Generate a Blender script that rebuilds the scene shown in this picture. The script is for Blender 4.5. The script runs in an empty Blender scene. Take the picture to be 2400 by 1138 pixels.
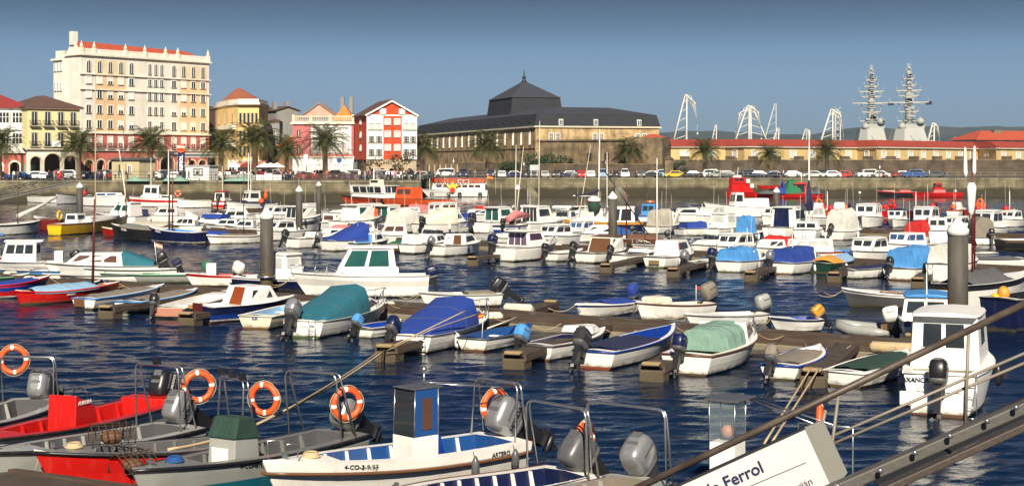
import bpy, bmesh, math, random
from mathutils import Vector, Matrix
from math import radians as R, sin, cos, pi
SC = bpy.context.scene
# ---------------------------------------------------------------- camera, sky, sun, exposure
FP, EYE, HY, KD = 3600.0, 6.2, 385.0, 1.5      # KD: metres per unit of nominal distance
cam = bpy.data.objects.new('camera', bpy.data.cameras.new('camera'))
SC.collection.objects.link(cam)
cam.location = (0, 0, EYE); cam.rotation_euler = (R(90), 0, 0)
cam.data.lens = 54; cam.data.sensor_width = 36; cam.data.shift_y = -184/2400
cam.data.clip_start = .1; cam.data.clip_end = 12000
SC.camera = cam
SUN_AZ, SUN_EL = 1, 35      # degrees right of straight behind the camera, height
w = bpy.data.worlds.new('World'); SC.world = w; w.use_nodes = True
nt = w.node_tree; N = nt.nodes; Lk = nt.links; N.clear()
out = N.new('ShaderNodeOutputWorld'); bg = N.new('ShaderNodeBackground'); sky = N.new('ShaderNodeTexSky')
sky.sky_type = 'NISHITA'; sky.sun_disc = False
sky.sun_elevation = R(SUN_EL); sky.sun_rotation = R(180 - SUN_AZ)
sky.air_density = 1.0; sky.dust_density = .6; sky.ozone_density = 2.0
tc = N.new('ShaderNodeTexCoord'); sp = N.new('ShaderNodeSeparateXYZ'); rp = N.new('ShaderNodeValToRGB')
mx = N.new('ShaderNodeMix'); mx.data_type = 'RGBA'; mx.blend_type = 'MULTIPLY'; mx.inputs[0].default_value = 1
e = rp.color_ramp.elements
e[0].position = 0; e[0].color = (.115, .160, .262, 1)
e[1].position = 1; e[1].color = (.04, .08, .18, 1)
for p_, c_ in ((.05, (.112, .160, .262, 1)), (.073, (.096, .147, .228, 1)), (.09, (.050, .088, .138, 1)), (.112, (.022, .034, .062, 1)), (.3, (.020, .045, .105, 1))):
    q = e.new(p_); q.color = c_
Lk.new(tc.outputs['Generated'], sp.inputs[0]); Lk.new(sp.outputs[2], rp.inputs[0])
Lk.new(sky.outputs[0], mx.inputs[6]); Lk.new(rp.outputs[0], mx.inputs[7])
Lk.new(mx.outputs[2], bg.inputs[0]); Lk.new(bg.outputs[0], out.inputs[0])
bg.inputs[1].default_value = .15
sl = bpy.data.lights.new('sun', 'SUN'); sl.energy = 4.8; sl.angle = R(.5); sl.color = (1, .90, .74)
sun = bpy.data.objects.new('sun', sl); SC.collection.objects.link(sun)
az = R(SUN_AZ); el = R(SUN_EL)
sdir = Vector((sin(az)*cos(el), -cos(az)*cos(el), sin(el)))
sun.rotation_euler = sdir.to_track_quat('Z', 'Y').to_euler(); sun.location = (40, -60, 60)
SC.view_settings.view_transform = 'Standard'; SC.view_settings.look = 'None'
SC.view_settings.exposure = .75; SC.view_settings.gamma = 1
SC.render.resolution_x = 1024; SC.render.resolution_y = 485

rnd = random.Random(7)
# ---------------------------------------------------------------- placing
def P(px, py, z=0.0):
    Y = FP*(EYE-z)/(py-HY); return Vector(((px-1200)/FP*Y, Y, z))
def D(px, Y, z=0.0): return Vector(((px-1200)/FP*Y*KD, Y*KD, z))
def ZY(py, Y): return EYE-(py-HY)*Y*KD/FP
# ---------------------------------------------------------------- materials
COL = dict(white=(.86,.84,.78), cream=(.74,.68,.53), offwhite=(.66,.64,.58), grey=(.17,.175,.16), lightgrey=(.33,.34,.315), darkgrey=(.09,.09,.095),
 black=(.014,.014,.017), navy=(.007,.012,.055), blue=(.006,.040,.27), midblue=(.014,.07,.24), skyblue=(.06,.27,.62), paleblue=(.25,.42,.60), teal=(.008,.12,.17), green=(.012,.15,.06), darkgreen=(.012,.045,.03),
 palegreen=(.20,.34,.27), red=(.52,.010,.008), darkred=(.22,.018,.014), maroon=(.10,.012,.012), orange=(.80,.10,.02), yellow=(.80,.47,.01), amber=(.60,.27,.03), brown=(.14,.062,.03), rust=(.25,.05,.012), wood=(.24,.15,.075),
 beige=(.46,.42,.34), taupe=(.22,.19,.15), salmon=(.45,.20,.14), silver=(.55,.56,.56), cowlgrey=(.34,.345,.35), pink=(.62,.2,.2), tan=(.50,.38,.22), lilac=(.2,.12,.25))
_m = {}
def base_mat(name):
    m = bpy.data.materials.new(name); m.use_nodes = True
    return m, m.node_tree.nodes, m.node_tree.links, m.node_tree.nodes['Principled BSDF']
def nd(N, t, **k):
    n = N.new(t)
    for a, b in k.items(): setattr(n, a, b)
    return n
def mixc(N, L, fac, a, b, mode='MIX'):
    n = N.new('ShaderNodeMix'); n.data_type = 'RGBA'; n.blend_type = mode
    for s, v in ((0, fac), (6, a), (7, b)):
        if hasattr(v, 'is_linked'): L.new(v, n.inputs[s])
        elif s == 0: n.inputs[0].default_value = v
        else: n.inputs[s].default_value = tuple(v)[:3]+(1,)
    return n.outputs[2]
def noise(N, L, scale, detail=3, vec=None, sc=None, coord='Object'):
    if vec is None:
        t = N.new('ShaderNodeTexCoord'); vec = t.outputs[coord]
    if sc:
        mp = N.new('ShaderNodeMapping'); mp.inputs['Scale'].default_value = sc; L.new(vec, mp.inputs[0]); vec = mp.outputs[0]
    n = N.new('ShaderNodeTexNoise'); n.inputs['Scale'].default_value = scale; n.inputs['Detail'].default_value = detail
    L.new(vec, n.inputs['Vector']); return n.outputs['Fac']
def ramp(N, L, f, a, b, ca=(0,0,0), cb=(1,1,1)):
    r = N.new('ShaderNodeValToRGB'); r.color_ramp.elements[0].position = a; r.color_ramp.elements[1].position = b
    r.color_ramp.elements[0].color = tuple(ca)+(1,); r.color_ramp.elements[1].color = tuple(cb)+(1,); L.new(f, r.inputs[0]); return r.outputs[0]
def bump(N, L, pb, h, strength=.3, dist=.02):
    b = N.new('ShaderNodeBump'); b.inputs['Strength'].default_value = strength; b.inputs['Distance'].default_value = dist
    L.new(h, b.inputs['Height']); L.new(b.outputs[0], pb.inputs['Normal']); return b
def paint(c):
    """boat gelcoat or paint, faintly weathered and streaked"""
    k = 'paint_'+c
    if k in _m: return _m[k]
    m, N, L, pb = base_mat(k); col = COL[c]
    v = ramp(N, L, noise(N, L, 1.7, 4), .3, .75)
    a = mixc(N, L, v, col, [x*.84 for x in col])
    st = ramp(N, L, noise(N, L, 1.3, 5, sc=(7, 7, .7)), .55, .78)
    st2 = N.new('ShaderNodeMath'); st2.operation = 'MULTIPLY'; st2.inputs[1].default_value = .26 if sum(col) > .9 else .2; L.new(st, st2.inputs[0])
    a = mixc(N, L, st2.outputs[0], a, (.26*.8+col[0]*.2, .19*.8+col[1]*.2, .11*.8+col[2]*.2))
    # weed and scum along the waterline, uneven upper edge
    t = N.new('ShaderNodeTexCoord'); s = N.new('ShaderNodeSeparateXYZ'); L.new(t.outputs['Object'], s.inputs[0])
    q = N.new('ShaderNodeMath'); q.operation = 'MULTIPLY_ADD'; q.inputs[1].default_value = -.34; L.new(noise(N, L, 3.5, 5), q.inputs[0]); L.new(s.outputs[2], q.inputs[2])
    mr = N.new('ShaderNodeMapRange'); mr.inputs[1].default_value = -.14; mr.inputs[2].default_value = -.02; mr.inputs[3].default_value = .75; mr.inputs[4].default_value = 0; L.new(q.outputs[0], mr.inputs[0])
    a = mixc(N, L, mr.outputs[0], a, (.075,.068,.028))
    L.new(a, pb.inputs['Base Color'])
    pb.inputs['Roughness'].default_value = .34
    _m[k] = m; return m
def cloth(c):
    k = 'canvas_'+c
    if k in _m: return _m[k]
    m, N, L, pb = base_mat(k); col = COL[c]
    v = ramp(N, L, noise(N, L, 2.2, 5), .3, .8)
    L.new(mixc(N, L, v, col, [x*.68+.012 for x in col]), pb.inputs['Base Color'])
    pb.inputs['Roughness'].default_value = .85
    bump(N, L, pb, noise(N, L, 1.8, 4, sc=(1, 2.2, 1)), .8, .09)
    _m[k] = m; return m
def plain(c, rough=.5, metal=0, name=None):
    k = (name or 'plain_')+c+str(rough)
    if k in _m: return _m[k]
    m, N, L, pb = base_mat(k); col = COL[c]
    v = noise(N, L, 6, 4); L.new(mixc(N, L, v, [x*.8 for x in col], [min(1, x*1.15) for x in col]), pb.inputs['Base Color'])
    pb.inputs['Roughness'].default_value = rough; pb.inputs['Metallic'].default_value = metal
    _m[k] = m; return m
def metal(): return plain('silver', .28, .9, 'steel_')
def glassy(c='dark'):
    k = 'window_glass_'+c
    if k in _m: return _m[k]
    m, N, L, pb = base_mat(k)
    cc = dict(dark=(.012,.016,.02), green=(.008,.045,.04), lilac=(.07,.045,.085), blue=(.02,.05,.12), pale=(.30,.31,.29), brown=(.06,.03,.022))[c]
    L.new(mixc(N, L, noise(N, L, 1.2, 2), cc, [x*2.2+.01 for x in cc]), pb.inputs['Base Color'])
    pb.inputs['Roughness'].default_value = .06; pb.inputs['IOR'].default_value = 1.5
    _m[k] = m; return m
def clear():
    if 'clear' in _m: return _m['clear']
    m, N, L, pb = base_mat('clear_glazing')
    pb.inputs['Base Color'].default_value = (.35,.42,.44,1); pb.inputs['Roughness'].default_value = .05; pb.inputs['Alpha'].default_value = .22
    _m['clear'] = m; return m
def net():
    if 'net' in _m: return _m['net']
    m, N, L, pb = base_mat('net_mesh'); pb.inputs['Base Color'].default_value = (.09,.055,.03,1); pb.inputs['Roughness'].default_value = .95
    bump(N, L, pb, noise(N, L, 30, 5), .9, .05); _m['net'] = m; return m
def wall(name, col, scale=3, dirt=.35, rough=.9, b=.25):
    k = 'wall_'+name
    if k in _m: return _m[k]
    m, N, L, pb = base_mat(k)
    v = ramp(N, L, noise(N, L, .35, 6), .35, .75)
    a = mixc(N, L, v, col, [x*.82 for x in col])
    st = ramp(N, L, noise(N, L, .8, 5, sc=(1.6, 1.6, .16)), .5, .8)
    s2 = N.new('ShaderNodeMath'); s2.operation = 'MULTIPLY'; s2.inputs[1].default_value = dirt; L.new(st, s2.inputs[0])
    a = mixc(N, L, s2.outputs[0], a, [x*.55 for x in col])
    L.new(a, pb.inputs['Base Color']); pb.inputs['Roughness'].default_value = rough
    bump(N, L, pb, noise(N, L, scale*4, 4), b, .03)
    _m[k] = m; return m
def stone(name, c1, c2, mortar, bw=1.1, bh=.45, tide=False, axis='XZ'):
    k = 'stone_'+name
    if k in _m: return _m[k]
    m, N, L, pb = base_mat(k)
    t = N.new('ShaderNodeTexCoord'); s = N.new('ShaderNodeSeparateXYZ'); L.new(t.outputs['Object'], s.inputs[0])
    ad = N.new('ShaderNodeMath'); ad.operation = 'ADD'; L.new(s.outputs[0], ad.inputs[0]); L.new(s.outputs[1], ad.inputs[1])
    cb = N.new('ShaderNodeCombineXYZ'); L.new(ad.outputs[0], cb.inputs[0]); L.new(s.outputs[2], cb.inputs[1])
    br = N.new('ShaderNodeTexBrick'); br.inputs['Scale'].default_value = 1; br.inputs['Brick Width'].default_value = bw; br.inputs['Row Height'].default_value = bh
    br.inputs['Mortar Size'].default_value = .025; br.inputs['Bias'].default_value = 0
    br.inputs['Color1'].default_value = tuple(c1)+(1,); br.inputs['Color2'].default_value = tuple(c2)+(1,); br.inputs['Mortar'].default_value = tuple(mortar)+(1,)
    L.new(cb.outputs[0], br.inputs['Vector'])
    v = ramp(N, L, noise(N, L, .45, 8), .40, .64)
    a = mixc(N, L, v, br.outputs[0], [x*.38 for x in c1])
    st = ramp(N, L, noise(N, L, .9, 6, sc=(1.2, 1.2, .14)), .48, .75)
    s2 = N.new('ShaderNodeMath'); s2.operation = 'MULTIPLY'; s2.inputs[1].default_value = .6; L.new(st, s2.inputs[0])
    a = mixc(N, L, s2.outputs[0], a, (.05,.042,.028))
    if tide:   # weed and wet stain left by the tide, with an uneven upper edge
        nz = noise(N, L, .25, 6); mm = N.new('ShaderNodeMath'); mm.operation = 'MULTIPLY_ADD'; mm.inputs[1].default_value = 1.6; mm.inputs[2].default_value = -.8
        L.new(nz, mm.inputs[0]); zz = N.new('ShaderNodeMath'); zz.operation = 'ADD'; L.new(s.outputs[2], zz.inputs[0]); L.new(mm.outputs[0], zz.inputs[1])
        mr = N.new('ShaderNodeMapRange'); mr.inputs[1].default_value = 1.35; mr.inputs[2].default_value = 1.95; mr.inputs[3].default_value = .93; mr.inputs[4].default_value = 0
        L.new(zz.outputs[0], mr.inputs[0]); a = mixc(N, L, mr.outputs[0], a, (.030,.024,.011))
    L.new(a, pb.inputs['Base Color']); pb.inputs['Roughness'].default_value = .9
    bump(N, L, pb, noise(N, L, 5, 6), .5, .06)
    _m[k] = m; return m
def tiles(name, col, pitch=.35):
    k = 'roof_'+name
    if k in _m: return _m[k]
    m, N, L, pb = base_mat(k)
    v = ramp(N, L, noise(N, L, .7, 6), .3, .75); fine = ramp(N, L, noise(N, L, 6, 3), .3, .7)
    a = mixc(N, L, v, col, [x*.62 for x in col]); a = mixc(N, L, fine, a, [x*.75 for x in col])
    L.new(a, pb.inputs['Base Color']); pb.inputs['Roughness'].default_value = .85
    wv = N.new('ShaderNodeTexWave'); wv.inputs['Scale'].default_value = 1/pitch/3; t = N.new('ShaderNodeTexCoord'); L.new(t.outputs['Object'], wv.inputs[0])
    bump(N, L, pb, wv.outputs['Fac'], .6, .08); _m[k] = m; return m
def planks():
    if 'planks' in _m: return _m['planks']
    m, N, L, pb = base_mat('weathered_planks')
    t = N.new('ShaderNodeTexCoord'); s = N.new('ShaderNodeSeparateXYZ'); L.new(t.outputs['Object'], s.inputs[0])
    br = N.new('ShaderNodeTexBrick'); br.inputs['Scale'].default_value = 1; br.inputs['Brick Width'].default_value = 3; br.inputs['Row Height'].default_value = .14
    br.inputs['Mortar Size'].default_value = .012; br.inputs['Color1'].default_value = (.055,.038,.025,1); br.inputs['Color2'].default_value = (.040,.029,.020,1); br.inputs['Mortar'].default_value = (.01,.008,.006,1)
    mp = N.new('ShaderNodeMapping'); mp.inputs['Rotation'].default_value = (0, 0, pi/2); L.new(t.outputs['Object'], mp.inputs[0]); L.new(mp.outputs[0], br.inputs['Vector'])
    a = mixc(N, L, ramp(N, L, noise(N, L, 2, 6), .3, .8), br.outputs[0], (.075,.058,.042))
    L.new(a, pb.inputs['Base Color']); pb.inputs['Roughness'].default_value = .85; _m['planks'] = m; return m
def beam():
    if 'beam' in _m: return _m['beam']
    m, N, L, pb = base_mat('brown_beam')
    a = mixc(N, L, ramp(N, L, noise(N, L, 3, 6, sc=(.3, 3, 3)), .35, .75), (.055,.032,.022), (.10,.078,.055))
    L.new(a, pb.inputs['Base Color']); pb.inputs['Roughness'].default_value = .7; _m['beam'] = m; return m

# ---------------------------------------------------------------- mesh builder
class MB:
    def __init__(s): s.v = []; s.f = []; s.m = []; s.s = []
    def add(s, pts, faces, m=0, sm=False):
        o = len(s.v); s.v += [tuple(p) for p in pts]
        for f in faces:
            s.f.append([o+i for i in f]); s.m.append(m); s.s.append(sm)
        return s
    def quad(s, a, b, c, d, m=0): return s.add([a, b, c, d], [(0,1,2,3)], m)
    def hexa(s, b4, t4, m=0):
        return s.add(list(b4)+list(t4), [(3,2,1,0),(4,5,6,7),(0,1,5,4),(1,2,6,5),(2,3,7,6),(3,0,4,7)], m)
    def box(s, x0, x1, y0, y1, z0, z1, m=0):
        return s.hexa([(x0,y0,z0),(x1,y0,z0),(x1,y1,z0),(x0,y1,z0)], [(x0,y0,z1),(x1,y0,z1),(x1,y1,z1),(x0,y1,z1)], m)
    def bar(s, a, b, w, h, m=0):
        a = Vector(a); b = Vector(b); d = (b-a).normalized(); up = Vector((0,0,1)) if abs(d.z) < .95 else Vector((0,1,0))
        r = d.cross(up).normalized(); u = r.cross(d)
        q = lambda p: [p-r*w/2-u*h/2, p+r*w/2-u*h/2, p+r*w/2+u*h/2, p-r*w/2+u*h/2]
        return s.add(q(a)+q(b), [(0,1,2,3),(7,6,5,4),(0,4,5,1),(1,5,6,2),(2,6,7,3),(3,7,4,0)], m)
    def rings(s, rs, m=0, closed=True, caps=True, sm=True, mats=None):
        n = len(rs[0]); o = len(s.v)
        for r in rs: s.v += [tuple(p) for p in r]
        for i in range(len(rs)-1):
            for j in range(n if closed else n-1):
                k = (j+1) % n
                s.f.append([o+i*n+j, o+i*n+k, o+(i+1)*n+k, o+(i+1)*n+j]); s.m.append(mats[i] if mats else m); s.s.append(sm)
        if caps and closed:
            s.f.append([o+j for j in range(n)][::-1]); s.m.append(mats[0] if mats else m); s.s.append(False)
            s.f.append([o+(len(rs)-1)*n+j for j in range(n)]); s.m.append(mats[-1] if mats else m); s.s.append(False)
        return s
    def tube(s, path, r, n=6, m=0, caps=True):
        pts = [Vector(p) for p in path]; rs = []; rr = r if isinstance(r, (list, tuple)) else [r]*len(pts)
        prev = None
        for i, p in enumerate(pts):
            d = (pts[min(i+1, len(pts)-1)]-pts[max(i-1, 0)]).normalized()
            if prev is None:
                up = Vector((0,0,1)) if abs(d.z) < .9 else Vector((1,0,0)); a = d.cross(up).normalized()
            else: a = (prev-d*prev.dot(d)).normalized()
            prev = a; b = d.cross(a)
            rs.append([p+(a*cos(2*pi*k/n)+b*sin(2*pi*k/n))*rr[i] for k in range(n)])
        return s.rings(rs, m, True, caps)
    def lathe(s, prof, c=(0,0,0), n=12, m=0, mats=None, caps=True):
        return s.rings([[(c[0]+r*cos(2*pi*k/n), c[1]+r*sin(2*pi*k/n), c[2]+z) for k in range(n)] for r, z in prof], m, mats=mats, caps=caps)
    def ball(s, c, r, m=0, n=8, k=5, sz=1):
        return s.lathe([(r*sin(pi*i/k) if 0 < i < k else r*.02, -r*sz*cos(pi*i/k)) for i in range(k+1)], c, n, m)
    def prism(s, poly, z0, z1, m=0):
        n = len(poly); return s.add([(x,y,z0) for x,y in poly]+[(x,y,z1) for x,y in poly],
            [tuple(range(n))[::-1], tuple(range(n, 2*n))]+[(i, (i+1)%n, n+(i+1)%n, n+i) for i in range(n)], m)
    def torus(s, c, R_, r, axis='y', n=28, k=10, mats=None, m=0):
        c = Vector(c); rs = []
        for i in range(n+1):
            a = 2*pi*i/n; ring = []
            for j in range(k):
                b = 2*pi*j/k; q = (R_+r*cos(b)); u, v, t = q*cos(a), q*sin(a), r*sin(b)
                ring.append(c+Vector((u, t, v) if axis == 'y' else ((t, u, v) if axis == 'x' else (u, v, t))))
            rs.append(ring)
        return s.rings(rs, m, True, False, mats=mats)
    def xf(s, M): s.v = [tuple(M @ Vector(p)) for p in s.v]; return s
    def mesh(s, name, mats):
        me = bpy.data.meshes.new(name); me.from_pydata(s.v, [], s.f); 
        for m in mats: me.materials.append(m)
        me.polygons.foreach_set('material_index', s.m); me.polygons.foreach_set('use_smooth', s.s); me.update(); return me
    def build(s, name, mats, parent=None, bevel=0):
        if not s.v: return None
        if not isinstance(mats, (list, tuple)): mats = [mats]
        bm = bmesh.new(); me = s.mesh(name, mats); bm.from_mesh(me); bmesh.ops.recalc_face_normals(bm, faces=bm.faces); bm.to_mesh(me); bm.free()
        o = bpy.data.objects.new(name, me); SC.collection.objects.link(o)
        if parent: o.parent = parent
        if bevel:
            b = o.modifiers.new('bevel', 'BEVEL'); b.width = bevel; b.segments = 2; b.limit_method = 'ANGLE'; b.angle_limit = R(35)
        return o
def tag(o, label, cat, group=None, kind=None):
    if kind: o['kind'] = kind
    if label: o['label'] = label
    if cat: o['category'] = cat
    if group: o['group'] = group
    return o
def thing(name, label, cat, loc=(0,0,0), rz=0, group=None):
    o = bpy.data.objects.new(name, None); SC.collection.objects.link(o); o.location = loc; o.rotation_euler = (0, 0, rz); o.empty_display_size = .3
    return tag(o, label, cat, group)
def inst(name, me, parent=None, loc=(0,0,0), rz=0):
    o = bpy.data.objects.new(name, me); SC.collection.objects.link(o); o.parent = parent; o.location = loc; o.rotation_euler = (0, 0, rz); return o
def dup(root, loc, rz=0, scale=1):
    def cp(o, par):
        c = o.copy(); SC.collection.objects.link(c); c.parent = par
        for ch in o.children: cp(ch, c)
        return c
    r = cp(root, None); r.location = loc; r.rotation_euler = (0, 0, rz); r.scale = (scale,)*3; return r
def text(body, size, mat, parent, pos, right, up, name='lettering', bold=0, align='LEFT', shear=0):
    cu = bpy.data.curves.new(name, 'FONT'); cu.body = body; cu.size = size; cu.extrude = .003; cu.offset = bold; cu.align_x = align; cu.shear = shear
    t = bpy.data.objects.new('t', cu); SC.collection.objects.link(t)
    dg = bpy.context.evaluated_depsgraph_get(); me = bpy.data.meshes.new_from_object(t.evaluated_get(dg)); bpy.data.objects.remove(t)
    r = Vector(right).normalized(); u = Vector(up); u = (u-r*u.dot(r)).normalized(); n = r.cross(u)
    M = Matrix(((r.x,u.x,n.x,pos[0]),(r.y,u.y,n.y,pos[1]),(r.z,u.z,n.z,pos[2]),(0,0,0,1))); me.transform(M)
    me.materials.clear(); me.materials.append(mat)
    o = bpy.data.objects.new(name, me); SC.collection.objects.link(o); o.parent = parent; return o
# ---------------------------------------------------------------- boats
CH = 54   # compass of the finger berths: bow away from the camera
_ob = {}
def outboard_meshes():
    if _ob: return _ob
    def se(ax, ay, z, dx=0, n=20, p=3.6):
        r = []
        for k in range(n):
            a = 2*pi*k/n; c, s_ = cos(a), sin(a)
            r.append((dx+ax*math.copysign(abs(c)**(2/p), c), ay*math.copysign(abs(s_)**(2/p), s_), z))
        return r
    c = MB()
    c.rings([se(.15,.11,0), se(.22,.155,.03), se(.265,.18,.08), se(.275,.188,.14)], 1)
    c.rings([se(.268,.182,.142), se(.285,.195,.16), se(.292,.196,.36,.01), se(.275,.185,.48,.015), se(.235,.155,.54,.02), se(.13,.085,.575,.02)], 0)
    for sg in (-1, 1): c.box(-.17,.17,min(sg*.19,sg*.199),max(sg*.19,sg*.199),.27,.31,1) if False else c.box(-.20,.10,min(sg*.18,sg*.1985),max(sg*.18,sg*.1985),.36,.40,1)
    c.box(-.22,-.10,-.08,.08,.53,.575,1); c.box(-.02,.04,-.10,.10,.545,.58,1)
    _ob['cowl'] = c
    l = MB()
    l.hexa([(-.09,-.05,-.62),(.06,-.05,-.62),(.06,.05,-.62),(-.09,.05,-.62)], [(-.15,-.09,.0),(.14,-.09,.0),(.14,.09,.0),(-.15,.09,.0)])
    l.hexa([(-.20,-.09,-.60),(.09,-.09,-.60),(.09,.09,-.60),(-.20,.09,-.60)], [(-.20,-.09,-.58),(.09,-.09,-.58),(.09,.09,-.58),(-.20,.09,-.58)])
    l.tube([(.14,0,-.74),(.08,0,-.74),(-.12,0,-.74),(-.18,0,-.74)], [.01,.055,.06,.04], 8)
    l.hexa([(-.06,-.012,-.92),(.02,-.012,-.92),(.02,.012,-.92),(-.06,.012,-.92)], [(-.09,-.03,-.62),(.05,-.03,-.62),(.05,.03,-.62),(-.09,.03,-.62)])
    l.box(.12,.26,-.12,.12,-.22,.02); l.bar((.2,0,0),(.62,0,.12),.05,.05)
    _ob['leg'] = l
    p = MB()
    for k in range(3):
        a = 2*pi*k/3; u = Vector((0, cos(a), sin(a))); v = Vector((0, -sin(a), cos(a))); c0 = Vector((-.2, 0, -.74))
        p.add([c0+u*.03, c0+u*.10+v*.06+Vector((.03,0,0)), c0+u*.16, c0+u*.10-v*.05-Vector((.03,0,0)), c0+u*.03+Vector((-.01,0,0))], [(0,1,2,3)])
    _ob['prop'] = p
    for k in _ob: _ob[k] = (_ob[k], {})
    return _ob
def ob_mesh(k, mats, name):
    mb, cache = outboard_meshes()[k]; key = tuple(m.name for m in mats)
    if key not in cache:
        me = mb.mesh(name, mats); bm = bmesh.new(); bm.from_mesh(me); bmesh.ops.recalc_face_normals(bm, faces=bm.faces); bm.to_mesh(me); bm.free(); cache[key] = me
    return cache[key]
def rope_mat(): return plain('tan', .95)
def ring_buoy(label, loc, rx=0, rz=0, R_=.28, r=.065, group=None, name='life_ring'):
    mb = MB(); n = 28
    mb.torus((0,0,0), R_, r, 'y', n, 10, mats=[1 if i % 7 in (0,) else 0 for i in range(n)])
    o = mb.build(name, [plain('orange', .45), plain('white', .6)]); o.location = loc; o.rotation_euler = (rx, 0, rz)
    c = MB(); pts = []
    for i in range(25):
        a = 2*pi*i/24; q = R_+r*(1.05+.35*abs(sin(2*a))); pts.append((q*cos(a+pi/4), -.01, q*sin(a+pi/4)))
    c.tube(pts, .008, 4); c.build('grab_line', rope_mat(), o)
    return tag(o, label, 'life ring', group)
SECT = [(1.02,-.06),(.98,.22),(.90,.60),(.76,.88),(.36,1.0),(-.36,1.0),(-.76,.88),(-.90,.60),(-.98,.22),(-1.02,-.06)]
class Boat:
    def __init__(s, name, label, S, L=5, hd=CH, E=None, T=None, B=2.0, F=.62, col='white', anti='darkred', boot='white', top=None, tw=.8, sheer=.3, rake=.35,
                 well=(.04,.62,.16,.12), inner='offwhite', deck='white', rub='darkgrey', rubr=.03, rubz=.02, cat='boat', group=None, z=0, body2=None, raked_z=0):
        S = P(*S, z) if not isinstance(S, Vector) else S
        if E is not None:
            E = P(*E, z); d = E-S; L = d.length; s.hd = math.atan2(d.y, d.x)
        elif T is None: s.hd = R(hd)
        if T is not None:
            T = P(*T, F*(1+sheer)); d = T-S; d.z = 0; L = d.length-rake; s.hd = math.atan2(d.y, d.x)
        S = Vector((S.x, S.y, 0)); s.L, s.B, s.F = L, B, F; s.tw, s.sh, s.rake = tw, sheer, rake
        s.r = thing(name, label, cat, S, s.hd, group); s.ptr = S
        s.well = well; s.M = Matrix.Translation(S) @ Matrix.Rotation(s.hd, 4, 'Z')
        s.hull([paint(anti), paint(boot), paint(col), paint(body2 or col), paint(top or col)], deck, inner)
        g = MB(); N_ = 16
        for sg in (1, -1):
            g.tube([(s.xg(i/N_), sg*(s.hb(i/N_)+.012), s.zs(i/N_)-rubz) for i in range(N_+1)], rubr, 6)
        g.tube([(s.xg(0)-.01, -s.hb(0), s.zs(0)-.02), (s.xg(0)-.01, s.hb(0), s.zs(0)-.02)], rubr, 6)
        g.build('rub_rail', paint(rub), s.r)
        if s.ptr.y < 75 and cat == 'boat' and name != 'workboat':
            for sg in (1, -1):
                a = Vector((s.xg(.97), sg*.05, s.zs(.97))); c = Vector((s.xg(1)+.9, sg*.75, .5)); q = MB(); q.tube([a.lerp(c, i/6)-Vector((0,0,.22*sin(pi*i/6))) for i in range(7)], .012, 4); q.build('mooring_line', rope_mat(), s.r)
    def hb(s, t):
        if t < .42: f = s.tw+(1-s.tw)*sin(t/.42*pi/2)
        else: f = 1-((t-.42)/.58)**2.3
        return max(s.B/2*f, .02)
    def zs(s, t): return s.F*(1+s.sh*t*t+.06*(1-t)**2)+ (s.sh*.35*(max(0, .3-t)/.3)**2 if s.tw < .3 else 0)
    def xg(s, t): return s.L*t+s.rake*t**3-(s.rake*.7*(1-t)**6 if s.tw < .3 else .08*(1-t)**8)
    def hull(s, mats, deck, inner):
        N_ = 18; st = []
        fl = lambda t: (t*t*t)
        for i in range(N_+1):
            t = i/N_; w = s.hb(t); z = s.zs(t); k = fl(t)
            lv = [(-.32*(1-.8*k), .03), (-.10, .62-.35*k), (.05, .80-.42*k), (.11, .83-.40*k), (z*.5, .92-.30*k), (z*.78, .98-.14*k), (z, 1)]
            row = []
            for zz, f in lv:
                zz = zz if zz < .2 else zz
                x = s.L*t+(s.xg(t)-s.L*t)*max(0, zz/z)
                row.append((x, w*f, zz))
            st.append(row)
        mb = MB()
        for sg in (1, -1):
            rr = [[(x, sg*y, z) for x, y, z in row] for row in st]
            for j in range(6):
                mb.rings([[r[j], r[j+1]] for r in rr], [0,0,1,2,3,4][j], False, False, True)
        row = st[0]
        for j in range(6):
            a, b = row[j], row[j+1]
            mb.quad((a[0],-a[1],a[2]), a, b, (b[0],-b[1],b[2]), [0,0,1,2,3,4][j])
        top = [(r[-1][0], r[-1][1], r[-1][2]) for r in st]
        a, b, sd, fz = s.well if s.well else (2, 2, 0, 0)
        ia = round(a*N_); ib = round(b*N_)
        for i in range(N_):
            p, q = top[i], top[i+1]; cam_ = .04
            if s.well and ia <= i < ib:
                for sg in (1, -1):
                    def inn(p, i): w_ = max(p[1]-sd, .03); return (p[0], sg*w_, p[2]+.01)
                    P1, Q1 = inn(p, i), inn(q, i+1)
                    mb.quad((p[0],sg*p[1],p[2]), (q[0],sg*q[1],q[2]), Q1, P1, 5)
                    fl_ = lambda v: (v[0], v[1]*.8 if sd < .25 else v[1]*1.0, fz)
                    mb.quad(P1, Q1, fl_(Q1), fl_(P1), 6); mb.quad(fl_(P1), fl_(Q1), (Q1[0],0,fz), (P1[0],0,fz), 6)
            else:
                for sg in (1, -1):
                    mb.quad((p[0],sg*p[1],p[2]), (q[0],sg*q[1],q[2]), (q[0],0,q[2]+cam_), (p[0],0,p[2]+cam_), 5)
        if s.well:
            for i in (ia, ib):
                p = top[min(i, N_)]; w_ = max(p[1]-sd, .03); c = .8 if sd < .25 else 1
                mb.add([(p[0],-w_,p[2]+.01),(p[0],0,p[2]+.04),(p[0],w_,p[2]+.01),(p[0],w_*c,fz),(p[0],-w_*c,fz)], [(0,1,2,3,4)], 6)
        me = mb.mesh('hull', mats+[paint(deck), paint(inner)]); o = bpy.data.objects.new('hull', me); SC.collection.objects.link(o); o.parent = s.r
    def X(s, t): return s.xg(t)
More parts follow.
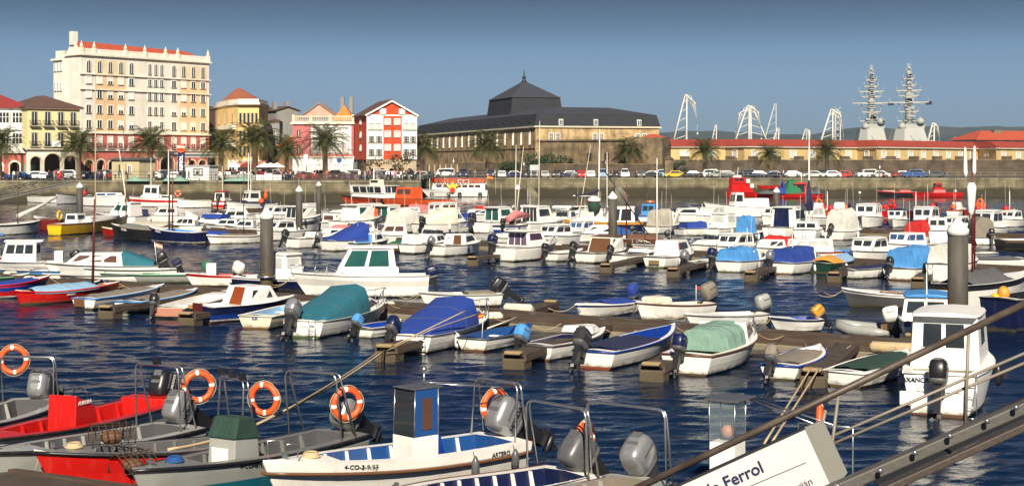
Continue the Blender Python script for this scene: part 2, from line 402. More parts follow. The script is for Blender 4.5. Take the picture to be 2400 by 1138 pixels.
    # --- superstructure: a four-sided tapering body from t0 to t1 (share of the length)
    def house(s, t0, t1, h, w=None, wt=None, fr=.3, br=.05, z0=None, zf=None, col='white', roof=None, rcol='white', wins='', glass='dark', frame=None, name='cabin', bev=.035, hf=None, over=.12, door=None):
        x0, x1 = s.X(t0), s.X(t1); w0 = min(w or 9, s.hb(t0)*2-.14)/2 if w is None else w/2; w1 = min(w0, s.hb(t1)-.07) if w is None else min(w/2, s.hb(t1)-.04)
        w1 = max(w1, .12); z0 = s.zs(t0)*.96 if z0 is None else z0; zf = s.zs(t1)*.98 if zf is None else zf
        H1 = z0+h; hf_ = H1 if hf is None else z0+hf; k = wt or .86
        b4 = [(x0,-w0,z0),(x1,-w1,zf),(x1,w1,zf),(x0,w0,z0)]; t4 = [(x0+br,-w0*k,H1),(x1-fr,-min(w0, w1 if t1 > .8 else w0)*k,hf_),(x1-fr,min(w0, w1 if t1 > .8 else w0)*k,hf_),(x0+br,w0*k,H1)]
        mb = MB(); mb.hexa(b4, t4); body = mb.build(name, paint(col), s.r, bev)
        if roof:
            rb = MB(); y0, y1 = t4[0][1]-over*.6, t4[1][1]-over*.6; X0, X1 = t4[0][0]-roof, t4[1][0]+over
            rs = []
            for i in range(7):
                u = i/6; xx = X0+(X1-X0)*u; ww = abs(y0+(y1-y0)*u)*(1-.10*(2*u-1)**4); zz = H1+(hf_-H1)*u+.004
                rs.append([(xx, ww*c_, zz+dz) for c_, dz in ((-1,0),(-.97,.05),(-.5,.095),(0,.11),(.5,.095),(.97,.05),(1,0))])
            rb.rings(rs, 0, True, True, False); rb.build('roof', paint(rcol), s.r, .01)
        fc = {'a': (b4[3],b4[0],t4[0],t4[3]), 'f': (b4[1],b4[2],t4[2],t4[1]), 's': (b4[0],b4[1],t4[1],t4[0]), 'p': (b4[2],b4[3],t4[3],t4[2])}
        for wn in wins.split():      # e.g. s3 a2 f3: face letter and number of panes; +d for door-high panes
            A, Bq, C, Dq = [Vector(q) for q in fc[wn[0]]]; n = int(wn[1]); tall = 'd' in wn
            v0, v1 = (.12, .9) if tall else ((.42, .86) if h > .8 else (.28, .80)); nrm = (Bq-A).cross(Dq-A).normalized(); m = (.16 if n == 2 else .26) if 'n' in wn else .07
            for i in range(n):
                u0 = m+(1-2*m)*i/n+.03/n; u1 = m+(1-2*m)*(i+1)/n-.10/n
                bl = lambda u, v, e_: A.lerp(Bq, u).lerp(Dq.lerp(C, u), v)+nrm*e_
                q = MB(); q.hexa([bl(u0,v0,.0), bl(u1,v0,.0), bl(u1,v1,.0), bl(u0,v1,.0)], [bl(u0,v0,.012), bl(u1,v0,.012), bl(u1,v1,.012), bl(u0,v1,.012)], 0)
                if frame:
                    pts = [bl(u0,v0,.012), bl(u1,v0,.012), bl(u1,v1,.012), bl(u0,v1,.012)]
                    for a_ in range(4): q.bar(pts[a_], pts[(a_+1) % 4], .03, .03, 1)
                q.build('window', [glassy(glass)]+([paint(frame)] if frame else []), s.r)
        if door:                      # (face, u0, u1, v0, v1, colour)
            A, Bq, C, Dq = [Vector(q) for q in fc[door[0]]]; nrm = (Bq-A).cross(Dq-A).normalized(); _, u0, u1, v0, v1, dc = door
            bl = lambda u, v, e_: A.lerp(Bq, u).lerp(Dq.lerp(C, u), v)+nrm*e_
            q = MB(); q.hexa([bl(u0,v0,.0), bl(u1,v0,.0), bl(u1,v1,.0), bl(u0,v1,.0)], [bl(u0,v0,.02), bl(u1,v0,.02), bl(u1,v1,.02), bl(u0,v1,.02)]); q.build('door', paint(dc), s.r)
        s.top = t4; return s
    def shield(s, t, h=.42, w=.8, rk=.3, glass='dark'):
        x = s.X(t); z = s.zs(t)+.03; ww = s.hb(t)*w; a = [(x-.75,-ww,z),(x-.15,-ww*.9,z),(x+.05,-ww*.35,z),(x+.05,ww*.35,z),(x-.15,ww*.9,z),(x-.75,ww,z)]
        b = [(p[0]-rk, p[1]*.88, z+h*(.85 if i in (0,5) else 1)) for i, p in enumerate(a)]
        g = MB(); 
        for i in range(5): g.quad(a[i], a[i+1], b[i+1], b[i])
        g.build('windshield', clear() if glass == 'clear' else glassy(glass), s.r)
        f = MB(); f.tube(b, .02, 5); f.tube(a, .015, 5)
        for i in range(6): f.tube([a[i], b[i]], .016, 5)
        f.build('windshield_frame', metal(), s.r); return s
    def cover(s, t0, t1, h0, h1, col='blue', w0=None, w1=None, mid=None, name='canvas_cover', z=None, k=1.0, flap=0):
        rs = []; n = 9; N_ = 9; rr = random.Random(int(abs(s.ptr.x*31+s.ptr.y*17)*10)+3)
        ph = rr.random()*6
        for i in range(N_+1):
            u = i/N_; t = t0+(t1-t0)*u; x = s.X(t); w = s.hb(t)*1.0*k; zb = (s.zs(t) if z is None else z)-.03
            h = h0+(h1-h0)*u if mid is None else (h0+(mid-h0)*(u*2)**.8 if u < .5 else mid+(h1-mid)*(u*2-1)**1.3)
            r = []
            for j in range(n+1):
                a = pi*j/n; c, sn = SECT[j]
                wr = 1+.045*sin(ph+9*u+2.3*j)*(1 if 0 < j < n else 0)
                r.append((x+.03*sin(ph+3*j)*(0 < j < n), -w*c*1.02, zb+h*sn*wr))
            rs.append(r)
        mb = MB(); mb.rings(rs, 0, False, False, True)
        for e_ in (rs[0], rs[-1]): mb.add(e_, [tuple(range(n+1))], 0)
        cv = mb.build(name, cloth(col), s.r)
        if s.ptr.y < 95:
            q = MB()
            for i in (3, 6): q.tube([(x, y*1.004, z+.006) for x, y, z in rs[i]], .008, 4)
            for j in (0, n): q.tube([rs[i][j] for i in range(N_+1)], .014, 4)
            q.build('cover_seams', plain('darkgrey', .8), cv)
        return s
    def tarp(s, t0, t1, col='taupe', h=.12, w=.96, name='tarpaulin'):
        N_ = 10; rs = []; rr = random.Random(int(s.ptr.x*77)+int(s.ptr.y*13))
        for i in range(N_+1):
            t = t0+(t1-t0)*i/N_; ww = s.hb(t)*w; r = []
            for j in range(7):
                c = -1+j/3; r.append((s.X(t), ww*c, s.zs(t)+.035+h*(1-abs(c)**1.4)*(1 if 0 < i < N_ else .4)+(rr.uniform(-.03,.03) if 0 < j < 6 else 0)))
            rs.append([(x, y, z-.14) if False else (x, y, z) for x, y, z in [(r[0][0], r[0][1]*1.04, r[0][2]-.12)]+r+[(r[-1][0], r[-1][1]*1.04, r[-1][2]-.12)]])
        mb = MB(); mb.rings(rs, 0, False, False, True); mb.build(name, cloth(col), s.r); return s
    def thwarts(s, ts=(.25,.5), col='white'):
        for t in ts:
            mb = MB(); w = s.hb(t)-s.well[2]; x = s.X(t); z = s.zs(t)-.16; mb.box(x-.12, x+.12, -w, w, z-.04, z); mb.build('thwart', paint(col), s.r)
        return s
    def ob(s, col='black', tilt=0, y=0, sc=1.0, low='black', cowlname=None, dz=0, big=False):
        if not big: sc *= .82; tilt += 8
        m = bpy.data.objects.new('outboard_motor', ob_mesh('leg', [plain(low, .4, 0, 'leg_')], 'outboard_motor')); SC.collection.objects.link(m); m.parent = s.r
        m.location = (s.xg(0)-.22*sc, y, s.zs(0)+.10*sc+dz); m.rotation_euler = (0, R(tilt), 0); m.scale = (sc,)*3
        cm = plain('cowlgrey', .28, .55, 'cowl_') if col in ('silver', 'grey') else (cloth(col) if cowlname == 'motor_cover' else plain(col, .35, 0, 'cowlpaint_'))
        inst(cowlname or 'cowling', ob_mesh('cowl', [cm, plain('darkgrey' if col != 'white' else 'lightgrey', .5)], 'cowling'), m)
        inst('propeller', ob_mesh('prop', [plain('darkgrey', .5)], 'propeller'), m); s.motor = m; return s
    def rail(s, t0=.6, h=.42, t1=1.0, n=5, r=.016, inset=.07):
        mb = MB(); pts = []
        for i in range(n+1):
            t = t0+(t1-t0)*i/n; pts.append((s.X(t)-(.05 if t > .97 else 0), max(s.hb(t)-inset, .05), s.zs(t), t))
        for sg in (1, -1): 
            mb.tube([(x, sg*y, z+h*min(1, .0+i*.6)) for i, (x, y, z, t) in enumerate(pts)], r, 5)
            for i, (x, y, z, t) in enumerate(pts): mb.tube([(x, sg*y, z-.02), (x, sg*y, z+h*min(1, i*.6)+.001)], r*.8, 5)
        x, y, z, t = pts[-1]; mb.tube([(x, -y, z+h), (x+.05, 0, z+h), (x, y, z+h)], r, 5); mb.build('bow_rail', metal(), s.r); return s
    def mast(s, t, h, col='white', r=.05, lean=0, boom=0, sail=None, y=0, fold=None, z=None, name='mast', leany=0):
        x = s.X(t); z = s.zs(t)-.1 if z is None else z; tp = (x+lean, y+leany, z+h)
        mb = MB(); mb.tube([(x, y, z), ((x+tp[0])/2, y+leany/2, z+h*.5), tp], [r, r*.85, r*.45], 8); mb.build(name, paint(col), s.r)
        if boom:
            b = MB(); b.tube([(x, y, z+.9), (x-boom, y, z+1.0)], r*.6, 6); b.build('boom', paint(col), s.r)
        if fold:
            b = MB(); rr = random.Random(4); q = []
            for i in range(9):
                u = i/8; q.append((x-boom*.92*u-.03, y, z+.98+.1*sin(u*3)+(.5*(1-u)**4)))
            b.tube(q, [.13-.07*i/8+rr.uniform(-.015,.015) for i in range(9)], 8); b.build('furled_sail', cloth(fold), s.r)
        return s
    def stays(s, t, h, lean=0):
        mb = MB(); x = s.X(t); top = (x+lean, 0, s.zs(t)+h*.97)
        for p in ((s.X(.99), 0, s.zs(1)), (s.X(.02), 0, s.zs(0)), (x-.1, s.hb(t), s.zs(t)), (x-.1, -s.hb(t), s.zs(t))): mb.tube([p, top], .009, 4)
        mb.build('rigging', plain('darkgrey', .5), s.r); return s
    def antenna(s, x, y, z, h, lean=0, col='white', r=.012): 
        mb = MB(); mb.tube([(x, y, z), (x+lean, y, z+h)], [r, r*.5], 5); mb.build('antenna', paint(col), s.r); return s
    def flag(s, t=.02, h=1.2, col='red', y=0, lean=-.2, two=None, sz=.4):
        x = s.X(t); z = s.zs(t); mb = MB(); mb.tube([(x, y, z), (x+lean, y, z+h)], .014, 5); f = mb.build('flagpole', paint('white'), s.r)
        g = MB(); 
        for k in range(5):
            for b in range(3): 
                u0, u1 = k/5, (k+1)/5; zz = z+h-.05-b*sz*.2; dy = lambda u: -.06*sin(u*5)
                g.quad((x+lean-sz*u0, y+dy(u0), zz-sz*.25*u0), (x+lean-sz*u1, y+dy(u1), zz-sz*.25*u1), (x+lean-sz*u1, y+dy(u1), zz-sz*.2-sz*.25*u1), (x+lean-sz*u0, y+dy(u0), zz-sz*.2-sz*.25*u0), 1 if b == 1 else 0)
        g.build('flag', [cloth(col), cloth(two or col)], f); return s
    def ladder(s, y=-.3, col='darkgrey'):
        mb = MB(); x = s.xg(0)-.06; z = s.zs(0)
        for d in (-.13, .13): mb.tube([(x, y+d, -.15), (x, y+d, z+.02)], .014, 5)
        for k in range(4): mb.tube([(x, y-.13, k*z/4), (x, y+.13, k*z/4)], .012, 5)
        mb.build('boarding_ladder', metal(), s.r); return s
    def fender(s, t, side=-1, col='white', r=.09, l=.42, label=None):
        mb = MB(); x = s.X(t); y = side*(s.hb(t)+r*.9); z = s.zs(t)
        mb.lathe([(.01,-l/2-.04),(r*.6,-l/2),(r,-l/2+.08),(r,l/2-.08),(r*.6,l/2),(.02,l/2+.05)], (x, y, z-.1-l/2), 10); mb.tube([(x, y, z-.1), (x, side*s.hb(t), z+.02)], .008, 4)
        mb.build('fender', paint(col), s.r); return s
    def arch(s, t=.1, h=1.25, w=.9, d=.18, lean=-.05, r=.02, name='arch_frame', lights=()):
        mb = MB(); x = s.X(t); ww = s.hb(t)*w; z = s.zs(t)
        for dx in (0, d):
            b = x-dx*1.6; q = x-dx*.5+lean
            mb.tube([(b,-ww,z),(q,-ww*.97,z+h-.14),(q,-ww*.92,z+h-.04),(q,-ww*.8,z+h),(q,ww*.8,z+h),(q,ww*.92,z+h-.04),(q,ww*.97,z+h-.14),(b,ww,z)], r, 6)
        for y in (-.6, 0, .6): mb.tube([(x+lean, y*ww, z+h), (x-d*.5+lean, y*ww, z+h)], r*.7, 5)
        f = mb.build(name, metal(), s.r); s.archx = x+lean-d*.25; s.archz = z+h; s.archw = ww
        for y in lights:
            g = MB(); g.box(x+lean-.07, x+lean+.05, y-.07, y+.07, z+h+.02, z+h+.16); g.tube([(x+lean, y, z+h), (x+lean, y, z+h+.03)], .02, 5); g.build('lamp', paint('black'), f, .02)
        return s
    def part(s, mb, name, mats, bev=0): return mb.build(name, mats, s.r, bev)
    def name_on(s, body, size, t, side, zf=.8, col='black', bold=.004):
        """lettering along a hull side; side -1 starboard, +1 port"""
        e_ = .02; x = s.X(t); x2 = s.X(min(t+.12, .98)); y = s.hb(t); y2 = s.hb(min(t+.12, .98)); z = s.zs(t); z2 = s.zs(min(t+.12, .98))
        k3 = t**3; 
        def pt(tt, zf_): 
            z_ = s.zs(tt); kk = tt**3; lo, hi = ((.92-.30*kk), (.98-.14*kk)); f = lo+(hi-lo)*(zf_-.5)/.28 if zf_ < .78 else hi+(1-hi)*(zf_-.78)/.22
            xx = s.L*tt+(s.xg(tt)-s.L*tt)*zf_; return Vector((xx, side*s.hb(tt)*f, z_*zf_))
        a = pt(t, zf); b = pt(min(t+.15, .97), zf); up = pt(t, min(zf+.15, 1))-a
        rt = (b-a) if side < 0 else (a-b); n = rt.cross(up).normalized()
        text(body, size, paint(col), s.r, a+n*e_, rt, up, bold=bold, align='CENTER'); return s
    def stern_name(s, body, size, col='black', y=0, zf=.7, bold=.003):
        text(body, size, paint(col), s.r, (s.xg(0)-.02-.0, y, s.zs(0)*zf), (0,-1,0), (0,0,1), bold=bold, align='CENTER'); return s
    def W(s, x, y, z): return s.M @ Vector((x, y, z))
# ---------------------------------------------------------------- water and land
def water():
    m, N, L, pb = base_mat('harbour_water')
    pb.inputs['Base Color'].default_value = (.002,.010,.029,1); pb.inputs['Roughness'].default_value = .06; pb.inputs['IOR'].default_value = 1.33; pb.inputs['Specular IOR Level'].default_value = .36; pb.inputs['Specular Tint'].default_value = (.72,.88,1,1)
    t = N.new('ShaderNodeTexCoord'); v = t.outputs['Object']
    def nz(scale, sc, det): return noise(N, L, scale, det, vec=v, sc=sc)
    def rot(x, y, a):
        mp = N.new('ShaderNodeMapping'); mp.inputs['Scale'].default_value = (x, y, 1); mp.inputs['Rotation'].default_value = (0, 0, R(a)); L.new(v, mp.inputs[0]); return mp.outputs[0]
    def n2(scale, vec, det, dis=0):
        n = N.new('ShaderNodeTexNoise'); n.inputs['Scale'].default_value = scale; n.inputs['Detail'].default_value = det; n.inputs['Distortion'].default_value = dis; L.new(vec, n.inputs['Vector']); return n.outputs['Fac']
    a = n2(6.5, rot(.6, 1.15, 8), 3, .3); b = n2(14, rot(.7, 1.0, -20), 2, .2)
    ad = N.new('ShaderNodeMath'); ad.operation = 'MULTIPLY_ADD'; L.new(b, ad.inputs[0]); ad.inputs[1].default_value = .35; L.new(a, ad.inputs[2])
    bump(N, L, pb, ad.outputs[0], 1.0, RIP)
    # one sheet to the horizon, with real waves where the harbour lies; its grid is finer near the quay wall
    import numpy as np
    nr, nc = 1500, 760; k = np.arange(nr)/(nr-1); Y = 9*np.exp(k*math.log(330/9)); ang = np.tan(np.linspace(R(-27), R(27), nc)); X = Y[:,None]*ang[None,:]; YY = np.repeat(Y[:,None], nc, 1); Z = np.zeros_like(X)
    rg = np.random.default_rng(4); sp = np.maximum(Y*math.log(330/9)/(nr-1), Y*.0013)[:,None]
    wind = 1+.45*np.sin(X*.05+1.3+.8*np.sin(YY*.021))*np.sin(YY*.037+.4)+.25*np.sin(X*.17+YY*.09)
    n = 46
    for i in range(n):
        lam = .17*(2.3/.17)**(i/(n-1)); th = R(90+12+rg.normal(0, 27)); kx, ky = math.cos(th)*2*pi/lam, math.sin(th)*2*pi/lam
        Z += SLOPE/math.sqrt(n/2)*lam/(2*pi)*np.sin(kx*X+ky*YY+rg.uniform(0, 6.28)+.6*np.sin(.31*kx*YY-.27*ky*X*.3))*np.clip((lam/sp-2.5)/2.5, 0, 1)
    Z *= 1+2.0*np.clip((Y[:,None]-60)/90, 0, 1)
    Z = (Z*wind)*np.clip(np.minimum(k[:,None]*40, (1-k[:,None])*60), 0, 1); Z -= .02
    V = np.stack([X, YY, Z], -1).reshape(-1, 3).astype(np.float32); base = np.arange((nr-1)*(nc-1)); r_, c_ = base//(nc-1), base%(nc-1); a0 = r_*nc+c_
    Fq = np.stack([a0, a0+1, a0+nc+1, a0+nc], -1).astype(np.int32)
    ex = np.array([(-6000,-300,-.16),(6000,-300,-.16),(6000,9000,-.16),(-6000,9000,-.16)], np.float32); V = np.concatenate([V, ex]); q = len(V)-4; Fq = np.concatenate([Fq, np.array([[q,q+1,q+2,q+3]], np.int32)])
    me = bpy.data.meshes.new('water'); me.vertices.add(len(V)); me.vertices.foreach_set('co', V.ravel()); me.loops.add(len(Fq)*4); me.loops.foreach_set('vertex_index', Fq.ravel())
    me.polygons.add(len(Fq)); me.polygons.foreach_set('loop_start', np.arange(len(Fq), dtype=np.int32)*4); me.polygons.foreach_set('use_smooth', np.ones(len(Fq), bool)); me.update(calc_edges=True); me.materials.append(m)
    o = bpy.data.objects.new('water', me); SC.collection.objects.link(o)
    tag(o, None, None, kind='structure')
SLOPE, RIP = .085, .014
water()
asph = wall('promenade', (.07,.066,.06), 4, .2)
QZ = 3.5
quay_stone = stone('quay', (.25,.215,.125), (.19,.16,.092), (.075,.062,.04), 1.6, .55, tide=True)
# quay as one solid: far basin edge, with the corner behind the excursion boat
edge = [D(-900,168), D(985,168), D(978,200), D(3600,194)]
poly = [(p.x, p.y) for p in edge]+[(330, 480), (-60, 480), (-90, 1200), (-700, 1200), (-500,252)]
mb = MB(); n_ = len(poly); 
mb.add([(x,y,QZ) for x,y in poly], [tuple(range(n_))], 0)
for i in range(n_):
    a, b = poly[i], poly[(i+1) % n_]; mb.quad((a[0],a[1],-3), (b[0],b[1],-3), (b[0],b[1],QZ), (a[0],a[1],QZ), 1)
o = mb.build('quay', [asph, quay_stone]); tag(o, None, None, kind='structure')
mb = MB()
for a, b in zip(edge[:-1], edge[1:]):
    d = (b-a).normalized(); nn = Vector((d.y, -d.x, 0)); a2, b2 = a+nn*.12, b+nn*.12; c2, d2 = b-nn*.6, a-nn*.6
    mb.hexa([(a2.x,a2.y,QZ-.32),(b2.x,b2.y,QZ-.32),(c2.x,c2.y,QZ-.32),(d2.x,d2.y,QZ-.32)], [(a2.x,a2.y,QZ+.10),(b2.x,b2.y,QZ+.10),(c2.x,c2.y,QZ+.10),(d2.x,d2.y,QZ+.10)])
o = mb.build('quay_kerb', stone('kerb', (.25,.23,.155),(.21,.19,.125),(.15,.13,.1),1.8,.6)); tag(o, None, None, kind='structure')
# sloping stair ramps let into the right quay
for k, (pa, pb_) in enumerate(((1235, 1262), (1440, 1470))):
    a, b = D(pa, 198.9), D(pb_, 198.5); mb = MB(); n = 14
    for i in range(n):
        u0, u1 = i/n, (i+1)/n; p, q = a.lerp(b, u0), a.lerp(b, u1); z = QZ-.15-3.0*u1; mb.box(p.x+.002, q.x-.002, p.y-1.6, p.y+.6, -1, z)
    o = mb.build('quay_steps', stone('kerb', (.25,.23,.155),(.21,.19,.125),(.15,.13,.1),1.8,.6)); tag(o, 'pale stone steps on the %s of the far quay wall' % ('stretch right of the billboard' if k == 0 else 'stretch left of the yellow car'), 'steps', 'steps down the far quay wall')
# hills
def hills():
    m, N, L, pb = base_mat('hillside'); v = noise(N, L, .004, 8); a = mixc(N, L, ramp(N, L, v, .4, .65), (.018,.034,.03), (.045,.06,.045))
    L.new(a, pb.inputs['Base Color']); pb.inputs['Roughness'].default_value = 1
    prof = [(900,330),(1300,322),(1500,312),(1600,305),(1680,304),(1800,312),(1900,313),(1990,297),(2060,295),(2100,300),(2180,294),(2250,297),(2330,292),(2400,295),(2500,300),(2800,310),(3300,330)]
    Y = 3400; rr = random.Random(2); mb = MB(); rows = []
    xs = [900+i*20 for i in range(121)]
    def hgt(px):
        for (a_, b_), (c_, d_) in zip(prof[:-1], prof[1:]):
            if a_ <= px <= c_: return b_+(d_-b_)*(px-a_)/(c_-a_)
    jit = [rr.uniform(-1.6,1.6) for _ in xs]; jit = [(jit[max(i-1,0)]+jit[i]+jit[min(i+1,len(xs)-1)])/3 for i in range(len(xs))]
    for k, (dy, f) in enumerate(((-1300,0),(-900,.25),(-500,.55),(-200,.85),(0,1),(300,.9),(900,.5),(1500,0))):
        rows.append([D(px, Y+dy*.8+rr.uniform(-60,60), 0)*1+Vector((0,0,(EYE-(hgt(px)+jit[i]-HY)*Y/FP)*f*(1+.06*sin(i*.9+k*2)*(k != 4)))) if False else Vector(((px-1200)/FP*Y, Y+dy+rr.uniform(-50,50), -2+(EYE-(hgt(px)+jit[i]-HY)*Y/FP)*f*(1+.07*sin(i*.7+k*2)*(k != 4)))) for i, px in enumerate(xs)])
    mb.rings(rows, 0, False, False, True); o = mb.build('hills', m); tag(o, None, None, kind='structure')
    # quarry scar on the hill behind the tall left crane
    q = MB(); c = Vector(((1622-1200)/FP*2500, 2500, 0)); 
    # far town on the slope
    hm = [plain('white', .8), plain('tan', .8), tiles('town', (.35,.09,.04))]
    for i in range(34):
        px = rr.uniform(2215, 2330) if i % 3 else rr.uniform(2120, 2400); Yh = 2450+rr.uniform(0, 420); t = (Yh-2100)/1300
        base = (EYE-(296-HY)*Y/FP)*(.0+.25*max(0, (Yh-2100)/400) if Yh < 2500 else .25+.3*(Yh-2500)/400)-12; x = (px-1200)/FP*Yh; b = MB(); ww = rr.uniform(9,16); hh = rr.uniform(16,26)
        b.box(x-ww/2, x+ww/2, Yh-6, Yh+6, base-10, base+hh-4, i % 2); b.hexa([(x-ww/2-1,Yh-7,base+hh-4),(x+ww/2+1,Yh-7,base+hh-4),(x+ww/2+1,Yh+7,base+hh-4),(x-ww/2-1,Yh+7,base+hh-4)], [(x-ww/4,Yh-1,base+hh),(x+ww/4,Yh-1,base+hh),(x+ww/4,Yh+1,base+hh),(x-ww/4,Yh+1,base+hh)], 2)
        o = b.build('village_house', hm); tag(o, ('tiny %s-walled red-roofed village house on the far hillside by the warships' % ('white', 'tan')[i % 2]), 'house', 'village houses on the far hillside')
hills()

# ---------------------------------------------------------------- buildings
_wm = {}
def win_mesh(w, h, style, fr, gl):
    k = (round(w,2), round(h,2), style, fr, gl)
    if k in _wm: return _wm[k]
    mb = MB(); t = .10
    if 'arch' in style:
        n = 8; pts = [(-w/2, 0), (w/2, 0), (w/2, h-w/2)]+[(w/2*cos(pi*i/n), h-w/2+w/2*sin(pi*i/n)) for i in range(1, n)]+[(-w/2, h-w/2)]
        mb.add([(x, -.02, z) for x, z in pts], [tuple(range(len(pts)))], 1)
        for i in range(len(pts)): a, b = pts[i], pts[(i+1) % len(pts)]; mb.bar((a[0],-.05,a[1]), (b[0],-.05,b[1]), .14, .10, 0)
    else:
        mb.box(-w/2, w/2, -.025, .0, 0, h, 1)
        for a, b in (((-w/2,0),(-w/2,h)), ((w/2,0),(w/2,h)), ((-w/2,h),(w/2,h)), ((-w/2-.08,0),(w/2+.08,0))): mb.bar((a[0],-.07,a[1]), (b[0],-.07,b[1]), .14 if a[0] == b[0] else .16, .14 if a[0] == b[0] else .14, 0)
    if 'sash' in style or 'arch' in style: mb.bar((0,-.04,.05), (0,-.04,h-.05), .09, .05, 2)
    if 'grid' in style:
        for u in (-.25, .25): mb.bar((u*w,-.035,.05), (u*w,-.035,h-.05), .05, .04, 2)
        for v in (.33, .66): mb.bar((-w/2,-.04,v*h), (w/2,-.04,v*h), .05, .04, 2)
    if 'shut' in style:
        f = .98 if 'full' in style else .55; mb.box(-w/2+.04, w/2-.04, -.09, -.03, h*(1-f), h-.03, 2)
    me = mb.mesh('window', [paint(fr), glassy(gl), paint('white')]); _wm[k] = me; return me
class Bld:
    def __init__(s, name, label, p0, p1, dep, z0=QZ, cat='building', H=None, group=None):
        a, b = D(*p0), D(*p1); d = b-a; s.W = math.hypot(d.x, d.y); s.dep = dep; s.z0 = z0; s.rz = math.atan2(d.y, d.x)
        s.r = thing(name, label, cat, (a.x, a.y, z0), s.rz, group); s.H = H
    def box(s, name, x0, x1, y0, y1, z0, z1, m, par=None): return MB().box(x0, x1, y0, y1, z0, z1).build(name, m, par or s.r)
    def walls(s, H, m, y=0, z=0): s.H = H; s.wl = s.box('wall', 0, s.W, y, s.dep, z, H, m); return s.wl
    def win(s, x, z, w, h, style='sash', fr='white', gl='dark', face='f', name='window'):
        me = win_mesh(w, h, style, fr, gl)
        loc, rz = {'f': ((x, -.003, z), 0), 'l': ((-.003, x, z), -pi/2), 'r': ((s.W+.003, x, z), pi/2)}[face]
        return inst(name, me, s.r, loc, rz)
    def hip(s, z, h, m, over=.5, ins=None, x0=0, x1=None, y0=0, y1=None, par=None, flat=None, name='roof'):
        x1 = s.W if x1 is None else x1; y1 = s.dep if y1 is None else y1; i = ins if ins is not None else (y1-y0)/2
        a = [(x0-over,y0-over,z),(x1+over,y0-over,z),(x1+over,y1+over,z),(x0-over,y1+over,z)]; iy = min(i, (y1-y0)/2-.05); ix = min(i, (x1-x0)/2-.05)
        b = [(x0+ix,y0+iy,z+h),(x1-ix,y0+iy,z+h),(x1-ix,y1-iy,z+h),(x0+ix,y1-iy,z+h)]
        mb = MB().hexa([(p[0],p[1],z-.18) for p in a], a, 0); mb.hexa([(p[0],p[1],p[2]+.003) for p in a], b); return mb.build(name, m, par or s.r)
    def gable(s, z, h, m, wm, x0=0, x1=None, y0=0, y1=None, over=.4, name='roof'):   # ridge runs along y, gable faces the front
        x1 = s.W if x1 is None else x1; y1 = s.dep if y1 is None else y1; c = (x0+x1)/2
        MB().add([(x0,y0,z),(x1,y0,z),(c,y0,z+h),(x0,y1,z),(x1,y1,z),(c,y1,z+h)], [(0,1,2),(5,4,3),(0,2,5,3),(1,4,5,2)]).build('gable_wall', wm, s.r)
        mb = MB(); k = h/((x1-x0)/2)
        for sg, xe in ((-1, x0-over), (1, x1+over)):
            ze = z-over*k; a = [(xe,y0-over,ze+.03),(c,y0-over,z+h+.03),(c,y1+over,z+h+.03),(xe,y1+over,ze+.03)]
            mb.hexa(a, [(p[0],p[1],p[2]+.2) for p in a])
        return mb.build(name, m, s.r)
    def arcade(s, x0, x1, H, n=None, bays=None, m=None, trim=None, y=0, pier=.9, back=None, thick=.7, zs=None, depth=3.2):
        """front wall strip with real arched openings, from ground to H; bays = list of opening widths"""
        if bays is None: bays = [((x1-x0)-(n+1)*pier)/n]*n
        tot = sum(bays); pw = ((x1-x0)-tot)/(len(bays)+1); x = x0; mb = MB(); tr = MB()
        for bw in bays+[None]:
            mb.box(x, x+pw, y, y+thick, 0, H); x += pw
            if bw is None: break
            zc = (zs if zs else H-.7-bw/2); zc = max(.6, min(zc, H-.5-bw/2)); nseg = 12; r = bw/2; cx = x+r
            arc = [(cx-r*cos(pi*i/nseg), zc+r*sin(pi*i/nseg)) for i in range(nseg+1)]
            for i in range(nseg):
                a, b = arc[i], arc[i+1]
                mb.quad((a[0],y,a[1]), (b[0],y,b[1]), (b[0],y,H), (a[0],y,H)); mb.quad((a[0],y,a[1]), (a[0],y+thick,a[1]), (b[0],y+thick,b[1]), (b[0],y,b[1]))
            if trim:
                oa = [(cx-(r+.32)*cos(pi*i/nseg), zc+(r+.32)*sin(pi*i/nseg)) for i in range(nseg+1)]
                for i in range(nseg): tr.hexa([(arc[i][0],y-.06,arc[i][1]),(arc[i+1][0],y-.06,arc[i+1][1]),(oa[i+1][0],y-.06,oa[i+1][1]),(oa[i][0],y-.06,oa[i][1])], [(arc[i][0],y+.02,arc[i][1]),(arc[i+1][0],y+.02,arc[i+1][1]),(oa[i+1][0],y+.02,oa[i+1][1]),(oa[i][0],y+.02,oa[i][1])])
                for xx in (x-.0, x+bw): tr.box(xx-.22, xx+.0 if xx == x else xx+.22, y-.06, y-.003, 0, zc) if xx == x else tr.box(xx, xx+.22, y-.06, y-.003, 0, zc)
            x += bw
        mb.build('arcade_wall', m, s.r); 
        if trim: tr.build('arch_surround', trim, s.r)
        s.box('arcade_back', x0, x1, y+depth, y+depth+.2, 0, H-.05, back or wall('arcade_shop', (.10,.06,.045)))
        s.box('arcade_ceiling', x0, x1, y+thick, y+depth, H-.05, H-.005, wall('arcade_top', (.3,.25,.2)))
    def balcony(s, x, z, w, d=.7, col='black', slab='lightgrey', h=.95, name='balcony'):
        mb = MB(); mb.box(x-w/2, x+w/2, -d, -.004, z-.15, z, 0)
        mb.bar((x-w/2,-d+.03,z+h), (x+w/2,-d+.03,z+h), .05, .05, 1); n = int(w/.14)
        for i in range(n+1): xx = x-w/2+w*i/n; mb.bar((xx,-d+.03,z), (xx,-d+.03,z+h), .035, .035, 1)
        for e_ in (-1, 1): mb.bar((x+e_*w/2,-d+.03,z+h), (x+e_*w/2,-.01,z+h), .05, .05, 1); mb.bar((x+e_*w/2,-d/2,z), (x+e_*w/2,-d/2,z+h), .03, .03, 1)
        return mb.build(name, [wall('slab', (.4,.37,.3)), paint(col)], s.r)
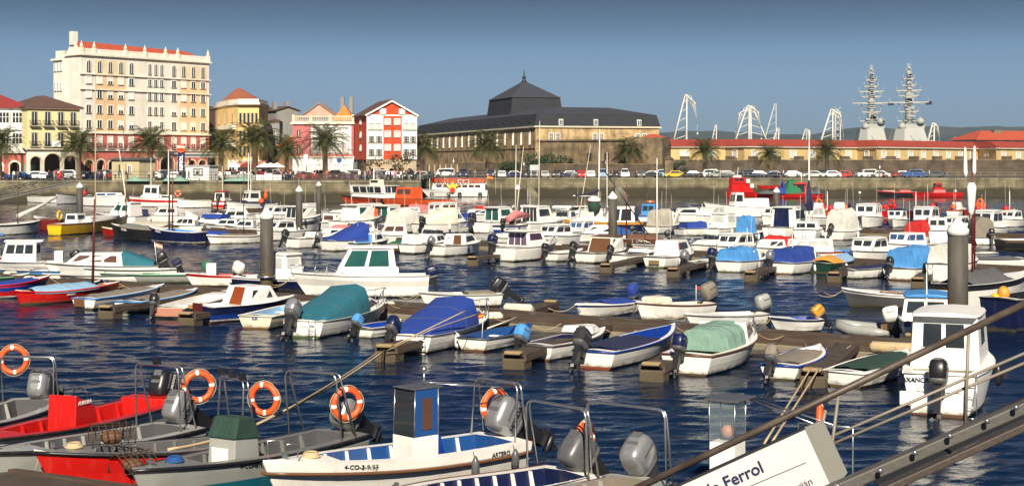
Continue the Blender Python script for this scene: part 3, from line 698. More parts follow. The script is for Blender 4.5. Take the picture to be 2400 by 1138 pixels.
    def cornice(s, z, h=.3, o_=.25, m=None, x0=None, x1=None, name='cornice', full=True):
        x0 = -o_ if x0 is None else x0; x1 = s.W+o_ if x1 is None else x1
        mb = MB().box(x0, x1, -o_, -.002, z, z+h)
        if full: mb.box(-o_, -.002, 0, s.dep, z, z+h); mb.box(s.W+.002, s.W+o_, 0, s.dep, z, z+h)
        return mb.build(name, m, s.r)

cream_w = wall('cream', (.72,.69,.60)); beige_w = wall('beige', (.72,.50,.29)); redw = wall('pinkred', (.50,.13,.10))
tile_r = tiles('tile_red', (.50,.085,.035)); tile_br = tiles('tile_brown', (.13,.07,.05)); tile_dr = tiles('tile_dark_red', (.33,.035,.03)); tile_o = tiles('tile_orange', (.75,.24,.05)); tile_old = tiles('tile_old', (.42,.13,.06))
stone_t = wall('limestone', (.62,.55,.40)); pale_t = wall('pale_trim', (.74,.70,.58))
greyw = wall('grey_render', (.25,.24,.22)); whitew = wall('white_render', (.78,.77,.74))
# far left back buildings
b = Bld('town_house', 'dark grey blank-sided house behind the glazed galleries, far left', (-60,235), (33,238), 12); b.walls(16.6, greyw); b.hip(16.6, 1.6, tile_br, .3); b.box('side_panel', 14*.6, 9, -.05, 0, 10, 15, whitew)
b.box('chimney', 6, 6.9, 4, 5, 16.5, 19, wall('brickc', (.4,.12,.08)))
b = Bld('town_house', 'striped blue and white upper storey house behind the brown tiled roof', (24,240), (66,241), 10); b.walls(15.2, wall('stripe', (.05,.05,.12))); b.box('white_panel', 1.0, 2.6, -.05, 0, 9, 15, whitew); b.hip(15.2, .8, tile_dr, .2)
b = Bld('town_house', 'low ochre house with red chimney beside the tall block gable', (60,246), (103,247), 10); b.walls(11.5, wall('ochre_back', (.62,.5,.28))); b.gable(11.5, 3.0, tile_dr, wall('ochre_back', (.62,.5,.28))); b.box('chimney', 1.6, 2.5, 2, 3, 13.5, 15.8, wall('brickc', (.4,.12,.08)))
# B1 glazed galleries
b = Bld('gallery_house', 'white house with glazed galleries over red arcades at the left edge', (-75,186), (63,188), 14); b.walls(13.2, whitew, 0, 4.9)
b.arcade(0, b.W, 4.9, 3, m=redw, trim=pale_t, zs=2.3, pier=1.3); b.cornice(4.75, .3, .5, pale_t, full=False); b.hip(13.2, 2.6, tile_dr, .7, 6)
for zz in (5.6, 9.4):
    for x0 in (.5, 4.2, 7.6):
        g = MB(); g.box(x0, x0+3.0, -.55, -.002, zz-.5, zz+3.1, 0)
        for i in range(5): g.box(x0+.12+i*.57, x0+.12+i*.57+.45, -.575, -.552, zz+.9, zz+1.9, 1); g.box(x0+.12+i*.57, x0+.12+i*.57+.45, -.575, -.552, zz+2.0, zz+2.75, 1)
        g.build('glazed_gallery', [paint('white'), glassy('dark')], b.r)
# B2 yellow arcaded house
yel = wall('paleyellow', (.72,.62,.33))
b = Bld('arcaded_house', 'pale yellow two-storey house with iron balconies above stone arcades', (64,186), (187,190), 14); b.walls(13.0, yel, 0, 5.6)
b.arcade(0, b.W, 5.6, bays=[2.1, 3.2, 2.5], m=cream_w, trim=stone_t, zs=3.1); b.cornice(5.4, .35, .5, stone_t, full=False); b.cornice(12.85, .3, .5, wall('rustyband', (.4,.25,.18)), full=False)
b.hip(13.2, 2.3, tile_br, .6, 5)
for i, px in enumerate((.13, .38, .63, .87)):
    x = b.W*px
    for zz in (6.0, 9.8): b.win(x, zz, 1.05, 2.5, 'sash', 'beige'); b.balcony(x, zz-.05, 1.9, .75)
b.box('banner', b.W*.43, b.W*.6, -.85, -.8, 5.9, 7.0, whitew)
for x0, x1, z1, c in ((.5, 2.6, 2.6, 'palegreen'), (4.4, 6.0, 1.4, 'palegreen')): b.box('shop_shutter', x0, x1, 3.1, 3.19, 0, z1, wall('shopgreen', (.22,.35,.28)))
# B3 tall block
b = Bld('apartment_block', 'tall white and peach seven-storey block with pinnacled parapet and arched top windows', (190,205), (490,222), 5.4)
H1 = 5.6; H2 = 9.0; HT = 24.7
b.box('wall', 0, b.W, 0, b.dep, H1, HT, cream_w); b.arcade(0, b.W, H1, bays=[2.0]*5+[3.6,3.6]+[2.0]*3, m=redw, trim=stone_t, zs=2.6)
b.box('red_storey', .01, b.W-.01, -.03, -.002, H1+.01, H2, redw)
W_ = b.W; cw = W_/12.55
cols = [.45+cw*(i+.5) for i in range(5)]+[W_*.5+(-.2+i*.95)*1.75 for i in range(3)]+[W_-.45-cw*(3.5-i) for i in range(4)]
cols[5:8] = [W_*.515, W_*.562, W_*.609]
for x0, x1 in ((cols[1]-1.1, cols[3]+1.2), (cols[9]-1.1, cols[11]+1.1)): b.box('peach_panel', x0, x1, -.032, -.002, H2+.4, HT-4.1, beige_w)
for x0, x1 in ((cols[1]-1.1, cols[3]+1.2), (cols[9]-1.1, cols[11]+1.1)): b.box('peach_panel', x0, x1, -.032, -.002, HT-3.7, HT-.9, wall('peach_pale', (.70,.57,.38)))
rows = [(H1+.4, 2.4), (H2+.9, 1.75), (H2+3.95, 1.75), (H2+7.0, 1.75), (H2+9.9, 1.5), (HT-3.4, 2.3)]
rr = random.Random(11)
for ri, (zz, hh) in enumerate(rows):
    for ci, x in enumerate(cols):
        wd = 1.25 if not 5 <= ci <= 7 else 1.0
        if ri == 5: b.win(x, zz, wd*.8, hh, 'arch', 'offwhite').location.y = -.036
        elif ri == 0: b.win(x, zz, wd, hh, 'sash shut', 'white'); b.balcony(x, zz-.02, 1.9, .6, 'darkgrey') if ci != 6 else None
        else: b.win(x, zz, wd, hh, rr.choice(['sash', 'sash shut', 'sash shut full', 'sash']), 'white').location.y = -.034
for zz, hh in ((H1-.15, .3), (H2-.1, .35), (HT-3.95, .2), (HT-7.0, .18)): b.cornice(zz, hh, .35, pale_t, full=False)
b.cornice(HT-.15, .35, .45, pale_t)
b.box('parapet', 0, W_, .02, .3, HT+.2, HT+1.3, cream_w)
for i, x in enumerate((.2, cols[1]-1.15, cols[4]-1.3, cols[5]-1.1, cols[7]+1.2, cols[8]+1.2, W_-.2)):
    m_ = MB(); m_.box(x-.35, x+.35, -.2, .5, HT+.2, HT+1.5); m_.lathe([(.25,0),(.33,.2),(.34,.5),(.16,.75),(.10,1.0),(.02,1.35)], (x, .15, HT+1.5), 8); m_.build('pinnacle', pale_t, b.r)
# roof seen above the parapet, gable wall on the left
MB().add([(0,.5,HT+.3),(W_,.5,HT+.3),(W_-4,2.7,HT+2.3),(0,2.7,HT+2.9),(0,5.4,HT+.3),(W_,5.4,HT+.3)], [(0,1,2,3),(3,2,5,4),(1,5,2)]).build('roof', tile_r, b.r)
MB().add([(-.02,.0,HT),(-.02,2.7,HT+3.1),(-.02,5.4,HT),(.25,.0,HT),(.25,2.7,HT+3.1),(.25,5.4,HT)], [(0,1,2),(5,4,3),(0,3,4,1),(1,4,5,2)]).build('gable_wall', cream_w, b.r)
b.box('chimney', -.4, .8, 2.2, 3.4, HT+2.0, HT+4.7, cream_w); b.box('rear_wing', -.5, 3, 5.42, 8.6, 0, HT-1.0, cream_w)
b.box('roof_slab', -1.0, 3, 5.41, 9.0, HT-.99, HT-.6, cream_w); b.box('roof_hut', -.3, 2.5, 5.9, 8.2, HT-.59, HT+1.0, cream_w)
for yy in (6.0, 7.0, 8.0):
    for zz in (H2+4.5, H2+8.5, H2+12.5):
        o = b.win(yy, zz, .6, 1.7, 'sash', 'white', face='l'); o.location.x = -.51
# between block and rounded house: dark house
b = Bld('town_house', 'narrow dark house in the gap right of the tall block', (488,236), (520,238), 9); b.walls(15.5, wall('darkhouse', (.09,.05,.04))); b.hip(15.5, 1.2, tile_br, .2)
# B4 rounded yellow house
yo = wall('warm_yellow', (.74,.52,.22))
oc = [(505,224),(533,215),(558,211.5),(607,211.5),(628,220),(626,232),(508,236)]
b = Bld('corner_house', 'yellow octagonal-cornered house with hipped orange-red roof and curved balconies', (505,224), (628,224), 14)
def ocp(k, d_=0): return [(p.x-b.r.location.x, p.y-b.r.location.y) for p in [D(x, y) for x, y in oc]] if not d_ else [((x-5.3)*(1+d_)+5.3, (y-0)*(1+d_)+0) for x, y in ocp(0)]
MB().prism(ocp(0), 0, 15.0).build('wall', yo, b.r); MB().prism(ocp(0,.05), 15.0, 15.4).build('cornice', pale_t, b.r); MB().prism(ocp(0,-.01), 15.4, 16.2).build('parapet', pale_t, b.r)
e8 = ocp(0,-.10); c_ = (5.0, -2.5); MB().add([(x,y+.5,16.0) for x,y in e8]+[(c_[0]-.5,c_[1]+3,19.3),(c_[0]+.5,c_[1]+3,19.3)], [(0,1,7),(1,2,7),(2,3,8,7),(3,4,8),(4,5,8),(5,6,7,8),(6,0,7)]).build('roof', tile_old, b.r)
F8 = ocp(0)
for k, us, wd in ((0,(.3,.8),.6),(1,(.5,),.7),(2,(.12,.31,.5,.69,.88),.55),(3,(.5,),.7)):
    A_, B_ = Vector((*F8[k],0)), Vector((*F8[k+1],0)); d_ = (B_-A_).normalized()
    for zz in (11.2, 7.6, 4.4):
        for u in us: inst('window', win_mesh(wd, 2.1, 'plain', 'tan', 'dark'), b.r, A_.lerp(B_, u)+Vector((d_.y,-d_.x,0))*.01+Vector((0,0,zz)), math.atan2(d_.y, d_.x))
for zz in (10.1, 6.5):
    for k, u0, u1 in ((0,.55,1.0),(3,.0,.9)):
        A_, B_ = Vector((*F8[k],0)), Vector((*F8[k+1],0)); d_ = (B_-A_).normalized(); n_v = Vector((d_.y,-d_.x,0)); a_, c2 = A_.lerp(B_, u0), (A_.lerp(B_, u1) if k else Vector((*F8[1],0)).lerp(Vector((*F8[2],0)), .8))
        MB().prism([(a_.x,a_.y),((a_+n_v*.9).x,(a_+n_v*.9).y),((c2+n_v*.9).x,(c2+n_v*.9).y),(c2.x,c2.y)], zz-.15, zz+.8).build('balcony', pale_t, b.r)
fx0, fx1, fy = F8[2][0], F8[3][0], F8[2][1]
b.box('shop_front', fx0-2, fx1+.5, fy-.5, fy-.02, 0, 3.6, cream_w); b.win(fx0-1.2, .1, 1.2, 2.4, 'sash', 'white').location.y = fy-.52
aw = MB(); aw.hexa([(fx0,fy-3,2.3),(fx1+1.5,fy-3,2.3),(fx1+1.5,fy-.52,2.3),(fx0,fy-.52,2.3)], [(fx0,fy-3,2.4),(fx1+1.5,fy-3,2.4),(fx1+1.5,fy-.52,3.4),(fx0,fy-.52,3.4)]); aw.build('awning', cloth('salmon'), b.r)
# houses behind
b = Bld('town_house', 'narrow blank grey house right of the octagonal-cornered house', (627,236), (655,236), 10); b.walls(12.6, greyw); b.hip(12.6, .9, tile_br, .2); 
for zz in (6.6, 9.3): b.win(1.5, zz, .8, 1.1, 'sash', 'white')
b = Bld('town_house', 'grey windowless house with two chimneys behind the pink terrace', (648,238), (700,240), 12); b.walls(15.2, greyw); b.gable(15.2, .9, tile_br, greyw)
b.box('chimney', .2, 1.1, 2, 3, 15, 17.3, greyw); b.box('chimney', 3.2, 4.1, 2, 3, 15.4, 17.3, greyw)
b = Bld('lean_to_house', 'low house with bright orange sloping roof left of the pink terrace', (650,222), (690,220), 9); b.walls(6.6, wall('ochre_dk', (.30,.16,.08))); b.hip(6.6, 3.6, tile_o, .3, 4.5)
# B5 pink terrace
pk = wall('terrace_pink', (.52,.15,.15)); pkl = wall('gable_pink', (.62,.34,.27))
b = Bld('terrace_house', 'pink house with white window surrounds, stone balustrade and white ground floor', (686,202), (829,202), 12); W_ = b.W
b.box('wall', 0, W_, 0, b.dep, 4.0, 10.6, pk); b.box('ground_floor', -.03, W_+.03, -.03, b.dep, 0, 4.0, whitew)
b.cornice(4.0, .25, .3, pale_t, full=False); b.cornice(10.6, .4, .4, pale_t)
bal = MB(); bal.box(0, W_, -.2, .1, 12.0, 12.25); bal.box(0, W_, -.2, .1, 11.0, 11.15)
for i in range(int(W_/.35)): bal.box(i*.35+.06, i*.35+.2, -.12, .02, 11.15, 12.0)
for x in (.15, W_*.3, W_*.62, W_-.15): bal.box(x-.25, x+.25, -.28, .2, 11.0, 12.5)
bal.build('balustrade', stone_t, b.r)
for i in range(5):
    x = W_*(.37+.13*i)
    for zz in (5.0, 8.2): b.win(x, zz-.1, 1.05, 1.95, 'sash', 'white')
    b.box('window_surround', x-.85, x+.85, -.028, -.002, 4.7, 10.3, whitew)
for zz in (4.9, 8.0): b.win(W_*.1, zz, .8, 1.6, 'sash', 'salmon', 'brown')
for i in range(6): b.win(W_*(.12+.15*i), .2, 1.3, 2.6, 'sash grid', 'white', 'pale').location.y = -.036
b.gable(12.0, 2.7, tiles('gable_roof', (.40,.28,.18)), pkl, 1.0, W_*.72, 3.0, 11, .3)
b.hip(11.6, 2.9, tile_o, .1, 2.2, W_*.64, W_-.4, 2.5, 9, name='small_roof')
for x in (W_*.70, W_*.85): b.box('chimney', x, x+.7, 9, 9.8, 13, 16.4, greyw)
# B6 orange/white house
orw = wall('orange_render', (.62,.065,.02))
b = Bld('gabled_house', 'orange-red gabled house with two white glazed bays over arches', (859,190), (976,191.8), 12); W_ = b.W
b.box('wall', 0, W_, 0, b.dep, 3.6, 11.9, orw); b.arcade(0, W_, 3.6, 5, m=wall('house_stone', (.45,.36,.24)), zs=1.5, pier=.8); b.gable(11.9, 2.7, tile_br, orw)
for x0, x1 in ((-.02, W_*.33), (W_*.70, W_+.02)):
    b.box('glazed_bay', x0, x1, -.35, -.003, 3.6, 11.6, whitew)
    for zz in (4.3, 6.7, 9.1):
        for k in range(2): x = x0+(x1-x0)*(.28+.45*k); o = b.win(x, zz, 1.2, 1.25, 'grid', 'white', 'pale' if zz > 8 else 'dark'); o.location.y = -.355
for x in (W_*.42, W_*.61):
    for zz in (5.2, 7.7, 10.0): b.win(x, zz, 1.1, 1.2, 'sash', 'white', 'pale')
    b.win(x+(-.9 if x < W_*.5 else .9), 12.0, 1.05, 1.0, 'sash shut full', 'white')
for sg in (0, 1): MB().bar((-.3 if sg == 0 else W_+.3, -.42, 11.75), (W_/2, -.42, 14.5), .12, .3).build('gable_trim', whitew, b.r)
b.box('eaves_band', 0, W_, -.06, -.003, 11.7, 11.95, whitew)
for zz in (5.2, 7.7, 10.2): b.win(5.5, zz, .9, 1.1, 'sash', 'white', 'pale', 'l')
b = Bld('side_wing', 'dark red side wing tucked between the pink terrace and the orange house', (829,203), (858,200), 10, cat='house'); b.walls(3.6, greyw); b.hip(3.6, .8, tile_br, .1)

# B7 theatre / arsenal hall with slate roofs
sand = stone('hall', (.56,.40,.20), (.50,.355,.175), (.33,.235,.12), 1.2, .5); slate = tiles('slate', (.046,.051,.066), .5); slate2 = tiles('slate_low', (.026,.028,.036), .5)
b = Bld('arsenal_hall', 'long sandstone hall with dark slate mansard roof and pyramid-topped pavilion', (1255,230), (1545,236), 111); W_ = b.W
b.walls(11.2, sand); b.cornice(11.0, .35, .4, stone_t); b.cornice(6.3, .25, .15, sand)
def frus(z0, z1, x0, x1, y0, y1, ix, iy, m, name, iz=0):
    return MB().hexa([(x0,y0,z0),(x1,y0,z0),(x1,y1,z0),(x0,y1,z0)], [(x0+ix,y0+iy,z1),(x1-ix,y0+iy,z1),(x1-ix,y1-iy,z1),(x0+ix,y1-iy,z1)]).build(name, m, b.r)
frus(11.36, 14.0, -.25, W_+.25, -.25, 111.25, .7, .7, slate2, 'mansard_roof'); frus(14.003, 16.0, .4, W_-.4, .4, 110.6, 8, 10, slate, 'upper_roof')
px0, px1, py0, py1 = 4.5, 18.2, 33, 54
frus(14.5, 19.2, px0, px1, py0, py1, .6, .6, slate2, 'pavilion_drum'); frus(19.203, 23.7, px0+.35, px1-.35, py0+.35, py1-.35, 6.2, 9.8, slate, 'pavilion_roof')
MB().lathe([(.8,0),(.5,.3),(.35,.9),(.55,1.1),(.3,1.5),(.12,2.0),(.18,2.3),(.03,3.0)], ((px0+px1)/2, (py0+py1)/2, 23.6), 8).build('finial', paint('black'), b.r)
for i in range(17): b.win(4+i*6.35, 7.1, .8, 2.9, 'plain', 'white', 'pale', 'l')
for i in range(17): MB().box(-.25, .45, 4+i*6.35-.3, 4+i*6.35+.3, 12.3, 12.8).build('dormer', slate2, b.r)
for i in range(14): b.win(24+i*6, .6, 1.0, 2.2, 'arch', 'tan', 'dark', 'l')
for x in (4.5, 15, 25.5): b.win(x-.8, 7.4, 1.0, 2.3, 'sash grid', 'white'); b.win(x+.8, 7.4, 1.0, 2.3, 'sash grid', 'white')
for x in (6, 14.4, 25.0): 
    m_ = MB(); m_.box(x-.5, x+.5, -.25, .6, 11.5, 12.9, 0); m_.box(x-.36, x-.06, -.28, -.252, 11.6, 12.7, 1); m_.box(x+.06, x+.36, -.28, -.252, 11.6, 12.7, 1); m_.build('dormer', [paint('white'), glassy()], b.r)
# fortress wall in front
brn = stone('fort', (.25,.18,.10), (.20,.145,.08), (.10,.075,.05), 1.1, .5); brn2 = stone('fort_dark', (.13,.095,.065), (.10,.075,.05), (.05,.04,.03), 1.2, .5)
b = Bld('fortress_wall', 'brown stone rampart wall with two dark arches in front of the slate-roofed hall', (1262,221), (1552,214), 5, cat='wall'); W_ = b.W
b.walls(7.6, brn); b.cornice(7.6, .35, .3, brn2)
for x in (W_*.12, W_*.55): b.win(x, .3, 1.6, 3.2, 'arch', 'brown')
for x in (W_*.27, W_*.42, W_*.56, W_*.78, W_*.92): b.win(x, 3.6 if x > W_*.4 else 2.4, 1.0, 1.5, 'plain', 'brown')
for x in (W_*.2, W_*.34, W_*.5, W_*.68, W_*.86): b.box('buttress', x, x+.5, -.35, -.002, 0, 6.8, brn)
b = Bld('gate_tower', 'square stone tower end with flat orange tiled roof beside the rampart', (1552,212), (1570,216), 8, cat='tower'); b.walls(8.3, brn)
b = Bld('guard_house', 'low stone guardhouse with spreading orange tiled roof behind the rampart', (1500,228), (1566,228), 8, cat='house'); b.walls(8.4, brn); b.hip(8.4, 1.1, tile_r, .6, 2.6)
b = Bld('sentry_box', 'small stone sentry turret below the rampart corner', (1558,206), (1578,206), 2, cat='turret'); b.walls(3.8, brn); b.hip(3.8, .7, brn2, .15)
# boundary walls behind the parked cars
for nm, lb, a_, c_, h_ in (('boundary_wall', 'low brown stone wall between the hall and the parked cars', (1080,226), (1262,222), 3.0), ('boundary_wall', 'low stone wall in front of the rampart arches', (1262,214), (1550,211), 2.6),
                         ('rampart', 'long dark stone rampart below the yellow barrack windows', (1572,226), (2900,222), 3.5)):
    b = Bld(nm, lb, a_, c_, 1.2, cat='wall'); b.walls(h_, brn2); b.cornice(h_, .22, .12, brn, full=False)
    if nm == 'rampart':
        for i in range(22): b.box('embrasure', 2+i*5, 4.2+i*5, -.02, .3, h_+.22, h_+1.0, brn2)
# B8 long yellow barracks
by = wall('barrack_yellow', (.58,.42,.19))
fpx = [(1572,252),(1700,252),(1745,247),(2009,262),(2055,256),(2292,280),(2335,272),(2500,288)]
o = thing('barracks', 'long single-storey yellow barracks with red tile roof and white windows', 'building', D(1572,252,QZ)); ox, oy = o.location.x, o.location.y
pts = [D(*q) for q in fpx]; fp = [(p.x-ox, p.y-oy) for p in pts]; bk = [(x-.4, y+12) for x, y in fp][::-1]
EH = 7.1
MB().prism(fp+bk, 0, EH).build('wall', by, o)
def off(poly, d_): 
    r_ = []
    for i, p in enumerate(poly): r_.append((p[0], p[1]-d_))
    return r_
rf = MB(); up = [(x+.2, y+5.5) for x, y in fp]; lo = off(fp, .8)
for i in range(len(fp)-1):
    rf.hexa([(*lo[i],EH),(*lo[i+1],EH),(*up[i+1],EH+.2),(*up[i],EH+.2)], [(*lo[i],EH+.25),(*lo[i+1],EH+.25),(*up[i+1],EH+1.8),(*up[i],EH+1.8)])
rf.build('roof', tile_dr if False else tiles('barrack_tile', (.40,.055,.03)), o)
tr = MB()
for i in range(len(fp)-1):
    a, c = Vector((*fp[i],0)), Vector((*fp[i+1],0)); tr.bar(a+Vector((0,-.35,EH-.15)), c+Vector((0,-.35,EH-.15)), .5, .24)
tr.build('eaves', pale_t, o)
for i in range(len(fp)-1):
    a, c = Vector((*fp[i],0)), Vector((*fp[i+1],0)); ln = (c-a).length; n = max(1, int(ln/6.2)) if ln > 8 else 1
    for k in range(n):
        p = a.lerp(c, (k+.5)/n); d_ = (c-a).normalized(); nn = Vector((d_.y,-d_.x,0)); w_ = inst('window', win_mesh(2.1, 1.9, 'sash grid', 'white', 'pale'), o, p+nn*.02+Vector((0,0,4.2)), math.atan2(d_.y, d_.x))
b = Bld('villa', 'red-roofed white house rising behind the barracks at the right edge', (2290,300), (2480,306), 12); b.walls(10.0, whitew); b.hip(10.0, 2.7, tile_r, 1.0, 5)
for i in range(6): b.win(2+i*4, 8.3, 2.2, 1.3, 'sash', 'white')
b.box('chimney', 8, 10.5, 3, 5, 10.0, 12.8, brn)
# kiosks, signs on the promenade
b = Bld('harbour_hut', 'small beige stone hut with dark flat roof behind the quay railing', (262,176), (326,174), 4, cat='hut'); b.walls(3.6, wall('hutstone', (.52,.45,.28))); b.hip(3.6, .25, paint('darkgrey'), .35, .4); b.win(b.W*.66, 1.1, .8, 1.4, 'sash', 'white'); b.win(b.W*.3, 1.5, .5, 1.2, 'plain', 'tan')
b = Bld('white_kiosk', 'flat-roofed white kiosk with two windows on the quay', (436,175), (490,174), 3, cat='kiosk'); b.walls(2.4, whitew); b.box('roof', -.2, b.W+.2, -.2, 3.2, 2.4, 2.55, wall('kroof', (.5,.5,.48))); b.win(1.9, .9, .7, 1.1, 'sash', 'grey', 'pale'); b.win(2.9, .9, .7, 1.1, 'sash', 'grey', 'pale')
b = Bld('fuel_station_canopy', 'wide grey canopy of the filling station below the tall block', (395,192), (520,196), 7, cat='canopy'); b.box('canopy_roof', 0, b.W, 0, 7, 4.0, 4.9, wall('canopy', (.45,.45,.42)))
b.box('canopy_band', -.02, b.W+.02, -.05, -.003, 4.3, 4.6, plain('darkgrey', .5)); [b.box('canopy_post', x, x+.3, 3, 3.3, 0, 4.0, metal()) for x in (1.5, b.W/2, b.W-1.5)]
t = thing('pillar_sign', 'dark blue pillar sign with white upright lettering and orange disc emblem', 'sign', D(425,182,QZ)); t.scale = (.8,.8,.84); MB().box(-.75,.75,-.2,.2,0,7.3).build('pillar', plain('navy', .4), t)
MB().lathe([(.95,0),(.95,.25)], (0,0,0), 20).xf(Matrix.Translation((0,-.22,6.6)) @ Matrix.Rotation(R(90),4,'X')).build('disc', plain('orange', .4), t)
MB().add([(-.9,-.49,6.75),(.9,-.49,6.75),(.9,-.49,7.0),(-.9,-.49,7.15)], [(0,1,2,3)]).build('disc_band', plain('white', .4), t); MB().add([(-.5,-.49,6.15),(.5,-.49,6.15),(.75,-.49,6.4),(-.75,-.49,6.4)], [(0,1,2,3)]).build('disc_base', plain('darkred', .4), t)
text('REPSOL', .95, plain('white', .5), t, (.32,-.21,1.9), (0,0,1), (-1,0,0), bold=.04)
t = thing('billboard', 'blank pale billboard on two white posts at the edge of the right-hand quay', 'billboard', D(1252,201,QZ)); MB().box(-.85,.85,-.05,.05,1.5,2.6).build('panel', wall('bboard', (.45,.5,.5)), t); [MB().tube([(x,0,0),(x,0,1.5)],.05,6).build('post', paint('white'), t) for x in (-.6,.6)]
# lattice gangway of the left basin
def lattice_gangway():
    a = D(192,166,3.4); b_ = D(-60,140,.6); t = thing('lattice_gangway', 'long grey lattice footbridge sloping from the left quay down to the water', 'gangway', a); d = b_-a; n = 16
    side = Vector((d.y,-d.x,0)).normalized()*1.4
    dk = MB(); dk.bar((0,0,0)+0*side if False else side*.5, d+side*.5, 1.4, .15); dk.build('deck', planks(), t)
    for k, s_ in enumerate((side*0, side)):
        m_ = MB(); m_.bar(s_, d+s_, .12, .25, 1); m_.bar(s_+Vector((0,0,1.25)), d+s_+Vector((0,0,1.25)), .1, .1)
        for i in range(n):
            p, q = d*(i/n)+s_, d*((i+1)/n)+s_; m_.bar(p, p+Vector((0,0,1.25)), .06, .06); m_.bar(p+Vector((0,0,.62)), q+Vector((0,0,.62)), .04, .04); m_.bar(p, q+Vector((0,0,1.25)), .04, .04) if i % 2 else m_.bar(p+Vector((0,0,1.25)), q, .04, .04)
        m_.build('lattice_side', [plain('grey', .6), plain('cream', .6)], t)
lattice_gangway()

def haze():
    m = bpy.data.materials.new('sea_haze'); m.use_nodes = True; N = m.node_tree.nodes; L = m.node_tree.links; N.clear()
    o_ = N.new('ShaderNodeOutputMaterial'); v = N.new('ShaderNodeVolumePrincipled'); v.inputs['Color'].default_value = (.55,.74,1.0,1); v.inputs['Density'].default_value = HAZE; v.inputs['Anisotropy'].default_value = .0
    L.new(v.outputs[0], o_.inputs['Volume']); o = MB().box(-4990,4990,-290,6500,-15,420).build('haze', m); tag(o, None, None, kind='stuff')
HAZE = .6e-4
haze()
# ---------------------------------------------------------------- foreground workboats
def heap(x0, x1, y0, y1, z, h, seed=1, n=14):
    rr = random.Random(seed); a, b, c = rr.random()*6, rr.random()*6, rr.random()*6; q = MB(); rs = []
    for i in range(n+1):
        u = i/n; r = []
        for j in range(9):
            v = j/8; e = (sin(pi*u)*sin(pi*v))**.45; r.append((x0+(x1-x0)*u, y0+(y1-y0)*v, z+h*e*(.72+.22*sin(a+9*u)+.2*sin(b+13*u+5*v)+rr.uniform(-.08,.08))))
        rs.append(r)
    return q.rings(rs, 0, False, False, True)
def panga(label, S, E, B, col, top, anti, ins, F=.62, deck='lightgrey', zs=.75, zb=.92, **k):
    s_, e_ = P(*S, zs), P(*E, zb); L = (e_-s_).length
    b = Boat('workboat', label, Vector((s_.x, s_.y, 0)), L=L-.35, hd=math.degrees(math.atan2(e_.y-s_.y, e_.x-s_.x)), B=B, F=F, col=col, anti=anti, boot=k.pop('boot', anti), top=top, tw=.86, sheer=.42, rake=.45,
             well=(.08,.80,.24,.08), inner=ins, deck=deck, rub=k.pop('rub', 'black'), rubr=.035, cat='boat', **k)
    for sg in (1, -1):
        for i in range(7):
            q = MB(); t = .14+i*.1; w = b.hb(t); x = b.X(t); z = b.zs(t); q.hexa([(x-.02,sg*(w-.25),.1),(x+.02,sg*(w-.25),.1),(x+.02,sg*(w-.46),.1),(x-.02,sg*(w-.46),.1)], [(x-.02,sg*(w-.245),z),(x+.02,sg*(w-.245),z),(x+.02,sg*(w-.30),z),(x-.02,sg*(w-.30),z)])
            b.part(q, 'rib', paint(deck))
    q = MB(); x = b.X(.93); q.box(x-.03, x+.03, -.03, .03, b.zs(.93), b.zs(.93)+.16); q.box(x-.02, x+.02, -.1, .1, b.zs(.93)+.08, b.zs(.93)+.11); b.part(q, 'mooring_bitt', metal())
    return b
def honda(b, y=0, word='HONDA', col='silver', tilt=24, sc=1.25, wc='black'):
    b.ob(col, tilt+36, y, sc, big=True, dz=.08)
    for sd in (1, -1): text(word, .105, plain(wc, .4), b.motor, (-.20 if sd < 0 else .20, sd*.199, .22), (1,0,0) if sd < 0 else (-1,0,0), (0,0,1), bold=.004)
    return b
def fire_gear(b, side, label, z=None, x=None, y=None, rz=0, R_=.29):
    p = b.W(b.archx-.05 if x is None else x, side*b.archw*.93 if y is None else y, (b.archz-.55) if z is None else z)
    return ring_buoy(label, p, 0, b.hd+rz, R_)
FG = 'workboats moored in the front row'
a1 = panga('grey open workboat cut off by the left edge, furthest back of the front row', (95,925), (-190,1010), 1.7, 'grey', 'lightgrey', 'darkgreen', 'darkgrey', group=FG); honda(a1, 0, tilt=32); a1.arch(.16, 1.1, .85, .2)
ring_buoy('orange life ring with white bands on the frame at the far left edge', P(32,843,1.45), 0, R(8), .30)
a2 = panga('white workboat with a bright red interior, red console and black outboard', (372,925), (-100,1030), 1.75, 'offwhite', 'white', 'darkgrey', 'red', deck='red', group=FG)
honda(a2, .1, 'YAMAHA', 'black', 30, 1.2, 'white'); q = MB(); x = a2.X(.52); q.hexa([(x-.7,-.36,.1),(x+.25,-.36,.1),(x+.25,.36,.1),(x-.7,.36,.1)], [(x-.5,-.34,1.0),(x+.2,-.34,1.3),(x+.2,.34,1.3),(x-.5,.34,1.0)]); a2.part(q, 'console', paint('red'), .02)
q = MB(); q.torus((a2.X(.52)-.46, 0, 1.17), .19, .014, 'x', 20, 6); a2.part(q, 'steering_wheel', paint('black')); q = MB(); q.box(.15,.7,-.6,.6,.1,.78); a2.part(q, 'stern_locker', paint('red'), .03)
text('AURORA', .12, paint('white'), a2.r, (a2.X(.52)+.14, .362, 1.08), (-1,0,0), (0,0,1), bold=.002)
a3 = panga('grey workboat with dark side openings, green bottom and a silver outboard under a steel frame', (418,985), (-40,1052), 1.75, 'lightgrey', 'lightgrey', 'green', 'darkgrey', boot='grey', group=FG)
honda(a3, 0, tilt=24, sc=1.2); a3.arch(.13, 1.35, .8, .28, .05, lights=(.0,)); ring_buoy('orange life ring hanging on the steel frame behind the red-interior boat', P(465,905,1.45), 0, R(22), .29)
a3.name_on('PERLA', .11, .55, 1, .9, 'red')
a4 = panga('grey workboat with a red lower hull, red thwart and a crab pot on its bow', (575,1010), (92,1050), 1.5, 'red', 'red', 'navy', 'darkgrey', boot='navy', body2='red', deck='grey', group=FG, zs=.8)
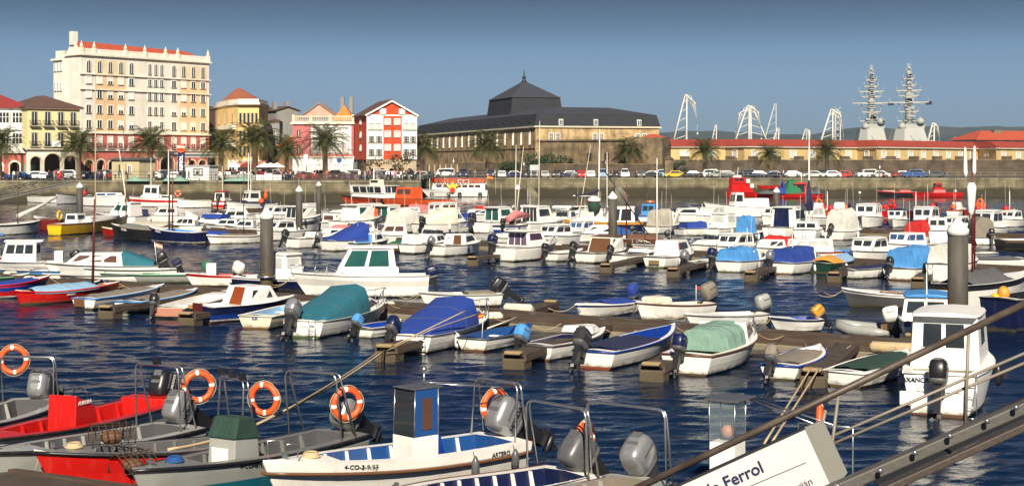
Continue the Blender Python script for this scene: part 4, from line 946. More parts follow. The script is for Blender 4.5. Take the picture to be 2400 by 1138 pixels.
q = MB(); x = a4.X(.45); q.box(x-.18, x+.18, -.55, .55, .42, .5); a4.part(q, 'thwart', paint('red'), .02); a4.arch(.10, 1.25, .8, .2, -.05, lights=(-.45,.0,.45))
ring_buoy('orange life ring between the dark green hood and the tow rope', P(619,934,1.35), 0, R(-18), .29)
def pot(label, p, s=1, rz=0):
    mb = MB()
    for k in range(7):
        a = k*.1*s-.3*s; mb.tube([(a, -.22*s, 0), (a, -.25*s, .15*s), (a, 0, .30*s), (a, .25*s, .15*s), (a, .22*s, 0)], .010, 4)
    for k in range(9):
        a = pi*k/8; mb.tube([(-.3*s, -.25*s*cos(a), .28*s*sin(a)), (.3*s, -.25*s*cos(a), .28*s*sin(a))], .007, 3)
    mb.ball((0,0,.1), .18*s, 1, 8, 5, .6); o = mb.build('crab_pot', [net(), cloth('brown')]); o.location = p; o.rotation_euler = (0,0,rz); tag(o, label, 'crab pot')
pot('brown netted crab pot lying over the bow of the red-bottomed workboat', a4.W(a4.X(.72), .35, .95), 1.3, .4); pot('second netted pot slung lower beside the red hull', a4.W(a4.X(.66), .7, .45), 1.2, .8)
a5 = panga('grey and teal workboat with a dark green hood over its console', (800,1000), (318,1092), 1.6, 'teal', 'lightgrey', 'teal', 'darkgrey', boot='teal', body2='lightgrey', deck='grey', group=FG, zs=.75)
honda(a5, .1, tilt=22, sc=1.2); a5.arch(.16, 1.35, .9, .3, .15); ring_buoy('orange life ring on the frame left of the tall blue console', P(813,945,1.3), 0, R(30), .29)
q = MB(); x = a5.X(.60); q.hexa([(x-.5,-.34,.1),(x+.3,-.34,.1),(x+.3,.34,.1),(x-.5,.34,.1)], [(x-.4,-.32,1.15),(x+.22,-.32,1.2),(x+.22,.32,1.2),(x-.4,.32,1.15)]); a5.part(q, 'console', paint('lightgrey'), .02)
q = MB(); q.box(x+.27, x+.31, -.2, .2, .45, .9); a5.part(q, 'console_hatch', paint('white'), .01); q = MB(); q.hexa([(x-.48,-.35,1.0),(x+.28,-.35,1.08),(x+.28,.35,1.08),(x-.48,.35,1.0)], [(x-.36,-.27,1.42),(x+.10,-.30,1.46),(x+.10,.30,1.46),(x-.36,.27,1.42)]); a5.part(q, 'canvas_hood', cloth('darkgreen'), .03)
a5.name_on('4-CO-8-12-97', .13, .62, 1, .82, 'black', .0012).fender(.42, 1, 'tan', .075, .35)
a6 = panga('white workboat with tall blue and white console, blue interior and silver outboard', (1178,1018), (628,1072), 1.85, 'offwhite', 'white', 'offwhite', 'midblue', boot='offwhite', F=.66, deck='white', rub='brown', rubz=.2, group=FG, zs=.74, zb=1.0)
honda(a6, .05, tilt=22, sc=1.35); a6.arch(.06, 1.15, .8, .22, -.08)
q = MB(); x = a6.X(.42); q.box(x-.3, x+.32, -.32, .32, .08, 1.02, 0); a6.part(q, 'console', paint('white'), .015)
q = MB(); q.box(x-.3, x+.26, .325, .335, .1, 2.0, 0) if False else q.hexa([(x-.62,-.33,.08),(x-.31,-.33,.08),(x-.31,.33,.08),(x-.62,.33,.08)], [(x-.34,-.33,1.0),(x-.305,-.33,1.0),(x-.305,.33,1.0),(x-.34,.33,1.0)]); a6.part(q, 'seat_back', paint('blue'))
q = MB()
for yy in (-.31, .31): q.quad((x-.3,yy,1.03), (x+.3,yy,1.03), (x+.26,yy,1.92), (x-.3,yy,1.92))
q.quad((x-.31,-.31,1.03), (x-.31,.31,1.03), (x-.31,.31,1.92), (x-.31,-.31,1.92)); a6.part(q, 'screen_side', paint('midblue'))
q = MB(); q.quad((x+.31,-.30,1.03), (x+.31,.30,1.03), (x+.27,.30,1.9), (x+.27,-.30,1.9)); a6.part(q, 'windscreen', glassy('dark'))
q = MB(); q.box(x-.14, x+.10, .312, .326, 1.15, 1.75); a6.part(q, 'side_window', glassy('brown'))
q = MB(); q.hexa([(x-.42,-.33,1.92),(x+.32,-.33,1.92),(x+.32,.33,1.92),(x-.42,.33,1.92)], [(x-.42,-.33,1.945),(x+.32,-.33,1.945),(x+.32,.33,1.945),(x-.42,.33,1.945)]); a6.part(q, 'console_roof', paint('darkgrey'), .01)
for p, r_ in (((x+.3,-.31,1.0),(x+.27,-.31,1.93)),((x+.3,.31,1.0),(x+.27,.31,1.93)),((x-.3,.31,1.0),(x-.3,.31,1.93)),((x-.5,0,1.94),(.1,.4,1.75)),((x-.5,-.2,1.94),(.1,-.4,1.75))): a6.part(MB().tube([p, r_], .013, 5), 'roof_post', metal())
q = MB(); q.tube([(x-.2,0,1.95),(x-.2,0,2.2)], .025, 6); q.ball((x-.2,0,2.25), .06); a6.part(q, 'masthead_lamp', metal())
a6.name_on('4-CO-2-9-97', .12, .74, 1, .86, 'black', .0012).name_on('ARTERO', .13, .16, 1, .78, 'black', .0012).fender(.30, 1, 'darkgrey', .08, .34).fender(.10, 1, 'darkgrey', .08, .30)
q = MB(); q.box(a6.X(.6)-.35, a6.X(.6)+.3, -.3, .25, .1, .38); a6.part(q, 'net_pile', net(), .08)
ring_buoy('orange life ring beside the silver outboard of the tall-console boat', P(1160,950,1.3), 0, R(38), .29)
q = MB(); x = a6.X(.97); q.tube([(x-.35,.28,1.0),(x-.35,.28,1.25),(x-.1,.3,1.25)], .012, 5); q.tube([(x+.1,0,1.0),(x+.1,0,1.3),(x-.2,.1,1.3)], .012, 5); a6.part(q, 'bow_fairlead', metal())
a7 = panga('white boat with dark blue inner hull and black outboard cropped by the bottom edge', (1340,1098), (900,1150), 1.75, 'white', 'white', 'white', 'navy', boot='white', F=.62, deck='white', rub='brown', group=FG, zs=.7, zb=.9)
honda(a7, .1, 'SUZUKI' if False else '', 'darkgrey', 34, 1.25) if False else a7.ob('darkgrey', 50, .1, 1.2, big=True); a7.arch(.10, 1.25, 1.0, .16, .05)
a8 = panga('grey workboat with sheeted stern and hooped steel frame beside the sloping gangway', (1500,1128), (1130,1200), 1.6, 'grey', 'lightgrey', 'darkgrey', 'taupe', group=FG, zs=.6, zb=.85)
a8.ob('silver', 40, -.1, 1.2, big=True); a8.arch(.12, 1.35, 1.15, .12, .02); ring_buoy('faded orange life ring hung on the hooped frame left of the lone silver outboard', P(1370,1030,1.2), 0, R(60), .29)
a9 = panga('workboat with a clear-glazed white console half hidden by the white notice board', (1930,1120), (1560,1270), 1.7, 'lightgrey', 'white', 'grey', 'paleblue', group=FG, zs=.7, zb=.9)
c9 = P(1705,1060,.9); lx = (a9.M.inverted() @ c9); x, y = lx.x, lx.y
q = MB(); q.box(x-.25, x+.25, y-.25, y+.25, .1, 1.12); a9.part(q, 'console', paint('white'), .01)
q = MB()
for A_, B_ in (((x+.24,y-.25),(x+.24,y+.25)), ((x-.24,y+.25),(x+.24,y+.25))): q.quad((*A_,1.14), (*B_,1.14), (*B_,1.85), (*A_,1.85))
a9.part(q, 'clear_screen', clear()); q = MB(); q.box(x-.55, x+.3, y-.34, y+.34, 1.87, 1.91); a9.part(q, 'console_roof', paint('darkgrey'), .01)
[a9.part(MB().tube([(x+u,y+v,1.1),(x+u,y+v,1.88)], .014, 5), 'roof_post', metal()) for u in (-.25,.25) for v in (-.25,.25)]
q = MB(); q.tube([(x-.5,y,1.9),(-.1,-.2,1.62)], .016, 5); q.tube([(x-.5,y+.15,1.9),(-.1,.2,1.62)], .016, 5); q.tube([(-.1,-.5,.7),(-.1,-.5,1.62),(-.1,.5,1.62),(-.1,.5,.7)], .02, 6); a9.part(q, 'frame', metal())
tag(MB().ball((0,0,0), .12, 0, 12, 8).build('buoy', plain('salmon', .6)), 'pale orange round float inside the glazed console', 'buoy').location = a9.W(x, y, 1.3)
ring_buoy('orange and white life ring seen edge-on behind the top corner of the notice board', P(1922,985,1.2), 0, R(75), .28)
def coil(label, p, c='tan', R_=.16):
    q = MB()
    for k in range(4): q.torus((0,0,.018+.022*k), R_*(1-.1*k), .018, 'z', 18, 5)
    o = q.build('rope_coil', plain(c, .95)); o.location = p; tag(o, label, 'rope')
def bucket(label, p, c):
    o = MB().lathe([(.10,0),(.14,.26),(.15,.26),(.13,.24),(.09,.03),(.01,.03)], (0,0,0), 14, caps=False).build('bucket', plain(c, .5)); o.location = p; MB().tube([(-.145,0,.26),(-.1,.08,.36),(0,.1,.38),(.1,.08,.36),(.145,0,.26)], .006, 4).build('handle', metal(), o); tag(o, label, 'bucket')
for bb, t0_, t1_, c_ in ((a3,.52,.68,'brown'),(a5,.22,.38,'darkgreen'),(a6,.55,.72,'darkgrey'),(a4,.52,.66,'taupe'),(a1,.3,.45,'brown'),(a8,.3,.6,'taupe')):
    w_ = bb.hb(t0_)-.3; bb.part(heap(bb.X(t0_), bb.X(t1_), -w_, w_*.8, .07, .34, int(t0_*90)+len(c_)), 'net_heap', net() if c_ != 'darkgreen' else cloth('darkgreen'))
coil('tan rope coil on the foredeck of the tall-console boat', a6.W(a6.X(.84), 0, a6.zs(.84)+.04)); coil('blue rope coil on the foredeck of the grey and teal boat', a5.W(a5.X(.84), 0, a5.zs(.84)+.04), 'midblue'); coil('tan rope coil on the bow deck of the red-bottomed boat', a4.W(a4.X(.84), -.1, a4.zs(.84)+.04)); coil('green rope coil inside the stern of the white tall-console boat', a6.W(a6.X(.2), -.3, .09), 'green', .2)
bucket('black bucket on the floor of the white tall-console boat', a6.W(a6.X(.62), -.35, .09), 'black'); bucket('white bucket on the floor of the grey and teal boat', a5.W(a5.X(.35), -.2, .09), 'white'); bucket('blue bucket on the floor of the red-bottomed boat', a4.W(a4.X(.3), 0, .09), 'blue'); bucket('yellow bucket on the floor of the red-interior boat', a2.W(a2.X(.7), .2, .09), 'yellow')
for lb_, bb, t_, c_ in (('white fish crate stacked in the middle of the grey boat with dark side openings', a3, .45, 'white'), ('blue fish crate aft in the grey boat with dark side openings', a3, .28, 'midblue')):
    q = MB(); q.box(-.35,.35,-.22,.22,0,.03)
    for a_ in ((-.35,.35,-.22,-.19),(-.35,.35,.19,.22),(-.35,-.32,-.19,.19),(.32,.35,-.19,.19)): q.box(*a_, .03, .2)
    o = q.build('fish_crate', plain(c_, .5)); o.location = bb.W(bb.X(t_), 0, .1); o.rotation_euler = (0,0,bb.hd+.2); tag(o, lb_, 'crate')
# ---------------------------------------------------------------- row on the near side of the long pontoon
RB = 'small boats berthed on the near side of the long pontoon'
b = Boat('rowing_boat', 'red and blue rowing boat with a white bottom at the left edge', (-45,700), T=(117,645), B=1.6, F=.6, col='red', body2='blue', anti='white', boot='white', top='red', tw=.5, sheer=.5, rake=.5, inner='blue', rub='red', group=RB); b.tarp(.05,.8,'blue',.05)
b = Boat('rowing_boat', 'dark green dinghy covered with nets behind the red and blue boat', (-30,672), T=(70,640), B=1.4, F=.45, col='darkgreen', anti='darkgreen', boot='darkgreen', inner='green', rub='green', tw=.5, group=RB)
b = Boat('rowing_boat', 'slim dark teal rowing boat between the two red boats', (150,694), T=(245,655), B=1.3, F=.5, col='teal', anti='black', boot='teal', inner='darkgreen', rub='teal', tw=.3, sheer=.5, group=RB); b.tarp(.05,.8,'teal',.02)
b = Boat('sailing_boat', 'red double-ended boat under a sky blue tarpaulin with a brown mast', (48,714), T=(280,660), B=1.55, F=0.5, col='red', anti='black', boot='red', tw=.06, sheer=.35, rake=.4, inner='wood', rub='red', rubr=.04, group=RB, well=(.1,.85,.1,.1))
b.tarp(.12,.72,'paleblue',.22,1.0).mast(.74, 4.1, 'maroon', .07, .0, leany=-.15); b.name_on('DORALIT', .12, .42, -1, .6, 'white')
b = Boat('rowing_boat', 'white-hulled dinghy with sky blue rim and grey tarpaulin, dark panel on its stern', (198,724), T=(385,665), B=1.5, F=0.45, col='white', anti='black', boot='white', top='white', inner='blue', rub='skyblue', group=RB, tw=.75); b.tarp(.05,.78,'taupe',.08,.8)
q = MB(); q.box(b.xg(0)-.08, b.xg(0)-.0, -.05, .42, .12, .46); b.part(q, 'stern_panel', paint('brown'))
b = Boat('rowing_boat', 'white dinghy with pale blue rim and brown tarpaulin, black outboard alongside', (300,732), T=(462,675), B=1.55, F=0.45, col='white', anti='black', boot='white', top='white', inner='blue', rub='skyblue', group=RB, tw=.8); b.tarp(.1,.85,'taupe',.05,.84); b.stern_name('7-II-3', .16)
b = Boat('dinghy', 'long white skiff with a salmon-coloured stern and upright black outboard', (393,746), T=(572,672), B=1.6, F=0.42, col='white', body2='white', anti='brown', boot='cream', top='white', inner='white', rub='cream', group=RB, tw=.85); b.ob('black', 18, .5, 1.05).thwarts((.3,.55))
q = MB(); q.box(b.xg(0)-.05, b.xg(0)-.002, -b.hb(0), b.hb(0), .1, b.zs(0)*.98); b.part(q, 'transom_board', paint('salmon'))
b = Boat('cabin_boat', 'navy blue cabin boat with red bottom, white deck and brown cabin door', (474,754), T=(690,692), B=1.9, F=0.58, col='blue', body2='navy', top='navy', anti='red', boot='white', rub='navy', group=RB, well=(.05,.4,.2,.45), inner='white'); b.house(.36,.76,.72,fr=.6,br=.28,wins='s1 p1',door=('a',.3,.75,.0,.95,'rust'))
q = MB(); q.box(b.xg(0)-.06, b.xg(0)-.01, -.15, .45, .42, .74); b.part(q, 'stern_board', paint('maroon')); q = MB(); q.box(b.xg(0)-.065, b.xg(0)-.01, .5, .66, .5, .62); b.part(q, 'registration_plate', paint('amber'))
b = Boat('dinghy', 'small shabby white boat with rust streaks and blue lettering on the stern', (600,770), T=(745,702), B=1.6, F=0.48, col='cream', anti='rust', boot='cream', inner='paleblue', rub='cream', group=RB, tw=.85); b.stern_name('IIX', .2, 'blue'); b.thwarts((.3,.55)); q = MB(); q.box(.2,1.0,-.3,.3,.1,.4); b.part(q, 'fish_box', paint('blue'))
b = Boat('sports_cruiser', 'cream sports cruiser under a large teal canopy with a big silver outboard', (712,790), T=(903,700), B=2.0, F=0.58, col='white', body2='white', anti='green', boot='white', inner='white', rub='lightgrey', rubr=.02, group=RB, sheer=.4, rake=.7, well=(.02,.55,.25,.4))
b.house(.52,.86,.42,fr=.9,br=0,wins='s1 p1',glass='brown').shield(.66,.55,.8,.4,'brown').cover(.05,.55,.22,1.02,'teal',k=.97).rail(.66,.45).ob('silver', 36, .35, 1.2, big=True).ladder(-.4)
b = Boat('dinghy', 'low white dinghy with a small sky blue outboard cover beside the teal canopy boat', (848,792), T=(940,748), B=1.3, F=0.36, col='white', anti='black', boot='white', group=RB, inner='blue', well=(.05,.8,.15,.08)); b.ob('skyblue', 30, .1, .95, cowlname='motor_cover').thwarts((.4,))
b = Boat('cabin_boat', 'white cabin boat under a royal blue cover, ladder on its stern', (960,826), T=(1143,730), B=2.0, F=0.56, col='white', anti='darkred', boot='white', rub='darkgrey', rubr=.02, group=RB, sheer=.35, rake=.6, inner='white', well=(.02,.5,.25,.4))
b.house(.50,.88,.45,fr=.6,br=0,wins='s1 p1').cover(.04,.58,.2,.98,'blue',k=.97).rail(.72,.5).ladder(-.5).fender(.25,-1,'white',.1,.45).ob('navy', 34, .55, 1.2)
b = Boat('dinghy', 'plain white dinghy with blue inside left of the blue-hooded outboard', (1108,822), T=(1245,757), B=1.4, F=0.42, col='white', anti='darkred', boot='white', group=RB, inner='midblue', deck='midblue', well=(.04,.85,.1,.1)); b.thwarts((.25,.55)).flag(.04,.9,'red',-.3,.1,'yellow',.25)
q = MB(); q.tube([(.3,-.4,.75),(3.6,.1,.85)], .025, 6); b.part(q, 'oar', paint('cream'))
b = Boat('dinghy', 'white dinghy with deep blue inside and a sky blue hooded outboard', (1258,843), T=(1418,767), B=1.5, F=0.46, col='white', anti='darkred', boot='white', group=RB, inner='navy', sheer=.35, well=(.08,.6,.12,.1)); b.ob('skyblue', 20, .45, 1.2, cowlname='motor_cover').thwarts((.3,))
b.house(.6,.9,.22,fr=.5,br=.05,z0=.62)
b = Boat('dinghy', 'white launch with bright blue inner bow, navy cover and black hooded outboard', (1393,862), T=(1582,758), B=1.75, F=0.5, col='white', anti='red', boot='white', group=RB, inner='blue', deck='white', rub='blue', sheer=.55, rake=.5, well=(.04,.93,.14,.15)); b.tarp(.08,.55,'navy',.10,.9).ob('black', 28, .35, 1.35, cowlname='motor_cover')
b = Boat('cabin_boat', 'white cabin boat with pale green canvas top and dark red bottom', (1610,878), T=(1765,768), B=1.95, F=0.58, col='white', anti='maroon', boot='white', group=RB, rub='brown', sheer=.4, rake=.45, inner='white', well=(.03,.55,.14,.25))
b.house(.52,.84,.66,fr=.45,br=.1,wins='s1 p1',glass='brown').cover(.26,.56,.62,.68,'palegreen',k=.84).ob('navy', 12, .15, 1.15).rail(.75,.35)
b = Boat('dinghy', 'small pale blue dinghy with grey tarpaulin and brown-hooded outboard', (1828,890), T=(1922,806), B=1.4, F=0.42, col='white', top='white', anti='black', boot='white', group=RB, inner='white', rub='blue', sheer=.4, well=(.05,.9,.12,.15)); b.tarp(.1,.72,'taupe',.06,.8).ob('taupe', 30, .2, 1.1, cowlname='motor_cover')
b = Boat('dinghy', 'white dinghy with green rim and dark net cover right of the pale blue dinghy', (1980,906), T=(2128,818), B=1.5, F=0.42, col='white', anti='brown', boot='white', group=RB, inner='green', rub='white', sheer=.4, well=(.05,.9,.12,.15)); b.tarp(.12,.85,'darkgreen',.05,.8)
b = Boat('pilothouse_boat', 'large white wheelhouse boat lettered BAXANCA moored beside the gangway', (2203,974), L=5.2, hd=68, B=2.15, F=1.0, col='white', body2='white', anti='darkred', boot='white', group=RB, rub='white', sheer=.25, rake=.6, inner='white', well=(.02,.22,.2,.6))
b.house(.20,.66,1.35,w=1.72,wt=.92,fr=.35,br=.03,roof=.25,wins='a2n s1n p1n f2',glass='dark').ob('black', 4, .0, 1.4, dz=-.38).ladder(-.75); b.stern_name('BAXANCA', .155, 'navy', .62, .78, .003); b.rail(.66,.5,1.0).fender(.5,-1,'black',.11,.5)
q = MB(); q.box(b.xg(0)-.16, b.xg(0)-.08, .62, .95, .25, .6); b.part(q, 'transom_box', paint('white'), .03)
# ---------------------------------------------------------------- far side of the long pontoon
RC = 'boats berthed on the far side of the long pontoon'
b = Boat('pilothouse_boat', 'blue-roofed white boat cut off by the left edge above the long pontoon', (8,630), L=5, hd=200, B=1.9, F=.7, col='white', top='red', anti='red', boot='white', group=RC); b.house(.05,.45,1.3,w=1.2,col='white',roof=.2,rcol='skyblue')
b = Boat('pilothouse_boat', 'white boat with boxy wheelhouse above the left end of the long pontoon', (172,630), L=5.0, hd=185, B=1.9, F=.42, col='white', anti='black', boot='white', group=RC, well=(.02,.35,.15,.2)); b.house(.40,.78,1.2,w=1.35,fr=.3,br=0,z0=.45,roof=.35,wins='s2 p3 f1 a1').ob('black', 25, 0, 1.3)
q = MB(); q.box(.5,1.0,.1,.6,.3,1.1); b.part(q, 'engine_box', paint('white'), .02)
b = Boat('dinghy', 'low blue-decked skiff in front of the boxy white wheelhouse boat', (172,648), L=3.6, hd=190, B=1.2, F=.35, col='skyblue', anti='black', boot='skyblue', group=RC, inner='blue')
b = Boat('cabin_boat', 'white low cabin cruiser with a green folded cover and black outboard, flag at stern', (372,648), L=5.6, hd=185, B=2.0, F=.62, col='white', anti='black', boot='white', group=RC, well=(.02,.35,.2,.3), rake=.6); b.house(.32,.84,.72,fr=.8,br=.1,wins='s2 p3 f2',glass='brown').cover(.04,.33,.25,.85,'teal',k=.85).ob('black', 22, 0, 1.35).flag(.02,1.3,'salmon',.3,.15,'cream',.45)
b = Boat('dinghy', 'white skiff with thin black stripe moored under the flagged cabin cruiser', (330,662), L=4.6, hd=196, B=1.4, F=.42, col='white', anti='black', boot='white', group=RC, rub='black')
b = Boat('dinghy', 'white open boat with blue hooded outboard and the number 71 on its bow', (408,652), L=4.4, hd=200, B=1.5, F=.5, col='white', anti='black', boot='white', group=RC, rub='darkgreen'); b.ob('navy', 20, 0, 1.1, cowlname='motor_cover').name_on('71', .2, .8, 1, .6)
b = Boat('dinghy', 'long green-railed boat with a green hooded outboard', (478,660), L=5, hd=192, B=1.4, F=.42, col='lightgrey', top='green', anti='darkgreen', boot='grey', group=RC, inner='green', rub='green'); b.ob('green', 10, 0, 1.2, cowlname='motor_cover')
b = Boat('dinghy', 'red-rimmed white dinghy with a tall white outboard box', (600,668), L=3.2, hd=188, B=1.3, F=.5, col='white', top='red', anti='maroon', boot='white', group=RC, inner='red', rub='red')
q = MB(); q.box(2.0,2.5,-.25,.25,.4,1.15); b.part(q, 'white_locker', paint('white'), .03)
b = Boat('cabin_boat', 'navy boat with small white wheelhouse partly behind the rusty piling', (565,672), T=(775,650), B=1.6, F=.55, col='navy', anti='navy', boot='navy', top='white', group=RC, well=(.02,.3,.15,.2), sheer=.35, rub='white'); b.house(.38,.63,1.15,w=1.25,fr=.1,br=.1,z0=.6,roof=.1,wins='a1 s1 f1',glass='pale').ob('white', 15, 0, 1.3).rail(.66,.3)
b = Boat('sports_cruiser', 'big white hardtop cruiser with tall raked windows above the long pontoon', (1000,692), L=5.6, hd=186, B=2.35, F=.95, col='white', body2='offwhite', anti='lightgrey', boot='white', group=RC, rake=.8, sheer=.2, rub='lightgrey', rubr=.02, well=(.02,.28,.25,.5))
b.house(.24,.72,.42,w=2.0,fr=.25,br=.0).house(.26,.70,.95,w=1.8,wt=.80,fr=.55,br=.12,z0=1.33,zf=1.33,roof=.2,wins='p2d s3d f3d a2d',glass='green',over=.18).rail(.62,.35).ob('navy', 5, .2, 1.3,dz=-.3).antenna(2.6,.2,2.3,1.5,.1).antenna(2.4,-.2,2.3,1.1,-.1)
b = Boat('dinghy', 'white skiff with grey sheet and a tipped-up black outboard right of the hardtop cruiser', (1166,714), T=(982,684), B=1.5, F=0.5, col='white', anti='darkred', boot='white', group=RC, rub='lightgrey', inner='white'); b.tarp(.08,.45,'taupe',.1,.85).ob('black', 45, 0, 1.5)
b = Boat('dinghy', 'blue and white dinghy with covered gear, leftmost of the boats past the gap', (1478,728), T=(1350,712), B=1.4, F=0.42, col='white', top='blue', anti='white', boot='white', group=RC, inner='midblue', rub='white', sheer=.5); b.tarp(.1,.6,'blue',.14,.9).ob('blue', 10, 0, 1.3, cowlname='motor_cover')
b = Boat('dinghy', 'white boat with a cream tarpaulin bundle and grey netted outboard', (1652,738), T=(1490,708), B=1.6, F=0.5, col='white', anti='lightgrey', boot='white', group=RC, rub='brown', inner='cream', sheer=.45); b.thwarts((.3,.5)).ob('taupe', 12, 0, 1.5, cowlname='motor_cover')
q = MB(); x = b.X(.75); q.box(x-.5, x+.4, -.5, .5, .6, .9); b.part(q, 'tarpaulin_bundle', cloth('cream'), .12); b.flag(.05,.7,'red',-.4,0,None,.2)
b = Boat('dinghy', 'white fibreglass dinghy with a grey outboard, second from right before the inflatable', (1778,757), T=(1605,735), B=1.5, F=0.4, col='white', anti='white', boot='white', group=RC, rub='lightgrey', inner='white', sheer=.3); b.thwarts((.3,.55),'offwhite').ob('lightgrey', 8, 0, 1.3)
b = Boat('dinghy', 'white dinghy with blue inner lining and a yellow and grey tilted outboard', (1908,772), T=(1802,742), B=1.6, F=0.42, col='white', top='white', anti='navy', boot='white', group=RC, rub='navy', inner='blue', sheer=.3, L=4.2); b.thwarts((.35,)).ob('amber', 30, .1, 1.0)
# inflatable
s_, e_ = P(2080,790), P(1965,782); t = thing('inflatable_boat', 'grey inflatable dinghy with white and black outboard near the right end of the long pontoon', 'inflatable', (s_.x,s_.y,0), math.atan2(e_.y-s_.y, e_.x-s_.x)); L_ = (e_-s_).length
tb = MB(); pts = [(-.3,.62,.22),(.3,.65,.22),(L_*.6,.62,.24),(L_*.85,.42,.3),(L_,.0,.38),(L_*.85,-.42,.3),(L_*.6,-.62,.24),(.3,-.65,.22),(-.3,-.62,.22)]; tb.tube(pts, [.08,.2,.2,.19,.17,.19,.2,.2,.08], 10); tb.build('tube', paint('lightgrey'), t)
MB().box(0,L_*.8,-.5,.5,.08,.14).build('floor', paint('grey'), t); MB().box(-.04,.04,-.5,.5,.05,.5).build('transom', paint('wood'), t)
fake = type('F', (), {})(); fake.r = t; fake.xg = lambda t_: 0; fake.zs = lambda t_: .45; Boat.ob(fake, 'white', 5, 0, 1.25)
b = Boat('cabin_boat', 'blue and white cabin boat squeezed behind the large wheelhouse boat', (2172,812), L=4.6, hd=75, B=1.9, F=.8, col='white', top='blue', anti='navy', boot='white', group=RC, well=(.02,.3,.2,.4)); b.house(.3,.8,.75,fr=.4,wins='a2 s2 p2',roof=.1,rcol='skyblue').mast(.3,1.7,'white',.03)
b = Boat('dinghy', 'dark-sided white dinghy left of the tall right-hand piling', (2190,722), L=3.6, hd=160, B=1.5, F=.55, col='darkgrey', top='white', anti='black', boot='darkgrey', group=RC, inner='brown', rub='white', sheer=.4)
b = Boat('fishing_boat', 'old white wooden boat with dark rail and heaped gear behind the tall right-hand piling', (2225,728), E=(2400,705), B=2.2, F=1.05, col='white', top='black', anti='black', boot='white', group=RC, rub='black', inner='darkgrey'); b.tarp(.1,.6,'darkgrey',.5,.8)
for dx, h, l in ((.24, 11.5, -.05), (.36, 11.2, .05)): b.mast(dx, 6.0 if l > 0 else 5.8, 'maroon', .045, l, y=(.15 if l > 0 else -.2))
def sailroll(px, y0, y1, Y, r, label, tilt=0):
    c0, c1 = D(px+tilt,Y,ZY(y0,Y)), D(px,Y,ZY(y1,Y)); mb = MB(); n = 8; mb.tube([c1.lerp(c0, i/n) for i in range(n+1)], [r*(.35+.75*(i/n)**.5)*(.55 if i == n else 1) for i in range(n+1)], 10); o = mb.build('furled_sail', cloth('white')); tag(o, label, 'sail')
sailroll(2262,415,345,40,.08,'narrow white furled sail high on the left brown mast',1); sailroll(2284,410,342,40.6,.08,'narrow white furled sail high on the right brown mast',-1); sailroll(2276,428,505,38,.17,'wide white furled sail hanging low between the brown masts',1)
for px, y, c, lb in ((2332,705,'yellow','yellow round buoy hanging at the rail of the old white wooden boat'), (2352,688,'amber','amber fender buoy hanging above the yellow buoy')):
    o = MB().ball((0,0,0), .24, 0, 12, 8, 1.25).build('buoy', plain(c, .5)); o.location = D(px, 39, ZY(y, 39)); tag(o, lb, 'buoy')
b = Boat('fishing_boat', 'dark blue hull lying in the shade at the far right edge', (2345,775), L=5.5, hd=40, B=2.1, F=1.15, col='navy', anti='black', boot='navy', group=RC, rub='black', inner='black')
# ---------------------------------------------------------------- second pontoon, near side
RD = 'boats on the near side of the second pontoon'
def bt(nm, lb, S, grp, L=5, B=2.0, F=.65, **k): 
    b = Boat(nm, lb, S, L=L*.90, B=B, F=F, group=grp, **k); r_ = random.Random(lb)
    b.fender(r_.uniform(.25,.5), -1, r_.choice(['white','white','navy','lightgrey']), .1, .45)
    if nm != 'dinghy' and r_.random() < .5: b.antenna(b.L*r_.uniform(.3,.6), r_.uniform(-.5,.5), b.F+.5, r_.uniform(1.6,3.4), r_.uniform(-.3,.3))
    if nm != 'dinghy' and r_.random() < .6: b.rail(.68, .32, n=4, r=.014)
    return b
W = dict(anti='black', boot='white')
b = bt('cabin_boat', 'white boat with tipped black outboard just right of the rusty piling', (686,582), RD, 4.6, 1.9, .7, **W); b.ob('black', 25, .6, 1.25).house(.5,.85,.4,fr=.4)
b = bt('cabin_boat', 'broad white boat under a bright blue tent cover', (768,588), RD, 5.4, 2.2, .72, hd=45, **W); b.cover(.05,.62,.12,1.2,'blue').house(.58,.88,.6,fr=.5,wins='s1 f2').ladder(.7).ob('grey', 20, .85, 1.1)
b = bt('cabin_boat', 'small white boat with an upright sky blue cover over its cuddy opening', (822,588), RD, 4.2, 1.7, .55, top='green', **W); b.house(.45,.85,.65,fr=.4,wins='s1',door=('a',.15,.85,.0,.9,'skyblue')); b.cover(.1,.48,.1,.1,'skyblue',k=.7)
b = bt('dinghy', 'beige-decked launch carrying a small green dinghy hull, left of the twin mast boat', (893,592), RD, 4.4, 1.7, .45, col='taupe', inner='taupe', anti='black', boot='brown'); q = MB(); q.rings([[(x, y*.45*w_, .62+.16*w_*(1-abs(y))) for y in (-1,-.5,0,.5,1)] for x, w_ in ((.8,.1),(1.2,.8),(1.8,1),(2.4,.8),(2.8,.1))], 0, False, False); b.part(q, 'upturned_tender', paint('green'))
b = bt('cabin_boat', 'white dark-bottomed boat with tall square stern locker beside the dinghy launch', (955,595), RD, 4.8, 1.9, .65, col='white', anti='black', boot='black'); b.house(.02,.22,.6,w=1.2); b.house(.5,.85,.6,fr=.45,wins='s2 f2')
b = bt('cabin_boat', 'white cabin boat with brown door, round emblem and silver outboard', (1022,600), RD, 5.2, 2.1, .68, anti='black', boot='white', rub='darkgrey'); b.house(.42,.85,.72,fr=.7,br=.15,wins='s1 f2',door=('a',.45,.8,.05,.9,'brown')); b.ob('silver', 28, .3, 1.2)
q = MB(); q.torus((b.X(.42)+.05,.52,1.05), .13, .015, 'x', 16, 5); b.part(q, 'emblem', paint('darkgrey'))
